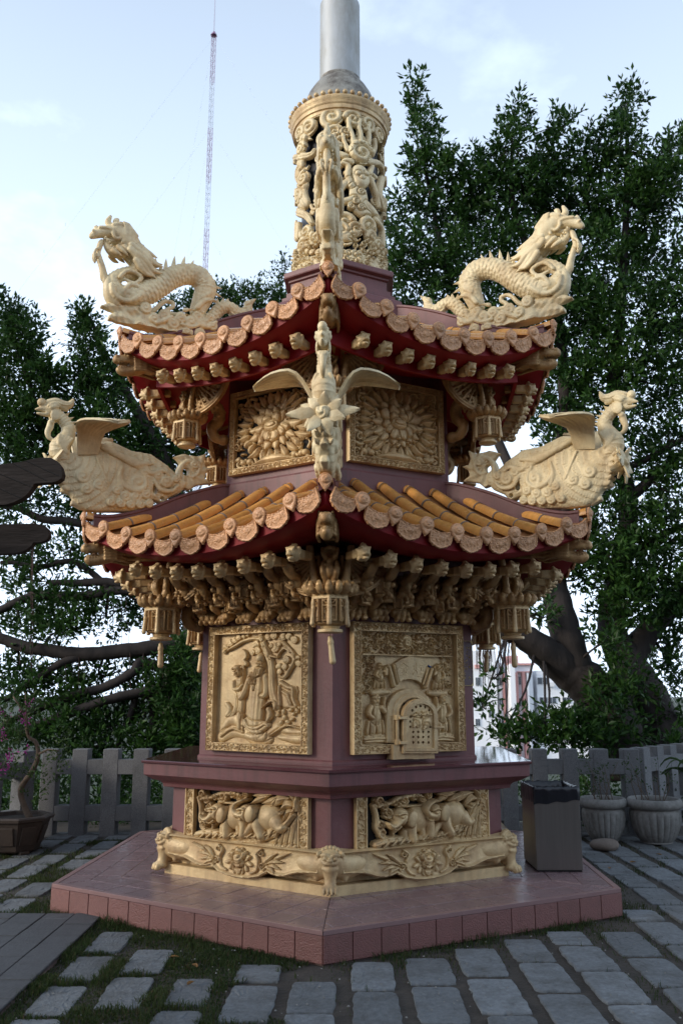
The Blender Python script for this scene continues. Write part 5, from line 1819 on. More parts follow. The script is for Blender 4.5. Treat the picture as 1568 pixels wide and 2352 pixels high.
# hanging hexagonal lanterns
def lantern_parts(tassel):
    out = []
    out.append(('lantern_body', MB().lathe([(0.06, 0.045), (0.118, 0.06), (0.124, 0.075), (0.124, 0.235), (0.06, 0.24)], 6, rot=PI / 6).me('lantern_body', M['gold_shaded'])))
    out.append(('lantern_top', MB().lathe([(0.12, 0.232), (0.146, 0.236), (0.148, 0.252), (0.143, 0.256), (0.147, 0.262), (0.142, 0.270), (0.05, 0.272)], 6, rot=PI / 6).me('lantern_top', M['gold'])))
    out.append(('lantern_foot', sharp(MB().lathe([(0.086, 0.0), (0.092, 0.004), (0.092, 0.022), (0.083, 0.026), (0.066, 0.030), (0.072, 0.047), (0.05, 0.049)], 12, rot=PI / 12).me('lantern_foot', M['gold']))))
    # pierced panes with a little figure in each
    R = Relief(-0.055, 0.055, 0.075, 0.232, 0.0048, 0.004)
    e = np.minimum(np.minimum(R.U + .055, .055 - R.U), np.minimum(R.V_ - .075, .232 - R.V_))
    R.H = np.where(e < 0.012, 0.014, R.H)
    R.H = np.where((e < 0.010) | ((R.V_ > 0.178) & (R.V_ < 0.190)), 0.016, R.H)
    R.stroke([(-.045, .222, .006), (-.02, .203, .008), (0, .198, .008), (.02, .203, .008), (.045, .222, .006)], .014, .006, 10)
    R.stroke([(0, .085, .020), (0, .125, .018), (0, .15, .010)], .014, .004)
    R.blob(0, .160, .012, .013, .016, .004)
    R.busy(-.035, .035, .085, .165, 18, .012, .010, .003, 8)
    pane = R.mesh('lantern_pane', M['gold_shaded'], -0.004)
    strap = []
    for j in range(6):
        a = PI / 6 + j * PI / 3
        out.append(('lantern_pane', pane, Matrix.Rotation(j * PI / 3, 4, 'Z') @ Matrix.Translation((0, -0.124 * C30, 0))))
    S_ = SDF((-0.03, -0.03, -0.20), (0.03, 0.03, 0.02), 0.005)
    S_.chain([(0, 0, 0.005), (0.006, 0, -0.04), (0.004, 0, -0.07)], [.013, .015, .011], 0.004, 8)
    S_.chain([(0.004, 0, -0.072), (0.008, 0, -0.12), (0.013, 0, -0.185)], [.014, .0155, .018], 0.002, 8)
    S_.chain([(0.004, 0, -0.07), (0.004, 0, -0.078)], [.018, .018], 0.001)
    st = S_.mesh('corner_tassel', M['gold'])
    for j in range(6):
        a = j * PI / 3 + PI / 6
        out.append(('corner_tassel', st, Matrix.Rotation(a, 4, 'Z') @ Matrix.Translation((0.130, 0, 0.245))))
    S_ = SDF((-0.23, -0.23, 0.24), (0.23, 0.23, 0.40), 0.0085)
    q = np.random.default_rng(2)
    S_.ell((0, 0, 0.30), (.14, .14, .05), 0.02)
    for j in range(16):
        a = j * PI / 8
        c0, s0 = math.cos(a), math.sin(a)
        S_.chain([(.12 * c0, .12 * s0, .285), (.165 * c0, .165 * s0, .300), (.185 * c0, .185 * s0, .335), (.170 * c0, .170 * s0, .355)], [.026, .030, .022, .008], 0.006, 6)
    for j in range(40):
        a, r = q.uniform(0, 6.28), q.uniform(.11, .185)
        S_.ell((r * math.cos(a), r * math.sin(a), q.uniform(.275, .35)), q.uniform(.012, .022), 0.004)
    out.append(('lantern_crown', S_.mesh('lantern_crown', M['gold_shaded'])))
    if tassel:
        S_ = SDF((-0.04, -0.04, -0.24), (0.06, 0.04, 0.02), 0.005)
        S_.chain([(0, 0, 0.01), (0, 0, -0.04)], .004, 0.002)
        S_.chain([(0, 0, -0.035), (0.004, 0, -0.07)], [.017, .020], 0.004)
        S_.chain([(0.004, 0, -0.07), (0.018, 0, -0.20)], [.019, .024], 0.002)
        S_.chain([(0.003, 0, -0.062), (0.004, 0, -0.072)], .023, 0.001)
        out.append(('lantern_tassel', S_.mesh('lantern_tassel', M['gold'])))
    return out


LN1, LN2 = lantern_parts(True), lantern_parts(False)
WHERE = {0: 'at the front corner', -1: 'at the left corner', 1: 'at the right corner', -2: 'behind the left one', 2: 'behind the right one', 3: 'at the back corner'}
WZ = Matrix.Rotation(PHI, 4, 'Z')
for parts, R_, Z_, sc, tier in ((LN1, 1.645, 1.968, 1.0, 'lower'), (LN2, 1.495, 3.628, 0.84, 'upper')):
    for k in (0, -1, 1, -2, 2):
        o = ob('hanging_lantern', None, None, WZ @ CM(k, R_, 0, Z_) @ Matrix.Rotation(PI / 2, 4, 'Z') @ Matrix.Diagonal((sc, sc, sc, 1)))
        o.empty_display_size = 0.1
        tl = 'with a tassel ' if tier == 'lower' else ''
        tag(o, 'gold hexagonal lantern ' + tl + 'under the ' + tier + ' roof ' + WHERE[k], 'lantern', 'carved lanterns under the ' + tier + ' eaves')
        for p in parts:
            ob(p[0], p[1], o, p[2] if len(p) > 2 else None)

# carved posts above the lanterns, with a rider and two struts
S = SDF((-0.16, -0.20, -0.02), (0.16, 0.20, 0.30), 0.0085)
S.box((0, 0, 0.14), (0.045, 0.055, 0.15), 0.012, 0.01)
for sg in (1, -1):
    S.chain([(0.0, sg * .11, 0.0), (0.01, sg * .13, 0.10), (0, sg * .15, 0.22), (-.01, sg * .16, 0.29)], [.034, .028, .026, .03], 0.01, 8)
    S.ell((0.0, sg * .115, 0.02), (.045, .04, .035), 0.01)
    S.chain([(0.04, sg * .03, 0.03), (0.075, sg * .055, 0.10), (0.05, sg * .05, 0.17)], [.026, .022, .014], 0.006, 6)
    S.chain([(0.05, sg * .02, 0.19), (0.085, sg * .05, 0.22), (0.06, sg * .06, 0.27)], [.02, .016, .012], 0.006, 6)
S.chain([(0.05, -.04, 0.26), (0.075, 0, 0.275), (0.05, .04, 0.26)], .016, 0.005, 6)
S.ell((0.06, 0.0, 0.10), (.035, .035, .055), 0.008)
S.ell((0.07, 0.0, 0.175), .026, 0.006)
curls(S, (0.02, 0, 0.13), (.055, .06, .14), 40, .014, 5)
post_me = S.mesh('lantern_post', M['gold_shaded'])
for R_, Z_, sc in ((1.645, 2.315, 0.95), (1.495, 3.925, 0.72)):
    for k in FACES:
        ob('lantern_post', post_me, pag, CM(k, R_, 0, Z_) @ Matrix.Diagonal((sc, sc, sc, 1)))


# pierced quarter-round spandrels between lantern posts and eave beams
def spandrel(w, h):
    R = Relief(0, w, -h, 0, 0.0048, -1.0)
    rr = np.sqrt((R.U / w) ** 2 + (R.V_ / h) ** 2)
    R.busy(.03, w * .8, -h * .8, -.03, 64, .040, .020, .012, 12)
    R.up(0.034 + 0 * R.H, ((rr > .86) & (rr < 1.0)))
    R.up(0.034 + 0 * R.H, (R.U < .022) | (R.V_ > -.022))
    R.up(0.042 + 0 * R.H, ((rr > .90) & (rr < .95)))
    for t in np.linspace(.2, 1.35, 7):
        R.stroke([(w * .3 * math.cos(t), -h * .3 * math.sin(t), .012), (w * .85 * math.cos(t), -h * .85 * math.sin(t), .014)], .024, .010)
    return R.mesh('spandrel', M['gold_shaded'], -0.004, (R.H > -0.5) & (rr <= 1.0))


SP1, SP2 = spandrel(0.42, 0.30), spandrel(0.40, 0.33)
FLIP = Matrix.Diagonal((-1, 1, 1, 1))
for me_, R_, z in ((SP1, 1.645, 2.53), (SP2, 1.495, 4.215)):
    a = R_ * C30
    x0 = R_ * 0.5 - 0.075
    for k in FACES:
        ob('spandrel', me_, pag, FM(k, -x0, a, z))
        ob('spandrel', me_, pag, FM(k, x0, a, z) @ FLIP)

# red purlin board behind the lion masks, bending up with the eave; S-shaped scroll brackets
for ap, pit, zb, lf in ((1.665, 0.216, 2.437, 0.065), (1.545, 0.195, 4.080, 0.06)):
    V, F = [], []
    hw = ap * T30
    for i in range(17):
        u = hw * (-1 + i / 8)
        z = zb + lf * (u / (3.5 * pit)) ** 2
        V += [(u, 0, z - 0.055), (u, 0, z + 0.11), (u, 0.03, z + 0.11), (u, 0.03, z - 0.055)]
    for i in range(16):
        F += [(i * 4 + j, i * 4 + (j + 1) % 4, i * 4 + 4 + (j + 1) % 4, i * 4 + 4 + j) for j in range(4)]
    bd = MB().add(V, F).me('purlin_board', M['red'])
    for k in FACES:
        if zb > 3:
            ob('purlin_board', bd, pag, FM(k, 0, ap))
S = SDF((-0.02, -0.06, -0.36), (0.40, 0.06, 0.14), 0.0085)
S.chain([(0.36, 0, 0.10), (0.20, 0, 0.09), (0.10, 0, 0.02), (0.10, 0, -0.08), (0.16, 0, -0.16), (0.12, 0, -0.24), (0.03, 0, -0.25)], [.05, .05, .05, .05, .045, .042, .03], 0.01, 24, 0.8)
S.ell((0.05, 0, -0.25), (.05, .045, .05), 0.01)
curls(S, (0.16, 0, 0.0), (.12, .035, .14), 40, .018, 9)
scb = S.mesh('scroll_bracket', M['gold_shaded'])
for k in FACES:
    ob('scroll_bracket', scb, pag, CM(k, 1.115, 0, 3.99))
    ob('scroll_bracket', scb, pag, CM(k, 1.28, 0, 2.34))

# ------------------------------------------------------------------ crowded bracket sets under the lower eave
S = SDF((-0.10, -0.12, -0.02), (0.10, 0.12, 0.17), 0.0075)          # crouching beast, -y outward
S.ell((0.01, 0, 0.065), (.080, .060, .052), 0.015)
S.ell((-.055, -.04, 0.105), (.040, .042, .042), 0.01)
curls(S, (-.045, -.03, 0.10), (.048, .046, .050), 34, .013, 4)
S.ell((-.065, -.085, 0.095), (.022, .022, .018), 0.006)
for x in (-.05, .0, .05):
    S.chain([(x, -.03, .06), (x + .01, -.06, .02), (x, -.075, .008)], [.03, .02, .022], 0.008, 6)
S.chain([(.07, 0, .08), (.09, -.02, .12), (.06, -.03, .145)], [.022, .022, .014], 0.006, 6)
beast_me = S.noise(0.0035, 120, 2).mesh('bracket_beast', M['gold_shaded'])
figs = []
for v in range(2):                                                      # robed immortal, -y outward
    S = SDF((-0.085, -0.09, -0.01), (0.085, 0.07, 0.25), 0.0068)
    sg = 1 if v else -1
    S.chain([(0, 0, 0.0), (0, -.004, .07), (0, -.008, .14), (0, -.008, .175)], [.050, .045, .044, .026], 0.01, 8, 0.8)
    S.chain([(.035, -.01, .16), (.062, -.035, .12), (.03, -.055, .11 + .03 * v)], [.020, .019, .013], 0.006, 6)
    S.chain([(-.035, -.01, .16), (-.06, -.03, .13), (-.045 * sg, -.055, .17)], [.020, .018, .012], 0.006, 6)
    for x in (-.03, -.012, .008, .028):
        S.chain([(x, -.045, .02), (x * .8, -.045, .11)], [.010, .007], 0.003)
    S.ell((0, -.012, .208), (.024, .026, .029), 0.005)
    S.ell((0, -.004, .234), (.022, .022, .016), 0.004)
    S.ell((0, -.040, .203), .006, 0.002)
    S.chain([(0.0, -.035, .190), (0.0, -.046, .165)], [.010, .004], 0.003)
    S.chain([(.055 * sg, -.02, .0), (.06 * sg, -.03, .12), (.05 * sg, -.035, .22)], [.012, .009, .014], 0.004, 8)
    figs.append(S.noise(0.0022, 170, v).mesh('bracket_figure', M['gold_shaded']))
S = SDF((-0.05, -0.50, -0.06), (0.05, 0.03, 0.30), 0.009)           # stepped bracket arm reaching outward
S.chain([(0, 0.0, 0.0), (0, -.10, .0), (0, -.17, .03), (0, -.17, .08), (0, -.24, .09), (0, -.31, .13), (0, -.31, .18), (0, -.40, .20), (0, -.46, .25)], [.035, .035, .036, .032, .034, .034, .032, .034, .036], 0.01, 30, 1)
curls(S, (0, -.22, .11), (.03, .20, .10), 40, .018, 6)
armb_me = S.noise(0.003, 110, 5).mesh('bracket_arm', M['gold_shaded'])
S = SDF((-0.10, -0.03, -0.10), (0.10, 0.05, 0.10), 0.0075)          # clump of carved cloud and leaf
curls(S, (0, 0.012, 0), (.075, .02, .075), 70, .020, 8, 0.006)
clump_me = S.noise(0.003, 120, 9).mesh('bracket_foliage', M['gold_shaded'])
mini = [(n_, me_, (x[0] if x else None)) for n_, me_, *x in lantern_parts(False) if n_ in ('lantern_body', 'lantern_top', 'lantern_foot', 'corner_tassel')]
mini_mb = MB().lathe([(0.02, 0.0), (0.036, 0.002), (0.036, 0.012), (0.026, 0.016), (0.048, 0.022), (0.050, 0.085), (0.058, 0.088), (0.058, 0.100), (0.03, 0.104)], 6, rot=PI / 6)
for j in range(6):
    a = PI / 6 + j * PI / 3
    mini_mb.tube([(.052 * math.cos(a), .052 * math.sin(a), .098), (.057 * math.cos(a), .057 * math.sin(a), .012)], [.007, .009], 6)
mini_me = mini_mb.me('bracket_lantern', M['gold_shaded'])
S = SDF((-0.07, -0.07, 0.09), (0.07, 0.07, 0.18), 0.0075)
curls(S, (0, 0, .125), (.045, .045, .025), 60, .014, 11, 0.006)
minic_me = S.mesh('bracket_lantern_crown', M['gold_shaded'])
qr = np.random.default_rng(17)
for k in FACES:
    if k in (2, 3):
        continue
    for i in range(7):                                                  # arms
        u = (i - 3) * 0.185
        ob('bracket_arm', armb_me, pag, FM(k, u, 1.13, 2.20))
    for i in range(6):                                                  # beasts along the head of the panel
        u = (i - 2.5) * 0.205 + qr.uniform(-.02, .02)
        ob('bracket_beast', beast_me, pag, FM(k, u, 1.20, 2.095) @ Matrix.Rotation(qr.uniform(-.3, .3), 4, 'Z') @ (FLIP if i % 2 else Matrix()))
    for i in range(6):                                                  # immortals stand between the arms
        u = (i - 2.5) * 0.190 + qr.uniform(-.015, .015)
        ob('bracket_figure', figs[i % 2], pag, FM(k, u, 1.335, 2.20 + 0.03 * (i % 2)) @ Matrix.Rotation(qr.uniform(-.3, .3), 4, 'Z') @ Matrix.Rotation(qr.uniform(-.1, .1), 4, 'Y'))
    for i, u in enumerate((-.40, -.19, 0.02, .21, .42)):                # little lanterns at two heights
        m_ = FM(k, u + qr.uniform(-.015, .015), 1.42 if i % 2 == 0 else 1.30, 2.255 if i % 2 == 0 else 2.165)
        o = ob('bracket_lantern', mini_me, pag, m_)
        ob('lantern_crown', minic_me, o)
    for i in range(11):                                                 # foliage filling the gaps
        u = (i - 5) * 0.115
        ob('bracket_foliage', clump_me, pag, FM(k, u, 1.15 + 0.10 * (i % 3), 2.26 + 0.07 * (i % 3)) @ Matrix.Rotation(qr.uniform(0, 6), 4, 'Y'))


# ------------------------------------------------------------------ dragons on the upper hips
TD = Trace(200, 540, 540 / 1568, corner=-1)
DR, DZ = 1.75, 4.62


def dp(L, y=0.0, T=None, o=None):
    """traced [(x, y, r[, lateral])] -> points in the statue's frame and radii"""
    T = T or TD
    o = o or (DR, DZ)
    P, R_ = [], []
    for q in L:
        r, z = T(q[0], q[1])
        P.append((r - o[0], (q[3] if len(q) > 3 else y), z - o[1]))
        R_.append(q[2] * T.k(q[0], q[1]))
    return np.array(P), np.array(R_)


def scales(p, n, amp):
    def f(t, a, d):
        u = t / p
        row = np.floor(u)
        v = a * n / (2 * PI) + 0.5 * (row % 2)
        fx, fy = v - np.floor(v) - 0.5, u - row
        edge = np.clip((1.0 - fy) * 6, 0, 1)
        return amp * np.clip(1.0 - (2 * fx) ** 4, 0, 1) * (0.1 + 0.9 * fy) * edge - amp * 0.4
    return f


def dbox(L, pad, T=None, o=None):
    P, R_ = dp(L, 0, T, o)
    return P.min(0) - pad, P.max(0) + pad


arch = [(1385, 850, 30), (1355, 905, 44), (1300, 905, 46), (1250, 870, 46), (1200, 852, 46), (1150, 875, 48), (1105, 925, 48), (1060, 965, 46), (1005, 950, 44), (980, 900, 56), (1000, 830, 68), (1035, 745, 78), (1032, 675, 82), (975, 612, 82), (872, 596, 80), (770, 625, 82), (680, 680, 88), (590, 735, 92), (500, 772, 88), (410, 768, 80), (335, 720, 66), (315, 650, 56), (375, 600, 50), (470, 585, 58), (540, 560, 72), (560, 515, 82), (500, 440, 88), (440, 375, 84)]
lo, hi = dbox(arch, 0.0)
S = SDF(lo - 0.11, hi + 0.11, 0.0078)
P, R_ = dp(arch)
S.chain(P, R_, 0.004, 90, 0.95, pat=scales(0.036, 9, 0.0135))
# belly plates, chest folds and the haunch
for y in (0.075, -0.075):
    for L in ([(350, 640, 14), (420, 590, 16), (520, 640, 16), (470, 690, 14), (390, 660, 12)], [(380, 760, 16), (440, 700, 18), (540, 740, 14)], [(290, 700, 18), (310, 780, 22), (400, 830, 18), (520, 800, 12)], [(460, 820, 22), (520, 780, 22), (560, 740, 10)], [(1000, 800, 16), (1060, 760, 14), (1030, 700, 12), (1070, 690, 8)], [(960, 880, 20), (1010, 830, 18), (1080, 820, 10)]):
        S.chain(*dp(L, y), 0.006, 12)
P, R_ = dp([(268, 640, 26), (268, 720, 34), (285, 790, 34), (340, 840, 36)])
S.chain(P, R_, 0.012, 10, 1.6)
body_me = S.mesh('dragon_body', M['ivory'])
# tail fluke
fl = [(1442, 790), (1395, 800), (1350, 812), (1345, 850), (1320, 870), (1250, 850), (1215, 880), (1240, 930), (1290, 965), (1350, 972), (1395, 945), (1410, 900), (1400, 850)]
lo, hi = dbox([(*q, 1) for q in fl], 0.03)
S = SDF(lo - [0, 0.05, 0], hi + [0, 0.05, 0], 0.0075)
c0, c1 = TD(1330, 780)
S.poly(dp([(*q, 1) for q in fl])[0][:, [0, 2]], 0.034, 0.02, pat=lambda x, z: 0.006 * np.sin(180 * np.sqrt((x - c0 + DR) ** 2 + (z - c1 + DZ) ** 2)))
tail_me = S.mesh('tail_fluke', M['ivory'])
# head
lo, hi = dbox([(115, 100, 1), (530, 520, 1)], 0.0)
S = SDF(np.minimum(lo, hi) - [0.01, 0.15, 0.01], np.maximum(lo, hi) + [0.01, 0.15, 0.01], 0.0070)
S.chain(*dp([(450, 370, 78), (400, 310, 76), (345, 272, 62)]), 0.02, 8)
S.chain(*dp([(345, 268, 60), (280, 262, 47), (215, 266, 36), (165, 282, 27), (138, 298, 15)]), 0.015, 12, 1.05)
S.chain(*dp([(195, 262, 22), (180, 232, 20), (182, 210, 6)]), 0.008)
S.chain(*dp([(420, 400, 56), (360, 420, 44), (310, 420, 34), (268, 380, 24), (255, 345, 12)]), 0.015, 12, 1.1)
S.chain(*dp([(330, 345, 20), (285, 335, 16), (245, 320, 12)]), 0.008, 6, 1.6)
S.chain(*dp([(300, 225, 24), (272, 185, 22), (285, 150, 14), (302, 118, 4)]), 0.008, 10)
S.chain(*dp([(325, 215, 18), (335, 175, 20), (350, 165, 12)]), 0.006, 6)
for sg in (1, -1):
    y = sg * 0.055
    S.chain(*dp([(360, 225, 24, y), (310, 228, 20, y)]), 0.006)
    S.chain(*dp([(330, 255, 15, sg * 0.062), (322, 258, 15, sg * 0.062)]), 0.003)
    S.chain(*dp([(160, 270, 15, sg * 0.03), (150, 262, 12, sg * 0.035)]), 0.004)
    S.poly(dp([(375, 205, 1), (425, 225, 1), (470, 285, 1), (500, 325, 1), (480, 345, 1), (415, 330, 1), (385, 270, 1)])[0][:, [0, 2]], 0.016, 0.01, y0=sg * 0.075)
    S.chain(*dp([(310, 240, 11, sg * .06), (300, 300, 12, sg * .062), (330, 340, 12, sg * .065), (385, 330, 10, sg * .07), (370, 370, 10, sg * .07)]), 0.004, 14)
    S.chain(*dp([(200, 240, 12, sg * .045), (260, 250, 14, sg * .055), (300, 270, 12, sg * .06)]), 0.004, 8)
    for i in range(6):
        S.chain(*dp([(245 + 16 * i, 318 + 20 * i, 9, sg * .045), (232 + 18 * i, 332 + 20 * i, 3, sg * .045)]), 0.002)
    for a, b in (((300, 430), (370, 480)), ((340, 400), (420, 480)), ((390, 400), (470, 490)), ((420, 430), (500, 500))):
        S.chain(*dp([(*a, 18, sg * .06), ((a[0] + b[0]) / 2, (a[1] + b[1]) / 2 + 4, 16, sg * .075), (*b, 4, sg * .07)]), 0.004, 8)
head_me = S.mesh('dragon_head', M['ivory'])
# mane
lo, hi = dbox([(400, 330, 1), (710, 680, 1)], 0.03)
S = SDF(np.minimum(lo, hi) - [0, 0.16, 0], np.maximum(lo, hi) + [0, 0.16, 0], 0.0075)
for sg in (1, -1):
    for L, y in (([(440, 390, 26), (520, 455, 26), (600, 530, 22), (690, 565, 5)], .075), ([(430, 430, 26), (500, 510, 28), (565, 600, 24), (638, 662, 5)], .085), ([(470, 350, 24), (540, 415, 22), (600, 455, 16), (650, 485, 4)], .05), ([(480, 470, 24), (560, 540, 24), (610, 600, 20), (680, 620, 5)], .095), ([(490, 400, 20), (570, 470, 20), (640, 530, 14), (690, 540, 4)], .06), ([(470, 520, 22), (510, 580, 22), (560, 630, 14), (600, 640, 4)], .095)):
        S.chain(*dp([(*q, sg * y) for q in L]), 0.004, 14)
mane_me = S.mesh('dragon_mane', M['ivory'])
# forearm raised to the mouth, holding a pearl
lo, hi = dbox([(140, 320, 1), (300, 680, 1)], 0.03)
S = SDF(np.minimum(lo, hi) - [0, 0.08, 0], np.maximum(lo, hi) + [0, 0.08, 0], 0.0070)
S.chain(*dp([(262, 660, 32), (240, 600, 26), (225, 540, 24), (205, 480, 22), (190, 430, 20)]), 0.008, 14)
S.chain(*dp([(190, 430, 18), (200, 390, 20), (215, 350, 20), (225, 330, 12)]), 0.008, 8)
S.chain(*dp([(225, 560, 18), (228, 610, 20), (222, 640, 8)]), 0.006, 6)
for y in (.03, -.03, 0.0):
    S.chain(*dp([(195, 400, 10, y), (165, 420, 10, y * 1.3), (160, 465, 8, y), (175, 500, 5, y * .7)]), 0.004, 8)
arm_me2 = S.mesh('raised_claw', M['ivory'])
P, R_ = dp([(187, 455, 30)])
S = SDF(P[0] - .05, P[0] + .05, 0.006).ell(P[0], R_[0])
pearl_me = S.mesh('pearl', M['ivory'])
# whisker-like cloud tendril
lo, hi = dbox([(570, 790, 1), (860, 930, 1)], 0.03)
S = SDF(np.minimum(lo, hi) - [0, 0.06, 0], np.maximum(lo, hi) + [0, 0.06, 0], 0.0065)
S.chain(*dp([(560, 900, 22), (600, 895, 19), (650, 868, 17), (690, 828, 16), (735, 806, 16), (780, 822, 16), (782, 852, 15), (745, 872, 15), (738, 895, 16), (790, 915, 18), (850, 920, 22)]), 0.004, 40)
tend_me = S.mesh('cloud_tendril', M['ivory'])


def boss(S, c, r, sg, h=0.02):
    """spiral cloud boss on the side of a base"""
    S.ell(c, (r, h, r), 0.008, pat=lambda x, y, z: 0.005 * np.cos(2 * PI * np.sqrt(x * x + z * z) / r * 1.6 + np.arctan2(z, x)))


# cloud and wave base
lo, hi = dbox([(190, 800, 1), (1150, 1100, 1)], 0.03)
S = SDF(np.minimum(lo, hi) - [0, 0.17, 0.02], np.maximum(lo, hi) + [0, 0.17, 0.03], 0.0080)
S.poly(dp([(q[0], q[1], 1) for q in ((410, 1060), (470, 975), (540, 900), (640, 930), (760, 930), (880, 960), (1000, 930), (1100, 960), (1140, 1010), (1120, 1100), (900, 1130), (600, 1120))])[0][:, [0, 2]], 0.060, 0.025)
def shell(S, f, polys):
    """scalloped wave crests: tapering shells with ribs fanning back from the lip"""
    for P_, c in polys:
        cx_, cz_ = f([(*c, 1)])[0][0][[0, 2]]
        S.poly(f([(*q, 1) for q in P_])[0][:, [0, 2]], 0.040, 0.02, k=0.008, dome=0.05, pat=lambda x, z: 0.0065 * np.cos(17 * np.arctan2(z - cz_, x - cx_)) + 0.004 * np.cos(np.sqrt((x - cx_) ** 2 + (z - cz_) ** 2) * 120))


shell(S, dp, [([(203, 852), (240, 838), (300, 818), (380, 812), (460, 830), (560, 880), (580, 960), (470, 950), (380, 925), (300, 898), (250, 875)], (620, 790)),
              ([(268, 958), (272, 930), (300, 908), (370, 898), (450, 915), (540, 950), (580, 1010), (500, 1015), (420, 1005), (340, 985), (300, 965)], (640, 880))])
for sg in (1, -1):
    for x, y, r in ((555, 880, 48), (620, 960, 44), (700, 935, 46), (770, 1000, 50), (830, 955, 44), (910, 990, 50), (960, 940, 40), (1010, 1000, 46), (1080, 1020, 40), (520, 1020, 50), (600, 1050, 44), (690, 1060, 46), (460, 1060, 40), (880, 1070, 46), (980, 1080, 44), (780, 1080, 40), (1060, 950, 36)):
        P, R_ = dp([(x, y, r, sg * 0.062)])
        boss(S, P[0], R_[0], sg, 0.026)
    for L in ([(640, 1000, 16), (700, 980, 18), (760, 950, 14)], [(860, 900, 16), (920, 880, 18), (980, 900, 14)], [(840, 1010, 14), (930, 1030, 14), (1040, 980, 12)], [(950, 960, 16), (985, 1010, 18), (1050, 1030, 18), (1110, 990, 12)]):
        S.chain(*dp([(*q, sg * .072) for q in L]), 0.005, 10)
cloud_me = S.mesh('cloud_base', M['ivory'])
# dorsal fins, each its own piece
fin_spec = [((560, 440), (556, 398)), ((612, 470), (610, 425)), ((648, 520), (646, 472)), ((690, 560), (684, 518)), ((728, 542), (730, 482)), ((790, 520), (797, 462)), ((862, 520), (876, 464)), ((925, 540), (945, 492)), ((985, 570), (1022, 546)), ((1035, 600), (1072, 590)), ((1075, 640), (1114, 642)), ((1105, 690), (1160, 706)), ((1112, 745), (1162, 772)), ((1095, 795), (1140, 822)), ((1140, 832), (1135, 792)), ((1178, 815), (1182, 786)), ((1212, 812), (1220, 790))]
fins = []
for b, t in fin_spec:
    (pb, pt), _ = dp([(*b, 1), (*t, 1)])
    v = (pt - pb) * 1.25
    pt = pb + v
    s_ = np.array([-v[2], 0, v[0]])
    s_ = s_ / np.linalg.norm(s_) * 0.026
    pb = pb - v * 0.35
    V = [pb + s_, pb + [0, .017, 0], pb - s_, pb - [0, .017, 0], pb + v * .9 + s_ * .45, pb + v * .9 + [0, .008, 0], pb + v * .9 - s_ * .45, pb + v * .9 - [0, .008, 0], pt]
    F = [(i, (i + 1) % 4, 4 + (i + 1) % 4, 4 + i) for i in range(4)] + [(4 + i, 4 + (i + 1) % 4, 8) for i in range(4)] + [(3, 2, 1, 0)]
    fins.append(MB().add(V, F).me('dorsal_fin', M['ivory']))


def slim(me_, f, core=0.0):
    """narrow a carving across its width"""
    n = len(me_.vertices)
    co = np.empty(n * 3, np.float32)
    me_.vertices.foreach_get('co', co)
    co = co.reshape(-1, 3)
    co[:, 1] *= f
    me_.vertices.foreach_set('co', co.ravel())
    me_.update()


for me_, f in ((body_me, .86), (cloud_me, .80), (head_me, .92), (mane_me, .9)):
    slim(me_, f)
DL = {0: 'pale gold dragon statue seen head-on before the pierced chimney', -1: 'pale gold dragon statue on the left tip of the upper roof', 1: 'pale gold dragon statue on the right tip of the upper roof'}
for k in (0, -1, 1):
    o = ob('dragon_statue', None, None, WZ @ CM(k, DR, 0, DZ))
    tag(o, DL[k], 'dragon', 'dragon statues on the upper roof')
    for nm, me_ in (('dragon_body', body_me), ('tail_fluke', tail_me), ('dragon_mane', mane_me), ('raised_claw', arm_me2), ('pearl', pearl_me), ('cloud_tendril', tend_me), ('cloud_base', cloud_me)):
        ob(nm, me_, o)
    ob('dragon_head', head_me, o)
    for f in fins:
        ob('dorsal_fin', f, o)

# ------------------------------------------------------------------ phoenixes on the lower hips
TF = Trace(60, 1040, 580 / 1568, corner=-1)
FR, FZ = 1.75, 3.06
fo = (FR, FZ)


def fp(L, y=0.0):
    return dp(L, y, TF, fo)


def fpoly(L):
    return fp([(*q, 1) for q in L])[0][:, [0, 2]]


def fsdf(x0, y0, x1, y1, yl, h):
    lo, hi = dbox([(x0, y0, 1), (x1, y1, 1)], 0.02, TF, fo)
    return SDF(np.minimum(lo, hi) - [0, yl, 0], np.maximum(lo, hi) + [0, yl, 0], h)


# neck and head
S = fsdf(80, 100, 450, 580, 0.10, 0.0070)
S.chain(*fp([(215, 195, 42), (250, 225, 42), (300, 275, 44), (338, 330, 48), (335, 390, 58), (295, 450, 70), (272, 500, 74), (300, 560, 70)]), 0.01, 26, pat=lambda t, a, d: 0.004 * np.sin(t * 260))
S.ell(fp([(215, 185, 1)])[0][0], (.055, .050, .050), 0.01)
S.chain(*fp([(205, 195, 34), (160, 190, 22), (120, 193, 12), (94, 197, 4)]), 0.006, 8)
S.chain(*fp([(200, 225, 28), (160, 228, 20), (125, 226, 11), (106, 222, 4)]), 0.006, 8)
P, _ = fp([(120, 212, 1)])
S.box(P[0], (.055, .06, .004), .002, .002, op=-1, rot=rotY(-.06))
S.ell(fp([(146, 146, 1)])[0][0], .036, 0.006)
S.chain(*fp([(168, 165, 20), (150, 180, 16)]), 0.006)
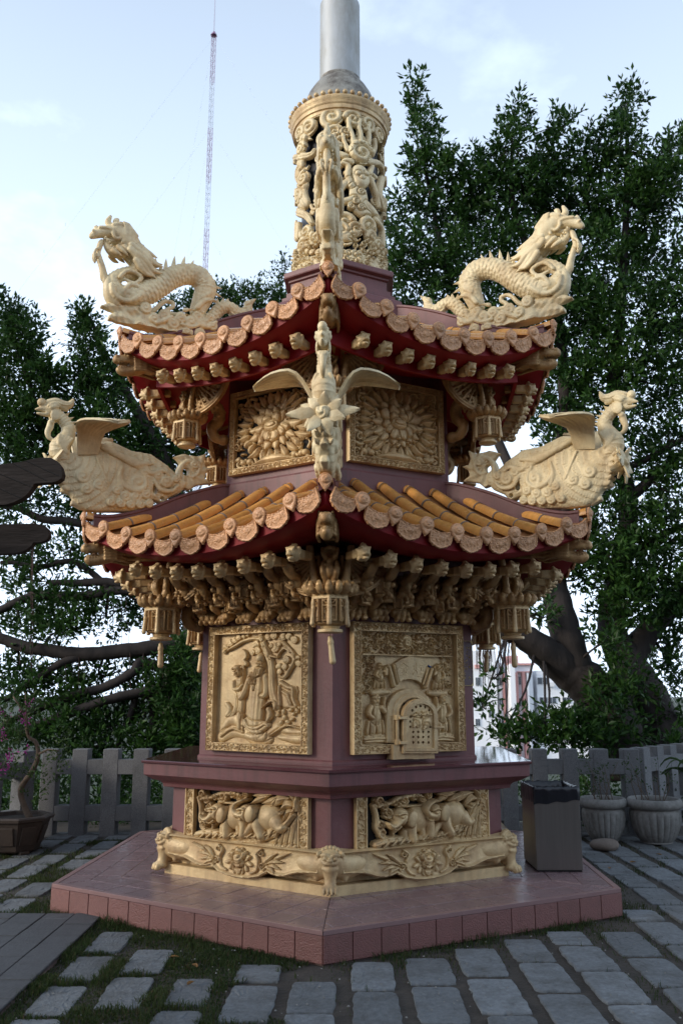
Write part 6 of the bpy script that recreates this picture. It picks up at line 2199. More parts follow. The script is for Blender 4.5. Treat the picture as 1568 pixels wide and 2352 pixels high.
for sg in (1, -1):
    S.chain(*fp([(215, 190, 22, sg * .040), (240, 182, 18, sg * .042), (262, 190, 8, sg * .040)]), 0.003, 6)
    S.chain(*fp([(190, 178, 9, sg * .045), (230, 160, 10, sg * .050), (275, 178, 7, sg * .045)]), 0.003, 8)
    S.ell(fp([(238, 248, 1, sg * .045)])[0][0], (.040, .012, .048), 0.004)
    S.ell(fp([(215, 290, 1, sg * .022)])[0][0], (.026, .02, .026), 0.006)
    for j in range(5):
        S.chain(*fp([(270 + 22 * j, 400 + 8 * j, 16, sg * (.05 + .004 * j)), (262 + 12 * j, 450 + 10 * j, 16, sg * .072), (285 + 10 * j, 510 + 6 * j, 8, sg * .075)]), 0.004, 8)
S.chain(*fp([(212, 290, 22), (205, 325, 24), (188, 365, 20), (200, 405, 15), (248, 432, 8)]), 0.006, 18)
neck_me = S.mesh('phoenix_neck', M['ivory'])
S = fsdf(170, 90, 400, 240, 0.08, 0.0068)                        # crest
S.chain(*fp([(200, 155, 32), (250, 148, 34), (300, 165, 32), (345, 165, 26), (368, 140, 16), (378, 118, 4)]), 0.006, 18, 1.0, pat=lambda t, a, d: 0.004 * np.cos(a * 9))
S.chain(*fp([(280, 180, 20), (320, 195, 18), (335, 205, 6)]), 0.006, 8)
crest_me = S.mesh('phoenix_crest', M['ivory'])
# body, a thick carved slab of plumage standing on waves
bp_ = [(235, 560), (275, 690), (300, 770), (350, 830), (400, 905), (480, 952), (640, 955), (940, 958), (948, 860), (1020, 905), (1075, 850), (1155, 815), (1215, 745), (1150, 700), (1060, 615), (940, 532), (800, 508), (640, 432), (560, 445), (430, 520), (330, 520)]
S = fsdf(180, 400, 1240, 1000, 0.20, 0.0080)
cx0, cz0 = fp([(330, 560, 1)])[0][0][[0, 2]]


def plume(x, z):
    """rows of overlapping feathers fanning back from the breast"""
    rr = np.sqrt((x - cx0) ** 2 + (z - cz0) ** 2)
    a = np.arctan2(z - cz0, cx0 - x)
    u = rr / 0.055
    row = np.floor(u)
    v = a * (5 + row * 2.2) + .5 * (row % 2)
    return 0.014 * (u - row) * np.cos(PI * (v - np.floor(v) - .5)) - 0.004


S.poly(fpoly(bp_), 0.085, 0.05, pat=plume, dome=0.035)
P, _ = fp([(967, 790, 1), (1018, 862, 1)])
S.ell(P[0], (.022, .3, .045), 0.01, op=-1)
S.ell(P[1], (.018, .3, .018), 0.01, op=-1)
for sg in (1, -1):
    for j in range(9):                                              # folded wing coverts
        a = 540 + 28 * j
        S.chain(*fp([(a - 10, 470 + 14 * j, 17, sg * .11), (a + 45, 490 + 16 * j, 20, sg * .128), (a + 120, 540 + 9 * j, 18, sg * .125), (a + 185, 580 + 4 * j, 6, sg * .11)]), 0.004, 12)
    for x, y, r in ((835, 745, 62), (1040, 740, 50), (430, 700, 56), (680, 800, 40), (740, 845, 42), (820, 850, 42), (890, 830, 38), (550, 760, 46), (460, 790, 46), (640, 890, 36), (710, 900, 36), (780, 905, 36), (850, 905, 36), (915, 900, 34), (980, 690, 40), (880, 660, 40), (1110, 720, 30)):
        P, R_ = fp([(x, y, r, sg * .10)])
        boss(S, P[0], R_[0], sg, 0.034)
    for L in ([(700, 700, 16), (740, 770, 20), (830, 810, 20), (890, 770, 16), (880, 700, 8)], [(720, 640, 12), (700, 720, 16), (720, 800, 12)], [(880, 620, 14), (930, 680, 16), (1010, 660, 14), (1060, 690, 8)], [(960, 740, 14), (1000, 800, 16), (1080, 810, 14), (1130, 770, 10)], [(530, 560, 10), (570, 650, 9), (610, 750, 8)], [(770, 590, 14), (850, 640, 14), (920, 600, 10)]):
        S.chain(*fp([(*q, sg * .118) for q in L]), 0.005, 14)
# wave crests under the breast
shell(S, fp, [([(275, 805), (300, 775), (360, 750), (440, 760), (540, 800), (600, 850), (560, 880), (460, 860), (370, 840), (310, 815)], (640, 730)),
              ([(352, 902), (360, 868), (420, 840), (500, 845), (580, 880), (640, 930), (600, 955), (500, 948), (420, 935), (370, 905)], (690, 820))])
# leafy front edge below the breast
for j in range(6):
    for y in (-.05, 0, .05):
        S.chain(*fp([(300 + 6 * j, 560 + 44 * j, 26, y), (262 + 8 * j, 575 + 42 * j, 16, y * 1.5), (245 + 8 * j, 560 + 42 * j, 5, y * 1.9)]), 0.006, 6)
pbody_me = S.mesh('phoenix_body', M['ivory'])
# curled flame tail
S = fsdf(1080, 500, 1420, 830, 0.09, 0.0070)
tl = [(1130, 735), (1135, 660), (1160, 600), (1120, 558), (1102, 552), (1140, 540), (1190, 528), (1250, 545), (1300, 545), (1350, 522), (1332, 580), (1345, 630), (1395, 640), (1350, 668), (1335, 710), (1392, 748), (1310, 755), (1270, 760), (1225, 798), (1160, 770)]
hc = fp([(1230, 640, 1)])[0][0]
S.poly(fpoly(tl), 0.045, 0.02, pat=lambda x, z: 0.008 * np.sin(9 * np.arctan2(z - hc[2], x - hc[0]) + 40 * np.sqrt((x - hc[0]) ** 2 + (z - hc[2]) ** 2)))
P, _ = fp([(1195, 660, 1), (1205, 625, 1)])
S.ell(P[0], (.026, .3, .036), 0.01, op=-1)
for sg in (1, -1):
    P, R_ = fp([(1255, 610, 34, sg * .05)])
    boss(S, P[0], R_[0], sg, 0.02)
    S.chain(*fp([(1150, 710, 15, sg * .045), (1150, 650, 15, sg * .045), (1180, 600, 15, sg * .045), (1230, 580, 14, sg * .045), (1285, 600, 14, sg * .045), (1290, 660, 13, sg * .045), (1250, 700, 12, sg * .045), (1210, 690, 9, sg * .045)]), 0.004, 24)
ptail_me = S.mesh('phoenix_tail', M['ivory'])
# neck comb
comb = []
for b, t in (((325, 240), (352, 218)), ((345, 268), (386, 252)), ((362, 298), (412, 284)), ((378, 325), (422, 318)), ((392, 350), (432, 348))):
    (pb, pt), _ = fp([(*b, 1), (*t, 1)])
    v = pt - pb
    s_ = np.array([-v[2], 0, v[0]])
    s_ = s_ / np.linalg.norm(s_) * 0.022
    pb = pb - v * 0.5
    V = [pb + s_, pb + [0, .016, 0], pb - s_, pb - [0, .016, 0], pt]
    comb.append(MB().add(V, [(0, 1, 4), (1, 2, 4), (2, 3, 4), (3, 0, 4), (3, 2, 1, 0)]).me('neck_comb', M['ivory']))
# wings: narrow at the shoulder, flaring into a broad drooping fan
st = [((395, 545), 540, .060), ((388, 552), 500, .085), ((384, 556), 455, .115), ((378, 575), 405, .150), ((362, 640), 368, .190), ((358, 715), 350, .240), ((372, 725), 352, .300), ((400, 715), 360, .360), ((450, 690), 374, .420), ((505, 650), 392, .470), ((560, 600), 405, .500)]
nc = 22
V = []
for (xa, xb), yy, lat in st:
    for j in range(nc + 1):
        t = j / nc
        droop = 14 * t * (1 - abs(lat - .25)) * (1 if lat > .15 else 0)
        r, z = TF(xa + (xb - xa) * t, yy + droop)
        V.append((r - FR, lat, z - FZ + 0.006 * math.cos(t * 2 * PI * 8) * (1 if lat > .1 else .4) * min(1, (xb - xa) / 330)))
V = np.array(V)
m_ = nc + 1
F = np.array([(i * m_ + j, i * m_ + j + 1, (i + 1) * m_ + j + 1, (i + 1) * m_ + j) for i in range(len(st) - 1) for j in range(nc)])


def solid(V, F, th):
    """give an open grid a thickness"""
    n = np.zeros_like(V)
    q = V[F]
    fn = np.cross(q[:, 2] - q[:, 0], q[:, 3] - q[:, 1])
    for i in range(4):
        np.add.at(n, F[:, i], fn)
    n /= np.linalg.norm(n, axis=1)[:, None] + 1e-9
    A, Bk = V + n * th / 2, V - n * th / 2
    N = len(V)
    E = {}
    for f in F:
        for i in range(4):
            e = (f[i], f[(i + 1) % 4])
            E[e] = 1
    rim_ = [(a, b, b + N, a + N) for a, b in E if (b, a) not in E]
    return np.concatenate([A, Bk]), np.concatenate([F, F[:, ::-1] + N, np.array(rim_)[:, ::-1]])


wings = []
for sg in (1, -1):
    V2 = V * [1, sg, 1]
    Vs, Fs = solid(V2, F if sg > 0 else F[:, ::-1], 0.022)
    me_ = mesh('phoenix_wing', Vs, Fs, M['ivory'], True)
    me_.set_sharp_from_angle(angle=math.radians(50))
    wings.append(me_)
# peony with pointed leaves on the breast
pc = fp([(262, 640, 1)])[0][0]
S = SDF((-0.09, -0.10, -0.10), (0.10, 0.10, 0.10), 0.0065)
S.ell((0.02, 0, 0), (.055, .055, .055), 0.01, pat=lambda x, y, z: 0.005 * np.sin(np.arctan2(z, y) * 3 + np.sqrt(y * y + z * z) * 140))
for j in range(9):
    a = j * 2 * PI / 9
    S.ell((0.0, .060 * math.cos(a), .060 * math.sin(a)), (.03, .026, .026), 0.005)
peony_me = S.mesh('peony', M['ivory'])
leaf_mes = []
for j in range(14):
    a = 2 * PI * j / 14 + 0.1
    L = (.235, .14, .17, .12, .16, .13, .15)[j % 7]
    c0, s0 = math.cos(a), math.sin(a)
    pts_ = []
    for t, w in ((.2, .022), (.32, .036), (.45, .034), (.58, .040), (.72, .027), (.86, .018), (1.0, .002)):
        fw_ = 0.01 + (0.09 if j % 2 else 0.02) * t - ((0.03 + .05 * (j % 3)) * (t - .4) if t > .4 else 0)
        for s2, dn in ((-1, 0), (0, .012), (1, 0)):
            pts_.append((fw_ + dn, c0 * L * t - s0 * w * s2, s0 * L * t + c0 * w * s2))
    Fq = np.array([(i * 3 + q, i * 3 + q + 1, i * 3 + 4 + q, i * 3 + 3 + q) for i in range(6) for q in range(2)])
    Vs, Fs = solid(np.array(pts_), Fq, 0.012)
    me_ = mesh('peony_leaf', Vs, Fs, M['ivory'], True)
    me_.set_sharp_from_angle(angle=math.radians(70))
    leaf_mes.append(me_)
for me_, f in ((pbody_me, .66), (neck_me, .88), (ptail_me, .8)):
    slim(me_, f)
FLb = {0: 'gold phoenix statue with spread wings and peony, facing out at the front', -1: 'gold phoenix statue on the left tip of the lower roof', 1: 'gold phoenix statue on the right tip of the lower roof'}
for k in (0, -1, 1):
    o = ob('phoenix_statue', None, None, WZ @ CM(k, FR, 0, FZ))
    tag(o, FLb[k], 'phoenix', 'phoenix statues on the lower roof')
    for nm, me_ in (('phoenix_neck', neck_me), ('phoenix_crest', crest_me), ('phoenix_body', pbody_me), ('phoenix_tail', ptail_me)):
        ob(nm, me_, o)
    for w in wings:
        ob('phoenix_wing', w, o)
    for c_ in comb:
        ob('neck_comb', c_, o)
    pe = ob('peony', peony_me, o, Matrix.Translation(pc + np.array([0.03, 0, 0])))
    for l_ in leaf_mes:
        ob('peony_leaf', l_, pe)


# ------------------------------------------------------------------ things around the pagoda
def atY(x, y, Y):
    """pixel of the photograph (1568 wide) -> world point at depth Y"""
    c, s = math.cos(PITCH), math.sin(PITCH)
    fw_, rt_, up_ = np.array([math.sin(YAW) * c, math.cos(YAW) * c, s]), np.array([math.cos(YAW), -math.sin(YAW), 0]), None
    up_ = np.cross(rt_, fw_)
    r = fw_ + rt_ * (x - 784) / Trace.F + up_ * (1176 - y) / Trace.F
    return CAM + r * (Y - CAM[1]) / r[1]


def in_plat(x, y, m=0.0):
    c, s = math.cos(-PHI), math.sin(-PHI)
    X, Y = c * x - s * y, s * x + c * y
    return max(abs(X), abs(X * .5 + Y * C30), abs(-X * .5 + Y * C30)) < RP * C30 + m


# ---- paving: columns of granite setts with earth between, a smooth dark path at the lower left
paving = struct('paving', MB().box((-6.5, -6.2, -0.4), (6.5, 3.15, -0.011)).me('paving_bed', M['ground']), M['ground'])
qs = np.random.default_rng(3)


def slab_shape(w, l, seed):
    q = np.random.default_rng(seed)
    P = []
    n = 10
    for a, b in (((-1, -1), (1, -1)), ((1, -1), (1, 1)), ((1, 1), (-1, 1)), ((-1, 1), (-1, -1))):
        for i in range(n):
            t = i / n
            P.append((a[0] + (b[0] - a[0]) * t, a[1] + (b[1] - a[1]) * t))
    P = np.array(P) * [w / 2, l / 2]
    P += q.normal(0, .0034, P.shape)
    P *= 1 - 0.05 * (np.abs(P[:, :1]) / (w / 2) * np.abs(P[:, 1:]) / (l / 2)) ** 6 * q.uniform(.3, 1.6, (len(P), 1))
    m_ = len(P)
    V = [(x, y, -0.05) for x, y in P] + [(x, y, -0.007) for x, y in P] + [(x * .965, y * .98, 0) for x, y in P]
    V += [(x * .5 + q.normal(0, .002), y * .5, q.normal(0, .0015)) for x, y in P]
    F = []
    for r in range(3):
        F += [(r * m_ + i, r * m_ + (i + 1) % m_, (r + 1) * m_ + (i + 1) % m_, (r + 1) * m_ + i) for i in range(m_)]
    F.append(tuple(3 * m_ + i for i in range(m_)))
    return MB().add(V, F).me('paving_stone', M['slab'])


shapes = [slab_shape(.255, .52, i) for i in range(9)]
SLABS = []
for i in range(-16, 18):
    xc = 0.19 + 0.327 * i + qs.uniform(-.012, .012)
    y = -5.6 + qs.uniform(0, .5)
    while y < 2.05:
        l = qs.uniform(.46, .56)
        yc = y + l / 2
        hw = (yc + 7.73) * 0.43 + 0.35
        lush = xc < -0.5 and yc > -3.4
        skip = in_plat(xc, yc, 0.03 if not lush else 0.08) or (xc < -1.55 and yc < -1.05) or abs(xc) > hw or (lush and qs.random() < 0.05)
        if not skip:
            sx = qs.uniform(.92, 1.03) * (0.92 if lush else 1)
            sl = l / .54 * (0.92 if lush else 1)
            if in_plat(xc, yc, 0.28):                     # stones cut short where they meet the platform
                sl *= 0.55
                yc -= 0.09
                if in_plat(xc, yc + .12, .05) or in_plat(xc + .1, yc + .1, .04) or in_plat(xc - .1, yc + .1, .04):
                    y += l + .022
                    continue
            z = qs.uniform(-.004, .006)
            ob('paving_stone', shapes[qs.integers(0, 9)], paving, Matrix.Translation((xc, yc, z)) @ Matrix.Rotation(qs.normal(0, .012), 4, 'Z') @ Matrix.Rotation(qs.normal(0, .008), 4, 'X') @ Matrix.Rotation(qs.choice([0, PI]), 4, 'Z') @ Matrix.Diagonal((sx, sl, 1, 1)))
            SLABS.append((xc, yc, .128 * sx, .26 * sl))
        y += l + 0.022
path = struct('dark_path', MB().box((-3.6, -5.2, -0.2), (-1.665, -1.27, 0.012)).me('path_bed', M['grout']), M['grout'])
for i in range(7):
    for j in range(15):
        x0, y0 = -1.66 - 0.205 * (i + 1), -1.275 - 0.285 * (j + 1) + (0.14 if i % 2 else 0)
        y1 = min(y0 + .278, -1.275)
        if y1 - y0 < .05 or abs(x0 + .1) > (y0 + 7.73) * .43 + .3:
            continue
        me_ = MB().box((x0 + .003, y0, 0.0), (x0 + .20, y1, 0.022), bev=.003).me('path_stone', M['slab_dark'])
        ob('path_stone', me_, path, Matrix.Translation((0, 0, qs.uniform(-.002, .003))))

# ---- grass in the joints
gp = []
SL = np.array(SLABS)


def gnoise(x, y):
    return np.sin(x * 2.3 + 1.7 * np.sin(y * 1.9)) + np.sin(y * 3.1 + 2 * np.sin(x * 1.3 + 2)) + .6 * np.sin(x * 7 + y * 5)


N0 = 700000
X = qs.uniform(-4.2, 4.2, N0)
Y = qs.uniform(-4.6, 2.1, N0)
ok = np.abs(X) < (Y + 7.73) * .43 + .2
X, Y = X[ok], Y[ok]
c_, s_ = math.cos(-PHI), math.sin(-PHI)
HX, HY = c_ * X - s_ * Y, s_ * X + c_ * Y
hd = np.maximum(np.abs(HX), np.maximum(np.abs(HX * .5 + HY * C30), np.abs(-HX * .5 + HY * C30))) - RP * C30
left = (X < -0.35 + .25 * np.sin(Y * 5)) & (Y < 1.9)
near = np.exp(-np.maximum(hd, 0) / 0.13)
gn = gnoise(X * 2, Y * 2)
dens = np.where(left, .85 + .18 * gn, .0)
dens = np.where(left & (Y > -1.2), .42 + .25 * gn, dens)
dens = np.maximum(dens, near * np.where(X > .2, np.where((X < 2.1), .75 + .35 * gn, .5 + .2 * gn), .45 + .35 * gn))
dens = np.maximum(dens, np.where((X > .2) & (X < 1.75) & (hd < .42), .30 * gn - .12, 0))
dens = np.where(~left & (X > 1.5), np.maximum(dens, .05 + .06 * gn), dens)
dens *= (hd > 0.006)
dens *= ~((X < -1.63) & (Y < -1.27))
edge = (X > -2.0) & (X < -1.62) & (Y < -1.27)
dens = np.where(left & (X > -1.68) & (X < -1.40) & (Y < -1.2), np.maximum(dens, .9), dens)
keep = qs.random(len(X)) < dens
X, Y, hd = X[keep], Y[keep], hd[keep]
on = np.zeros(len(X), bool)
for xc, yc, hx, hy in SLABS:
    on |= (np.abs(X - xc) < hx - .012 - .012 * np.sin(Y * 40)) & (np.abs(Y - yc) < hy - .012 - .012 * np.sin(X * 37))
X, Y = X[~on], Y[~on]


def blades(X, Y, Z, h, w, lean, q):
    n = len(X)
    a, b = q.uniform(0, 2 * PI, n), q.uniform(0, 2 * PI, n)
    ln = q.uniform(.1, 1, n) * lean
    h = h * q.uniform(.4, 1.25, n)
    ex, ey = np.cos(a) * w / 2, np.sin(a) * w / 2
    V = np.zeros((n, 5, 3))
    V[:, 0] = np.c_[X - ex, Y - ey, Z]
    V[:, 1] = np.c_[X + ex, Y + ey, Z]
    mx, my = X + np.cos(b) * ln * h * .35, Y + np.sin(b) * ln * h * .35
    V[:, 2] = np.c_[mx + ex * .8, my + ey * .8, Z + h * .62]
    V[:, 3] = np.c_[mx - ex * .8, my - ey * .8, Z + h * .62]
    V[:, 4] = np.c_[X + np.cos(b) * ln * h, Y + np.sin(b) * ln * h, Z + h * (1 - .25 * ln)]
    o = np.arange(n)[:, None] * 5
    T = np.concatenate([o + [0, 1, 2], o + [0, 2, 3], o + [3, 2, 4]])
    return V.reshape(-1, 3), T


hh = .030 + .016 * np.clip(gnoise(X * 3, Y * 3), -1, 1) + .030 * np.exp(-np.maximum(hd[~on], 0) / .09)
V, T = blades(X, Y, np.full(len(X), -.012), hh, .0042, .9, qs)
go = ob('grass', mesh('grass', V, T, M['grass']))
go['kind'] = 'stuff'
tag(go, 'short green grass growing between the paving stones and platform edge', 'grass')
dry = qs.random(len(X)) < .16
V, T = blades(X[dry] + .01, Y[dry], np.full(dry.sum(), -.012), hh[dry] * .9, .004, 1.4, qs)
go = ob('dry_grass', mesh('dry_grass', V, T, M['dry']))
go['kind'] = 'stuff'
tag(go, 'dry straw-coloured blades among the green grass', 'grass')


# ---- granite fence
def fence(name, A, B, n, label, gap=None):
    A, B = Vector(A), Vector(B)
    L = (B - A).length
    rz = math.atan2(B.y - A.y, B.x - A.x)
    f = root(name, label, 'fence', A, rz, 'granite fence runs')
    pm = MB().box((-.0865, -.085, -.05), (.0865, .085, .925), bev=.006).me('post', M['granite'])
    pit = L / (n - 1)
    for i in range(n):
        ob('post', pm, f, Matrix.Translation((i * pit, 0, 0)))
    rm = MB().box((-pit / 2, -.082, 0), (pit / 2, .082, .16), bev=.004).me('rail', M['granite'])
    for i in range(n - 1):
        for z in (.652, .155):
            ob('rail', rm, f, Matrix.Translation(((i + .5) * pit, 0, z)) @ Matrix.Diagonal(((pit - .173) / pit, 1, 1, 1)))
    ob('footing', MB().box((-.1, -.10, -.3), (L + .1, .10, .006)).me('footing', M['granite']), f)
    return f


fence('granite_fence', (-3.27, 2.25, 0), (3.285, 2.25, 0), 20, 'long grey granite fence with square posts running behind the pagoda')
fence('granite_fence', (-3.46, 1.92, 0), (-4.05, .78, 0), 4, 'short granite fence run turning forward behind the dark clay planter')
fence('granite_fence', (3.50, 2.50, 0), (4.75, 3.75, 0), 6, 'granite fence run angling away behind the fluted stone planters')

# ---- steel litter bin with a black bag
b = root('litter_bin', 'brushed steel litter bin lined with a black bag on the platform', 'litter bin', (1.72, -.465, .1825), 0)
mb = MB()
w_, d_, h_ = .18, .235, .60
mb.box((-w_, -d_, .012), (w_, -d_ + .012, h_), bev=.003).box((-w_, d_ - .012, .012), (w_, d_, h_), bev=.003)
mb.box((-w_, -d_ + .0125, .012), (-w_ + .012, d_ - .0125, h_ - .001), bev=.003).box((w_ - .012, -d_ + .0125, .012), (w_, d_ - .0125, h_ - .001), bev=.003)
ob('bin_body', mb.me('bin_body', M['binsteel']), b)
ob('bin_base', MB().box((-w_ + .006, -d_ + .006, 0), (w_ - .006, d_ - .006, .014)).me('bin_base', M['dark']), b)
qb = np.random.default_rng(12)
per, n = [], 72
for i in range(n):
    t = i / n * 4
    e, f_ = int(t), t - int(t)
    p = [(-1 + 2 * f_, -1), (1, -1 + 2 * f_), (1 - 2 * f_, 1), (-1, 1 - 2 * f_)][e]
    per.append(p)
V, F = [], []
rings = ((1.02, 0, .535), (1.03, 0, .565), (1.028, 0, .60), (1.018, 0, .630), (.99, 0, .636), (.95, 0, .63), (.93, 0, .56), (.90, 0, .42), (.3, 0, .30))
for ri, (sc, _, z) in enumerate(rings):
    for i, (px, py) in enumerate(per):
        j = (qb.normal(0, .0035) if ri in (1, 2, 3, 4, 5) else 0) + .004 * math.sin(i * 1.7 + ri)
        low = 0
        if ri == 0:
            low = .006 * math.sin(i * .9) + (.035 * (px - 1) / 2 if py == -1 else -.02)
        V.append((px * w_ * sc + (j * .5 if ri < 8 else 0), py * d_ * sc + (j * .5 if ri < 8 else 0), z + low + (j * .7 if 1 <= ri <= 5 else 0)))
for r in range(len(rings) - 1):
    F += [(r * n + i, r * n + (i + 1) % n, (r + 1) * n + (i + 1) % n, (r + 1) * n + i) for i in range(n)]
F.append(tuple((len(rings) - 1) * n + i for i in range(n)))
ob('bin_bag', mesh('bin_bag', np.array(V), F, M['bag'], True), b)


# ---- foliage helpers
def leaves(P, dirs, size, q, wide=.42, flat=.5):
    """P (n,3) leaf bases; dirs (n,3) pointing; returns folded four-cornered leaves"""
    n = len(P)
    d = dirs + q.normal(0, .45, (n, 3))
    d /= np.linalg.norm(d, axis=1)[:, None] + 1e-9
    nn = q.normal(0, 1, (n, 3)) + [0, 0, 1.2 * flat * 2]
    s = np.cross(d, nn)
    s /= np.linalg.norm(s, axis=1)[:, None] + 1e-9
    u = np.cross(s, d)
    L = (size * q.uniform(.6, 1.25, n))[:, None]
    w = L * wide * .5
    V = np.stack([P, P + d * L * .45 + s * w + u * w * .35, P + d * L, P + d * L * .45 - s * w + u * w * .35], 1)
    o = np.arange(n)[:, None] * 4
    return V.reshape(-1, 3), np.concatenate([o + [0, 1, 2], o + [0, 2, 3]])


def crown(clumps, q, per, size, twig=12, spread=.10):
    """clumps [(centre, radii, density)] -> leaf mesh arrays; twigs of leaves scattered through each clump"""
    PP, DD = [], []
    for c, r, de in clumps:
        c, r = np.array(c), np.array(r)
        nt = max(int(per * de * (r[0] * r[1] * r[2]) ** (2 / 3)), 3)
        v = q.normal(0, 1, (nt, 3))
        v /= np.linalg.norm(v, axis=1)[:, None]
        rad = q.uniform(.15, 1.08, nt) ** .55
        T = c + v * rad[:, None] * r * (1 + .22 * np.sin(v[:, :1] * 7 + v[:, 2:] * 6 + c[0] * 9))
        ax = v * [.7, .7, .7] + [0, 0, .55] + q.normal(0, .35, (nt, 3))
        ax /= np.linalg.norm(ax, axis=1)[:, None]
        for k in range(twig):
            t = q.uniform(0, 1, nt)[:, None]
            side = q.normal(0, 1, (nt, 3))
            side /= np.linalg.norm(side, axis=1)[:, None]
            PP.append(T + ax * (t - .3) * spread * 2.2 + side * spread * .30)
            DD.append(side * .8 + ax * .7)
    return leaves(np.concatenate(PP), np.concatenate(DD), size, q)


# ---- fluted stone planters
def planter(x, y, R_, h, label, seed):
    p = root('stone_planter', label, 'planter', (x, y, 0), 0, 'fluted stone planters')
    rb = lambda r, z, a: r * (1 - (.055 * (1 - abs(math.cos(a * 11)) ** .6) if .06 * h < z < .70 * h and r > R_ * .3 else 0))
    prof = [(.50, 0), (.56, .02), (.55, .05), (.62, .08), (.74, .20), (.84, .36), (.89, .52), (.90, .64), (.88, .71), (.84, .74), (.83, .78)]
    ob('planter_bowl', sharp(MB().lathe([(a * R_, b_ * h) for a, b_ in prof], 176, ribs=rb).me('planter_bowl', M['pot']), 50), p)
    rimp = [(.84, .77), (.93, .79), (.99, .84), (1.0, .89), (.97, .95), (.90, 1.0), (.82, .99), (.78, .94), (.77, .88)]
    ob('planter_rim', sharp(MB().lathe([(a * R_, b_ * h) for a, b_ in rimp], 64, caps=False).me('planter_rim', M['pot']), 60), p)
    ob('soil', sharp(MB().lathe([(R_ * .80, h * .86), (R_ * .80, h * .90), (R_ * .3, h * .93)], 32).me('soil', M['soil'])), p)
    q = np.random.default_rng(seed)
    s = root('potted_shrub', label.replace('planter', 'planter\'s').split(' planter')[0] + ' shrub', 'shrub', (x, y, h * .9), 0, 'small shrubs in the stone planters')
    mb, C = MB(), []
    for i in range(9):
        a, l = q.uniform(0, 6.28), q.uniform(.18, .42)
        r0 = q.uniform(0, R_ * .6)
        b0 = Vector((r0 * math.cos(a), r0 * math.sin(a), 0))
        t = b0 + Vector((q.normal(0, .07), q.normal(0, .07), l))
        mb.tube([b0, (b0 + t) / 2 + Vector((q.normal(0, .02), q.normal(0, .02), 0)), t], [.005, .004, .002], 5)
        C.append((t - Vector((0, 0, .05)), (.07, .07, .12), 1.0))
    ob('stem', mb.me('stem', M['stem']), s)
    V, T = crown(C, q, 700, .034, 6, .035)
    ob('leaves', mesh('shrub_leaves', V, T, M['leaf2']), s)
    return s


planter(2.835, 1.84, .255, .445, 'fluted round stone planter nearest the litter bin', 1)['label'] = 'thin leafy shrub in the stone planter nearest the bin'
planter(3.345, 1.72, .292, .452, 'larger fluted round stone planter right of the first', 2)['label'] = 'thin leafy shrub in the larger right-hand stone planter'
planter(3.95, 1.62, .28, .45, 'fluted stone planter cut off by the right picture edge', 3)['label'] = 'shrub in the planter at the right picture edge'
# strap-leaved plant beside them
sp = root('strap_leaf_plant', 'plant with long arching green strap leaves at the right edge', 'plant', (3.92, 1.60, .40))
qa = np.random.default_rng(4)
V, F = [], []
for i in range(16):
    a = qa.uniform(0, 6.28) if i > 4 else PI + qa.uniform(-.5, .5)
    L, up_ = qa.uniform(.45, .65), qa.uniform(.45, .75)
    o = len(V)
    for j in range(9):
        t = j / 8
        r, z = L * t * (1 - .15 * t), up_ * math.sin(t * 2.2) * .62
        w = .028 * (1 - t ** 2) + .002
        V += [(r * math.cos(a) - w * math.sin(a), r * math.sin(a) + w * math.cos(a), z + .01), (r * math.cos(a), r * math.sin(a), z), (r * math.cos(a) + w * math.sin(a), r * math.sin(a) - w * math.cos(a), z + .01)]
    F += [(o + j * 3 + q, o + j * 3 + q + 1, o + j * 3 + 4 + q, o + j * 3 + 3 + q) for j in range(8) for q in (0, 1)]
ob('leaves', mesh('strap_leaves', np.array(V), F, M['leaf2'], True), sp)

# ---- river stone and litter on the paving
S = SDF((-.18, -.12, -.02), (.18, .12, .15), .012)
S.ell((0, 0, .05), (.145, .085, .062), .01).ell((.04, .01, .045), (.10, .08, .055), .03)
tag(ob('river_stone', S.noise(.004, 30, 3).mesh('river_stone', M['stone']), None, Matrix.Translation((2.66, 1.30, 0))), 'smooth brown river stone lying before the stone planters', 'stone')
for i, (x, y, lab) in enumerate(((-.98, -2.26, 'curled brown leaf on the grassy paving left of the platform corner'), (-.80, -2.72, 'broad brown leaf on a paving stone at lower left'), (-.83, -2.42, 'small dry leaf on the paving between two larger ones'), (2.72, .62, 'yellow fallen leaf on the right-hand paving'), (2.42, .35, 'orange fallen leaf nearest the bin on the right-hand paving'), (3.1, 1.0, 'tiny fallen leaf near the fluted planters'))):
    V = []
    for t, w in ((-1, .02), (-.5, .6), (.1, .8), (.6, .5), (1, .02)):
        V += [(.035 * t, -.020 * w, .006 + .010 * w), (.035 * t, 0, .002 + .004 * abs(t)), (.035 * t, .020 * w, .004 + .013 * w)]
    F = [(j * 3 + q, j * 3 + q + 1, j * 3 + 4 + q, j * 3 + 3 + q) for j in range(4) for q in (0, 1)]
    tag(ob('fallen_leaf', mesh('fallen_leaf', np.array(V), F, M['fallen'], True), None, Matrix.Translation((x, y, .006)) @ Matrix.Rotation(i * 1.1, 4, 'Z')), lab, 'leaf', 'fallen leaves on the paving')

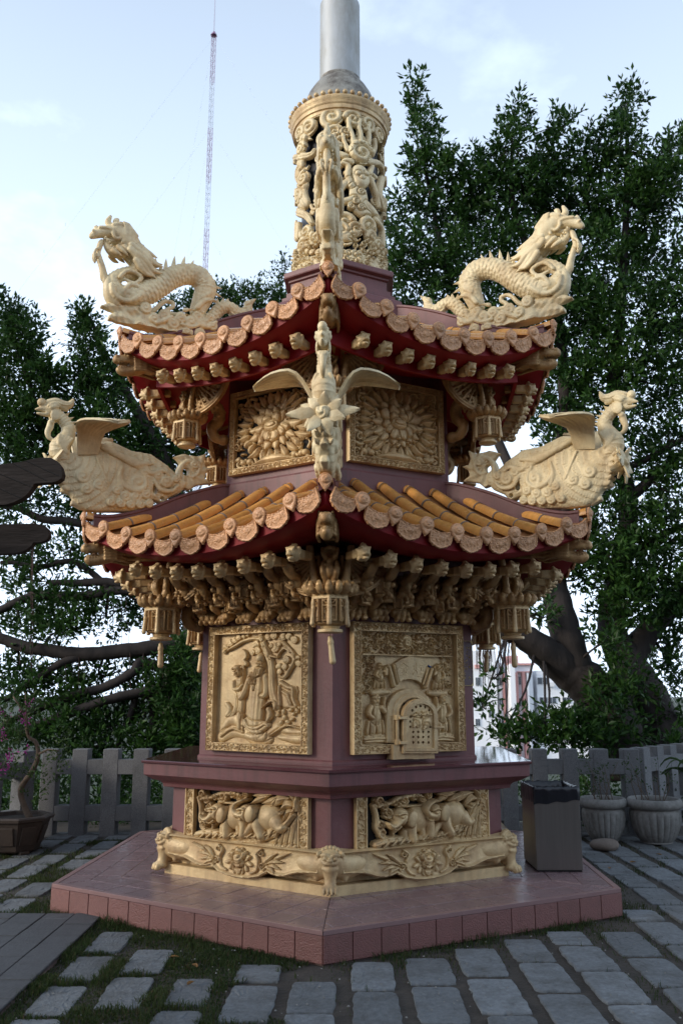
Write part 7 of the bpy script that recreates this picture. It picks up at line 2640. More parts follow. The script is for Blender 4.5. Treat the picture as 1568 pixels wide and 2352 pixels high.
# ---- dark clay planter with a flowering bougainvillea at the left
cp = root('clay_planter', 'dark octagonal clay planter at the left edge before the granite fence', 'planter', (-3.24, 1.22, 0))
RC = .34
ob('planter_bowl', MB().lathe([(RC * .66, .02), (RC * .70, .035), (RC * .95, .30), (RC * .93, .31)], 8, rot=PI / 8).me('planter_bowl', M['clay']), cp)
ob('planter_rim', MB().lathe([(RC * .93, .305), (RC * 1.04, .312), (RC * 1.06, .338), (RC * 1.02, .350), (RC * .88, .350), (RC * .86, .29)], 8, rot=PI / 8, caps=False).me('planter_rim', M['clay']), cp)
ob('soil', MB().lathe([(RC * .87, .29), (RC * .87, .315), (RC * .2, .325)], 8, rot=PI / 8).me('soil', M['soil']), cp)
pl = MB()
for j in range(8):
    a = j * PI / 4
    pl.box((-.075, -.006, .08), (.075, .004, .26), Matrix.Rotation(a, 4, 'Z') @ Matrix.Translation((0, -RC * .84 * math.cos(PI / 8), 0)) @ Matrix.Rotation(.30, 4, 'X') @ Matrix.Translation((0, .045, 0)), bev=.003)
    if j == 0:
        pm = pl.me('raised_panel', M['clay'])
for j in range(8):
    ob('raised_panel', pm, cp, Matrix.Rotation(j * PI / 4, 4, 'Z'))
for j in range(4):
    ob('foot', MB().box((-.05, -.03, 0), (.05, .03, .03), bev=.005).me('foot', M['clay']), cp, Matrix.Rotation(j * PI / 2 + PI / 4, 4, 'Z') @ Matrix.Translation((0, -RC * .6, 0)))
bo = root('bougainvillea', 'bougainvillea with a bent bare stem and magenta flowers in the clay planter', 'shrub', (-3.24, 1.22, .31))
bp0 = np.array([-3.24, 1.22, .31])


def bl(x, y, Y):
    return tuple(atY(x, y, Y) - bp0)


st_ = [bl(70, 1882, 1.22), bl(55, 1850, 1.22), bl(48, 1812, 1.2), bl(75, 1770, 1.18), bl(88, 1735, 1.16), bl(82, 1705, 1.15), bl(64, 1690, 1.15), bl(55, 1640, 1.15), bl(30, 1600, 1.12)]
ob('stem', MB().tube([Vector(p) for p in spline(st_, 30)], np.interp(np.linspace(0, 1, 30), [0, .6, 1], [.035, .022, .008]).tolist(), 8).tube([bl(84, 1735, 1.16), bl(110, 1722, 1.1), bl(135, 1725, 1.05)], [.014, .010, .006], 6).tube([bl(66, 1692, 1.15), bl(60, 1640, 1.1), bl(58, 1590, 1.1)], [.012, .009, .005], 6).me('stem', M['stem'], True), bo)
qf = np.random.default_rng(8)
CL = [((*bl(x, y, Y),), (rx * .0046, .22, ry * .0046), de) for x, y, rx, ry, Y, de in ((20, 1640, 50, 34, 1.1, .6), (70, 1630, 34, 30, 1.1, .5), (20, 1700, 45, 40, 1.1, .8), (30, 1765, 40, 26, 1.1, .8), (130, 1720, 28, 22, 1.05, .5), (120, 1760, 34, 26, 1.05, .5), (100, 1800, 30, 26, 1.1, .4), (75, 1830, 30, 24, 1.15, .35), (-20, 1680, 40, 60, 1.1, .8), (150, 1700, 20, 14, 1.0, .4))]
V, T = crown(CL, qf, 1500, .042, 7, .05)
ob('leaves', mesh('bougainvillea_leaves', V, T, M['leaf2']), bo)
CL = [((*bl(x, y, 1.0),), (r * .0046, .05, r * .0046), 1.0) for x, y, r in ((8, 1690, 10), (14, 1760, 14), (2, 1775, 10), (20, 1745, 8), (45, 1645, 6), (52, 1660, 5), (70, 1620, 5), (30, 1730, 6), (58, 1730, 5), (10, 1640, 7))]
V, T = crown(CL, qf, 2600, .030, 6, .03)
ob('flowers', mesh('bougainvillea_flowers', V, T, M['bract']), bo)
# young weed against the platform
wd = root('weed', 'small broad-leaved weed growing against the left side of the platform', 'weed', (-2.02, -.72, 0))
V, T = crown([((0, 0, .09), (.06, .05, .06), 1.0)], qf, 3000, .05, 5, .03)
ob('leaves', mesh('weed_leaves', V, T, M['leaf2']), wd)
ob('stem', MB().tube([(0, 0, -.02), (.01, 0, .06), (0, .01, .12)], [.004, .003, .002], 5).me('stem', M['stem']), wd)

# ---- dark timber eave of the neighbouring pavilion, reaching in from the left
YT = -2.2
pv = root('pavilion_eave', 'dark weathered timber eave of a neighbouring pavilion reaching in at the left edge', 'pavilion', (-3.0, YT, 0))
pf = np.array([-3.0, YT, 0])


def tpx(x, y):
    P = atY(x * .30536, 1013.8 + y * .30536, YT) - pf
    return (P[0], P[2])


up_b = [(-420, 190), (0, 172), (150, 155), (230, 135), (300, 121), (380, 122), (425, 145), (455, 185), (470, 240), (462, 275), (430, 298), (390, 308), (330, 310), (255, 318), (240, 350), (205, 395), (160, 430), (100, 458), (40, 475), (-420, 490)]
lw_b = [(-420, 610), (0, 600), (120, 598), (230, 596), (290, 610), (322, 640), (330, 690), (310, 722), (270, 738), (210, 740), (190, 770), (150, 800), (100, 820), (40, 828), (-420, 840)]


def board(poly, y0, y1, n):
    """a carved board of n planks: the outline is cut into strips that follow its length"""
    P = np.array([tpx(*q) for q in poly])
    out = []
    mbb = MB()
    mbb.prism([tuple(p) for p in P], y0, y1)
    return mbb.me('eave_board', M['wood'])


ob('eave_board', board(up_b, 0, .07, 4), pv)
ob('eave_board', board(lw_b, .10, .16, 4), pv)
for i, (xa, ya, xb, yb) in enumerate(((0, 245, 240, 345), (100, 168, 350, 296), (-60, 330, 160, 428), (200, 148, 440, 260))):
    a_, b_ = tpx(xa, ya), tpx(xb, yb)
    mbb = MB().tube([(a_[0], -.0005, a_[1]), (b_[0], -.0005, b_[1])], .0035, 4)
    ob('plank_joint', mbb.me('plank_joint', M['dark']), pv)
zt0, zt1 = tpx(-420, 840)[1], tpx(-420, 190)[1]
# the open pavilion those boards belong to: four posts under a hipped roof, unseen, sized and placed to shade the ground
X0, X1, Y0, Y1 = -4.6, .72, -5.6, -1.6
ob('eave_beam', MB().box((X0, -.34, zt0), (.36, -.14, zt0 + .22), bev=.01).box((.16, Y0, zt0 + .001), (.36, -.345, zt0 + .221), bev=.01).me('eave_beam', M['wood']), pv)
for x, y in ((.12, Y1 - .45), (X0 + .6, Y1 - .45), (.12, Y0 + .6), (X0 + .6, Y0 + .6)):
    ob('post', MB().box((x - .11, y - .11, 0), (x + .11, y + .11, zt0 + .1), bev=.015).me('post', M['wood']), pv)
xm, ym, zr = (X0 + X1) / 2, (Y0 + Y1) / 2, zt0 + 1.0
V = [(X0, Y0, zt0 + .2), (.58, Y0, zt0 + .2), (.58, Y1, zt0 + .2), (X0, Y1, zt0 + .2), (xm - .8, ym, zr), (xm + .8, ym, zr)]
V += [(x, y, z - .16) for x, y, z in V]
F = [(0, 1, 5, 4), (1, 2, 5), (2, 3, 4, 5), (3, 0, 4), (7, 6, 10, 11), (8, 7, 11), (9, 8, 11, 10), (6, 9, 10), (0, 6, 7, 1), (1, 7, 8, 2), (2, 8, 9, 3), (3, 9, 6, 0)]
ob('roof', MB().add(V, F).me('pavilion_shade_roof', M['wood']), pv)

# ---- temple hall across the courtyard, behind the camera, added unseen to dim the light
th = root('added_hall', 'added unseen red-walled temple hall with a dark tiled roof across the courtyard', 'screening', (1.0, -15.5, 0))
ob('wall', MB().box((-11, -4, 0), (11, 0, 5.2)).me('added_hall_wall', M['maroon']), th)
for i in range(9):
    ob('column', sharp(MB().lathe([(.24, 0), (.24, .2), (.19, .22), (.19, 5.0), (.26, 5.2)], 16, c=(-10 + 2.5 * i, 1.6)).me('column', M['red'])), th)
for i in range(8):
    ob('door', MB().box((-9.6 + 2.5 * i, .004, .1), (-7.9 + 2.5 * i, .06, 3.4), bev=.01).me('door', M['wood']), th)
V = [(-13, 3.2, 5.3), (13, 3.2, 5.3), (13, -7, 5.3), (-13, -7, 5.3), (-10, -2, 9.2), (10, -2, 9.2), (-13, 3.2, 5.1), (13, 3.2, 5.1), (13, -7, 5.1), (-13, -7, 5.1)]
ob('roof', MB().add(V, [(0, 1, 5, 4), (1, 2, 5), (2, 3, 4, 5), (3, 0, 4), (0, 6, 7, 1), (1, 7, 8, 2), (2, 8, 9, 3), (3, 9, 6, 0), (6, 9, 8, 7)]).me('added_hall_roof', M['pan']), th)
# ---- crumbs of gravel and litter in the joints
n = 520
X, Y = qs.uniform(-2.2, 3.2, n), qs.uniform(-3.6, .6, n)
ok = np.array([not in_plat(a, b_, .02) for a, b_ in zip(X, Y)]) & (np.abs(X) < (Y + 7.73) * .43) & ~((X < -1.65) & (Y < -1.27))
V, T = [], []
for a, b_ in zip(X[ok], Y[ok]):
    r = qs.uniform(.003, .009)
    o = len(V)
    V += [(a + r * qs.uniform(.6, 1.2) * c0, b_ + r * qs.uniform(.6, 1.2) * s0, .004 + r * z0) for c0, s0, z0 in ((1, 0, 0), (0, 1, 0), (-1, 0, 0), (0, -1, 0), (0, 0, .9))]
    T += [(o, o + 1, o + 4), (o + 1, o + 2, o + 4), (o + 2, o + 3, o + 4), (o + 3, o, o + 4)]
go = ob('gravel', mesh('gravel', np.array(V), np.array(T), M['pot']))
go['kind'] = 'stuff'
tag(go, 'pale crumbs of gravel scattered over the paving', 'gravel')


# ------------------------------------------------------------------ banyan trees behind the fence
def tree(name, label, base, limbs, clumps, per, size, seed, group, twigs=True, strands=()):
    """limbs: [[(px, py, r_px, Y), ...]]; clumps: [(px, py, rx, ry, Y, density)] read off the photograph at real depths"""
    q = np.random.default_rng(seed)
    t = root(name, label, 'tree', base, 0, group)
    b0 = np.array(base)

    def w3(x, y, Y):
        return atY(x, y, Y) - b0

    C = []
    for x, y, rx, ry, Y, de in clumps:
        k = (Y + 7.73) / Trace.F
        C.append((w3(x, y, Y), (rx * k, .8 * (rx + ry) * k * .62 + .15, ry * k), de))
    tips = []
    for L in limbs:
        P = np.array([(*w3(x, y, Y), r * (Y + 7.73) / Trace.F) for x, y, r, Y in L])
        Q = spline(P, max(8, 5 * len(L)))
        Q[:, :3] += np.cumsum(q.normal(0, .008, (len(Q), 3)), 0) * np.linspace(0, 1, len(Q))[:, None]
        rad = np.maximum(Q[:, 3], .006) * (1 + .04 * np.sin(np.arange(len(Q)) * 1.9 + q.uniform(0, 6)))
        ob('trunk' if not tips else 'limb', MB().tube([Vector(p) for p in Q[:, :3]], rad.tolist(), 10).me('limb', M['bark'], True), t)
        tips += [Q[i] for i in range(len(Q) // 3, len(Q), 2)]
    tips = np.array(tips)
    for c, r, de in C:                                   # every clump hangs on a branch of its own
        d = np.linalg.norm(tips[:, :3] - c, axis=1)
        s = tips[np.argmin(d)]
        r0 = min(max(s[3] * .35, .010), .022)
        mid = (s[:3] + c) / 2 + q.normal(0, .10, 3) + [0, 0, -.08]
        e = c + [0, 0, r[2] * .35]
        Q = spline(np.array([s[:3], mid, c, e]), 12)
        br = MB()
        br.tube([Vector(p) for p in Q], np.linspace(r0, .006, 12).tolist(), 6)
        for _ in range(4):
            v = q.normal(0, 1, 3)
            v /= np.linalg.norm(v)
            f = c + v * np.array(r) * .8
            a = Q[q.integers(5, 11)]
            br.tube([Vector(a), Vector((a + f) / 2 + q.normal(0, .04, 3)), Vector(f)], [.010, .007, .003], 5)
        ob('branch', br.me('branch', M['bark'], True), t)
    V, T = crown(C, q, per, size, 14, .125)

    ob('crown', mesh(name + '_crown', V, T, M['leaf']), t)
    if strands:
        rt_ = MB()
        for x, y0, y1, Y, r in strands:
            p0, p1 = w3(x, y0, Y), w3(x + q.normal(0, 3), y1, Y)
            Q = spline(np.array([p0, p0 * .66 + p1 * .34 + q.normal(0, .015, 3), p0 * .33 + p1 * .67 + q.normal(0, .015, 3), p1]), 10)
            rt_.tube([Vector(p) for p in Q], np.linspace(r, r * .5, 10).tolist(), 5)
        ob('aerial_roots', rt_.me('aerial_roots', M['root'], True), t)['kind'] = 'stuff'
    return t


qt = np.random.default_rng(5)
YR = 5.0
R_clumps = [(956, 225, 22, 48, YR), (972, 300, 40, 45, YR), (958, 370, 34, 40, YR), (1010, 385, 60, 60, YR), (935, 465, 42, 34, YR), (1185, 275, 26, 46, YR), (1168, 345, 48, 44, YR), (1110, 385, 52, 42, YR + .4), (1296, 290, 26, 42, YR), (1290, 360, 50, 50, YR + .3), (1436, 240, 32, 54, YR), (1425, 330, 52, 62, YR), (1375, 385, 60, 50, YR + .3), (1545, 345, 38, 46, YR), (1525, 430, 70, 70, YR),
            (1040, 500, 100, 80, YR + .5), (1170, 470, 110, 80, YR + .5), (1310, 470, 100, 76, YR + .6), (1430, 480, 110, 90, YR + .4), (940, 580, 62, 60, YR), (1060, 620, 110, 90, YR + .4), (1220, 600, 120, 90, YR + .6), (1370, 610, 110, 96, YR + .4), (1500, 590, 90, 80, YR + .6), (960, 690, 70, 60, YR + .3), (1120, 720, 120, 80, YR + .5), (1300, 740, 120, 90, YR + .6), (1430, 740, 100, 96, YR + .2), (1540, 740, 70, 110, YR + .5), (1010, 790, 60, 50, YR + .6),
            (1390, 860, 90, 80, YR + .3), (1500, 880, 90, 90, YR + .5), (1300, 880, 80, 80, YR + .6)]
R_clumps = [(*c, 1.0) for c in R_clumps]
# the crown goes on beyond the right edge: unseen clumps added to darken that side
R_clumps += [(x, y, 150, 130, YR - d, .55) for x, y, d in ((1720, 380, 0), (1700, 620, 0), (1740, 860, .5), (1900, 500, 1), (1900, 760, 1.5), (1760, 1080, 1), (1950, 1000, 2), (2100, 640, 2.5), (2120, 900, 3), (1980, 1220, 2.5))]
R_sparse = [(1280, 990, 60, 70, YR + .8, .45), (1400, 990, 90, 70, YR + .3, .42), (1530, 1010, 70, 80, YR + .4, .5), (1300, 1090, 50, 60, YR + .8, .35), (1440, 1100, 90, 70, YR + .6, .45), (1550, 1130, 50, 80, YR + .4, .5), (1400, 1190, 90, 60, YR + .5, .5), (1520, 1230, 80, 70, YR + .3, .6), (1330, 1230, 50, 50, YR + .6, .4), (1400, 1290, 80, 54, YR + .2, .7), (1500, 1330, 90, 66, YR + .3, .8), (1330, 1320, 40, 50, YR + .2, .6), (1440, 1390, 80, 60, YR, .8), (1545, 1420, 60, 70, YR + .4, .7), (1250, 1400, 26, 34, YR - .4, .5), (1240, 1330, 30, 30, YR, .4), (1390, 1470, 40, 34, YR - .5, .55), (1540, 1530, 50, 60, YR + .6, .6), (1440, 1560, 60, 50, YR - .6, .55), (1400, 1625, 56, 54, YR - .7, .65), (1310, 1660, 60, 36, YR - .9, .75), (1235, 1680, 66, 30, YR - 1.0, .7), (1150, 1690, 50, 28, YR - 1.0, .55), (1108, 1620, 16, 44, YR - .8, .45), (1135, 1560, 14, 14, YR - .8, .25), (1330, 1690, 70, 30, YR - .9, .7), (1250, 1705, 60, 20, YR - 1.1, .6), (1410, 1690, 60, 30, YR - .7, .6), (1520, 1650, 60, 60, YR + .3, .5), (1540, 1720, 60, 30, YR - .8, .6)]
R_sparse = [(*c[:5], min(c[5] * (1.7 if c[1] < 1450 else 1.25), 1.1)) for c in R_sparse]
R_clumps += [(1080, 440, 70, 60, YR + .2, .9), (1235, 420, 70, 60, YR + .4, .9), (1480, 420, 60, 60, YR + .3, .9), (1240, 350, 34, 40, YR + .3, .7), (1360, 330, 34, 40, YR + .3, .6), (900, 520, 30, 40, YR, .8), (905, 620, 30, 50, YR, .8)]
R_limbs = [[(1432, 1790, 62, YR), (1425, 1720, 58, YR), (1395, 1640, 54, YR), (1350, 1575, 50, YR), (1300, 1535, 44, YR), (1240, 1490, 34, YR - .2), (1190, 1455, 28, YR - .3), (1120, 1430, 22, YR - .3), (1040, 1420, 16, YR)],
           [(1330, 1560, 40, YR), (1310, 1500, 38, YR), (1290, 1420, 34, YR + .1), (1272, 1330, 28, YR + .3), (1268, 1200, 22, YR + .5), (1290, 1050, 18, YR + .6), (1300, 900, 15, YR + .6), (1280, 700, 11, YR + .6), (1190, 480, 8, YR + .4), (1185, 300, 3, YR)],
           [(1540, 1800, 52, YR + .3), (1520, 1690, 48, YR + .3), (1480, 1590, 44, YR + .3), (1430, 1510, 38, YR + .3), (1400, 1430, 30, YR + .4), (1420, 1300, 24, YR + .5), (1440, 1150, 20, YR + .5), (1400, 950, 15, YR + .4), (1420, 700, 11, YR + .4), (1432, 400, 7, YR + .2), (1436, 230, 3, YR)],
           [(1400, 1660, 34, YR), (1430, 1560, 36, YR + .2), (1470, 1480, 30, YR + .4), (1530, 1410, 24, YR + .6), (1620, 1340, 18, YR + .8)],
           [(1275, 1250, 16, YR + .4), (1200, 1130, 13, YR + .5), (1130, 980, 11, YR + .7), (1080, 800, 9, YR + .6), (1010, 560, 7, YR + .3), (965, 330, 4, YR)],
           [(1440, 1150, 13, YR + .5), (1520, 1080, 11, YR + .5), (1600, 1020, 8, YR + .5)],
           [(1268, 1200, 12, YR + .5), (1350, 1120, 10, YR + .4), (1480, 1060, 8, YR + .3), (1590, 1000, 5, YR + .3)],
           [(1530, 1410, 20, YR + .6), (1700, 1200, 18, YR), (1800, 900, 14, YR - .5), (1950, 700, 10, YR - 1)], [(1700, 1200, 12, YR), (1900, 1100, 10, YR - 1.5), (2050, 900, 8, YR - 2.5)], [(1430, 1290, 12, YR + .5), (1500, 1240, 9, YR + .4), (1600, 1200, 6, YR + .4)]]
strands = [(1118 + qt.normal(0, 12), 1440, 1540 + qt.uniform(-30, 40), YR - .3, qt.uniform(.004, .010)) for _ in range(30)] + [(1152 + qt.normal(0, 8), 1440, 1530 + qt.uniform(-30, 50), YR - .3, qt.uniform(.004, .010)) for _ in range(18)] + [(1161, 1440, 1640, YR - .3, .014)]
tree('banyan_tree', 'big banyan tree with leaning forked trunk behind the fence at right', tuple(atY(1432, 1760, YR) * [1, 1, 0] + [0, 0, float(ground_z(np.array(3.5), np.array(5.0)))]), R_limbs, R_clumps + R_sparse, 400, .115, 21, 'banyan trees behind the fence', strands=strands)

YL = 4.6
L_clumps = [(15, 730, 36, 60, YL, 1.1), (60, 760, 34, 52, YL, 1.1), (40, 840, 66, 70, YL + .2, 1.1), (95, 860, 36, 50, YL, 1.0), (90, 950, 60, 70, YL + .2, 1.0), (20, 960, 60, 80, YL + .3, 1.0), (195, 740, 28, 44, YL, 1.1), (205, 800, 44, 52, YL, 1.1), (190, 890, 50, 60, YL + .2, 1.1), (250, 880, 50, 70, YL + .3, 1.0), (150, 990, 56, 50, YL + .3, 1.0), (240, 980, 66, 70, YL + .2, .9), (60, 1050, 80, 56, YL + .3, .9), (170, 1060, 80, 60, YL + .2, .8), (300, 1040, 60, 70, YL + .4, .7), (290, 1120, 70, 60, YL + .2, .6), (360, 1000, 50, 60, YL + .6, .7), (400, 1090, 50, 70, YL + .6, .6), (460, 1000, 60, 80, YL + .8, .7),
            (60, 1150, 80, 50, YL, .5), (170, 1180, 70, 40, YL + .3, .35), (40, 1260, 70, 50, YL + .2, .45), (160, 1270, 60, 44, YL, .45), (240, 1250, 60, 40, YL + .4, .3), (70, 1330, 80, 40, YL + .3, .4), (160, 1390, 90, 40, YL, .55), (60, 1430, 70, 40, YL + .2, .5), (260, 1410, 70, 50, YL + .3, .4), (330, 1400, 50, 50, YL + .4, .35), (130, 1450, 80, 30, YL - .2, .5), (40, 1530, 60, 40, YL, .5), (150, 1545, 80, 36, YL + .2, .42), (260, 1550, 70, 36, YL + .2, .36), (360, 1550, 60, 46, YL + .4, .4), (80, 1590, 80, 36, YL - .3, .5), (200, 1620, 90, 34, YL, .42), (320, 1630, 80, 40, YL + .2, .45), (420, 1600, 50, 60, YL + .4, .6), (130, 1660, 90, 34, YL - .4, .55), (260, 1680, 90, 34, YL - .3, .6), (390, 1690, 60, 40, YL - .2, .6), (60, 1690, 60, 30, YL - .4, .5), (200, 1715, 90, 24, YL - .5, .55), (340, 1720, 70, 24, YL - .5, .5), (430, 1450, 40, 60, YL + .8, .6), (430, 1520, 44, 60, YL - .6, .8), (420, 1620, 50, 60, YL - .6, .9), (440, 1690, 50, 40, YL - .7, .9), (380, 1570, 40, 40, YL - .5, .6)]
L_limbs = [[(430, 1800, 44, YL), (425, 1680, 40, YL), (440, 1560, 36, YL), (450, 1440, 32, YL + .1), (440, 1300, 26, YL + .3), (400, 1130, 20, YL + .4), (330, 980, 15, YL + .3), (250, 850, 9, YL + .2), (200, 730, 3, YL)],
           [(440, 1480, 24, YL), (405, 1480, 22, YL - .1), (340, 1490, 18, YL - .2), (275, 1497, 17, YL - .2), (200, 1505, 16, YL - .2), (130, 1502, 15, YL - .2), (60, 1495, 14, YL - .2), (0, 1475, 12, YL - .2), (-80, 1450, 10, YL - .2)],
           [(440, 1400, 16, YL + .2), (340, 1365, 12, YL), (275, 1352, 11, YL), (183, 1366, 11, YL), (92, 1362, 11, YL), (40, 1372, 10, YL), (-40, 1400, 9, YL)],
           [(300, 1345, 10, YL), (240, 1338, 10, YL), (160, 1342, 8, YL), (100, 1346, 6, YL)],
           [(430, 1560, 18, YL), (330, 1520, 11, YL - .2), (305, 1545, 11, YL - .3), (245, 1575, 11, YL - .3), (160, 1595, 10, YL - .3), (85, 1620, 9, YL - .3), (0, 1660, 7, YL - .3)],
           [(430, 1570, 16, YL), (395, 1580, 12, YL - .2), (275, 1603, 11, YL - .4), (150, 1643, 10, YL - .5), (50, 1680, 9, YL - .5), (-60, 1700, 7, YL - .5)],
           [(200, 1508, 10, YL - .2), (147, 1518, 9, YL - .3), (92, 1548, 8, YL - .3), (0, 1600, 7, YL - .3), (-60, 1620, 6, YL - .3)],
           [(440, 1300, 14, YL + .3), (300, 1240, 11, YL + .2), (180, 1200, 10, YL), (100, 1190, 9, YL), (40, 1165, 8, YL), (-40, 1150, 7, YL)],
           [(400, 1130, 12, YL + .4), (300, 1130, 9, YL + .3), (200, 1080, 8, YL + .2), (100, 980, 7, YL + .2), (50, 850, 5, YL + .1), (20, 720, 3, YL)],
           [(250, 1350, 8, YL), (170, 1290, 7, YL), (90, 1300, 6, YL), (0, 1290, 5, YL)],
           [(310, 1600, 8, YL - .3), (300, 1640, 7, YL - .3), (268, 1700, 6, YL - .3), (260, 1740, 5, YL - .3)],
           [(345, 1560, 7, YL - .2), (350, 1660, 8, YL - .2), (345, 1780, 9, YL - .2)]]
strands = [(75 + qt.normal(0, 4), 1200, 1600 + qt.uniform(-60, 60), YL - .3, qt.uniform(.005, .010)) for _ in range(4)] + [(x, 1480, 1600 + qt.uniform(0, 120), YL - .3, .006) for x in (48, 150, 180, 330, 372, 388, 402, 415, 300)] + [(x, 1370, 1480 + qt.uniform(-40, 60), YL, .005) for x in (60, 130, 280, 290, 250)]
tree('banyan_tree', 'spreading banyan tree with low horizontal limbs behind the fence at left', tuple(atY(430, 1760, YL) * [1, 1, 0] + [0, 0, float(ground_z(np.array(-2.2), np.array(4.6)))]), L_limbs, [(*c[:5], min(c[5] * 1.45, 1.15)) for c in L_clumps], 560, .100, 22, 'banyan trees behind the fence', strands=strands)
YM = 7.5
M_clumps = [(640, 640, 22, 36, YM, .35), (655, 610, 12, 20, YM, .15), (560, 690, 44, 34, YM, 1.0), (505, 690, 40, 34, YM, 1.0), (450, 700, 40, 30, YM, 1.0), (400, 720, 40, 34, YM, .9), (610, 700, 50, 40, YM, 1.0), (650, 740, 40, 50, YM, 1.0), (520, 760, 90, 40, YM + .3, 1.0), (420, 780, 60, 40, YM + .3, .9), (360, 750, 30, 34, YM, .8), (560, 820, 90, 50, YM + .3, .8), (700, 760, 40, 60, YM + .3, .9)]
M_limbs = [[(520, 1900, 22, YM + .2), (530, 1500, 20, YM + .2), (540, 1100, 17, YM + .2), (555, 900, 12, YM + .2), (560, 780, 8, YM), (570, 690, 3, YM)], [(545, 1000, 10, YM + .2), (470, 850, 7, YM), (430, 720, 3, YM)], [(550, 900, 9, YM + .2), (610, 780, 6, YM), (645, 650, 3, YM)]]
tree('banyan_tree', 'tree whose top shows behind the left dragon and chimney pedestal', tuple(atY(520, 1760, YM) * [1, 1, 0] + [0, 0, float(ground_z(np.array(-2.), np.array(7.7)))]), M_limbs, M_clumps, 600, .088, 23, 'banyan trees behind the fence')

# ---- scrub on the slope below the fence, seen through its openings
qh = np.random.default_rng(31)
CL = []
for i in range(150):
    y = qh.uniform(5.5, 22)
    x = qh.uniform(-.62, .62) * (y + 7.7)
    r = qh.uniform(.35, .9)
    CL.append(((x, y, float(ground_z(np.array(x), np.array(y))) + r * .5), (r, r, r * .7), 1.0))
UN = []
for i in range(200):
    y = qh.uniform(2.9, 5.5)
    x = qh.uniform(-6.5, 1.5) if i % 5 else qh.uniform(1.5, 6)
    r = qh.uniform(.3, .55)
    UN.append(((x, y, qh.uniform(-.4, .5)), (r * .7, r * .5, r * .8), .8))
V, T = crown(UN, qh, 420, .075, 10, .09)
so = ob('undergrowth', mesh('undergrowth', V, T, M['leaf']))
so['kind'] = 'stuff'
tag(so, 'dark leafy undergrowth just behind the granite fence', 'undergrowth')
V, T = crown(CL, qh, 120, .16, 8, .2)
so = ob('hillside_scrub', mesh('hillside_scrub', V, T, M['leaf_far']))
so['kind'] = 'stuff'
tag(so, 'yellow-green scrub on the slope seen through the fence openings', 'scrub')

# ------------------------------------------------------------------ white apartment block far below
YB = 95.0


def fpx(x, y):
    P = atY(1081.4 + x * .15086, 1419.3 + y * .15086, YB)
    return P[0], P[2]


hb = root('apartment_block', 'white apartment block with pink trim seen behind the right tree', 'building', (18.5, YB, -14.0))
hb0 = np.array([18.5, YB, -14.0])


def hbox(nm, x0, y0, x1, y1, d0, d1, m, parent=None):
    (a, zt), (b_, zb) = fpx(x0, y0), fpx(x1, y1)
    return ob(nm, MB().box((a - hb0[0], d0, zb + 14), (b_ - hb0[0], d1, zt + 14)).me(nm, m), parent or hb)


hbox('wall', -700, 500, 440, 2300, .0, 12, M['white_wall'])
hbox('wall', 440.5, 680, 555, 2300, 1.2, 12, M['white_wall'])
hbox('wall', 555.5, 690, 1010, 2300, .3, 12, M['white_wall'])
hbox('wall', 1010.5, 800, 1900, 2300, .6, 12, M['white_wall'])
hbox('parapet', 535, 690, 960, 720, -.2, .28, M['pink_trim'])
hbox('pier', 558, 705, 700, 2300, -1.2, .29, M['white_wall'])
hbox('pink_band', 700.5, 815, 925, 832, -.35, .28, M['pink_trim'])
hbox('pink_jamb', 701, 833, 719, 2300, -.4, .28, M['pink_trim'])
hbox('pink_jamb', 812, 833, 830, 2300, -.4, .28, M['pink_trim'])
hbox('pink_jamb', 530, 830, 554, 2300, .9, 1.19, M['pink_trim'])
hbox('bay', 833, 840, 925, 2300, -.5, .29, M['white_wall'])
hbox('roof_house', 650, 560, 800, 689, 3, 8, M['pink_trim'])
hbox('roof_house', 55, 715, 130, 770, -.5, 1, M['pink_trim'])
for x0, y0, x1, y1, d in ((60, 905, 140, 1035, .0), (260, 1400, 345, 1520, .0), (442, 905, 528, 1030, 1.2), (442, 1222, 528, 1335, 1.2), (442, 1535, 528, 1690, 1.2), (722, 890, 810, 1022, .3), (722, 1222, 810, 1350, .3), (722, 1545, 810, 1680, .3), (1020, 905, 1180, 1015, .6), (1055, 1208, 1180, 1308, .6), (1185, 1208, 1315, 1308, .6), (1020, 1520, 1180, 1630, .6), (60, 1220, 140, 1340, .0), (60, 1535, 140, 1650, .0), (-120, 905, -40, 1035, .0), (-120, 1220, -40, 1340, .0), (1330, 905, 1480, 1015, .6), (1400, 1208, 1540, 1308, .6)):
    w = hbox('window', x0, y0, x1, y1, d - .10, d - .004, M['aircon'])
    m_ = (x0 + x1) / 2
    for a_, b_ in ((x0 + 5, m_ - 2), (m_ + 2, x1 - 5)):
        hbox('pane', a_, y0 + 5, b_, y1 - 5, d - .13, d - .103, M['pane'], w)
hbox('air_conditioner', 1185, 985, 1262, 1050, -.3, .55, M['aircon'])

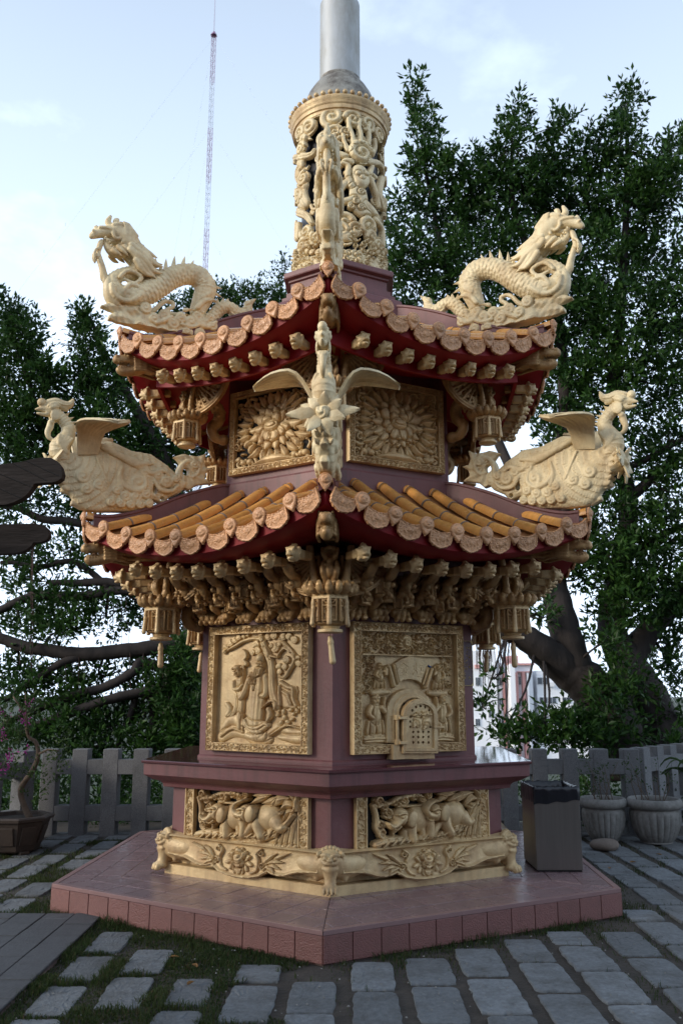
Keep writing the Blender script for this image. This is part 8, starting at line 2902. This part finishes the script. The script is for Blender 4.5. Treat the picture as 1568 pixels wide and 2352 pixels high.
# ------------------------------------------------------------------ radio mast
YMA = 150.0
mx, mz = atY(483, 300, YMA)[0], 0
ms = root('radio_mast', 'tall thin lattice radio mast with guy wires against the sky', 'mast', (mx, YMA, -14.0))
ZS = [-14.0] + [atY(480, y, YMA)[2] for y in (760, 640, 527, 418, 295, 191, 79)]
W = .52
tri = [(W * math.cos(a), W * math.sin(a)) for a in (PI / 2 + .2, PI / 2 + .2 + 2 * PI / 3, PI / 2 + .2 + 4 * PI / 3)]
for i in range(len(ZS) - 1):
    mb = MB()
    z0, z1 = ZS[i] + 14, ZS[i + 1] + 14
    for x, y in tri:
        mb.tube([(x, y, z0), (x, y, z1)], .055, 5)
    n = max(int((z1 - z0) / 1.25), 1)
    for j in range(n):
        a, b_ = z0 + (z1 - z0) * j / n, z0 + (z1 - z0) * (j + 1) / n
        for s_ in range(3):
            p, q = tri[s_], tri[(s_ + 1) % 3]
            mb.tube([(*p, a), (*q, b_)] if j % 2 else [(*q, a), (*p, b_)], .028, 4)
            mb.tube([(*p, b_), (*q, b_)], .028, 4)
    ob('mast_section', mb.me('mast_section', M['mast_red'] if (len(ZS) - i) % 2 == 0 else M['mast_white']), ms)
top = ZS[-1] + 14
ob('antenna', MB().tube([(0, 0, top), (0, 0, top + 1), (0, 0, top + 14)], [.12, .05, .035], 6).tube([(0, 0, top - .2), (0, 0, top + .9)], [.75, .12], 6).me('antenna', M['mast_red']), ms)
for zl, sp in ((ZS[-1] - .5, 95), (ZS[5] + 0, 80), (ZS[3] + 0, 60)):
    for a in (PI + .15, -.25, PI * .62):
        e = (sp * math.cos(a), sp * math.sin(a) * .6, 0)
        mb = MB().tube([(0, 0, zl + 14), (e[0] * .5, e[1] * .5, (zl + 14) * .485), e], .013, 4)
        for t in (.05, .09, .13, .3, .34):
            mb.tube([(e[0] * t, e[1] * t, (zl + 14) * (1 - t) + .35), (e[0] * t, e[1] * t, (zl + 14) * (1 - t) - .35)], .05, 5)
        ob('guy_wire', mb.me('guy_wire', M['wire']), ms)
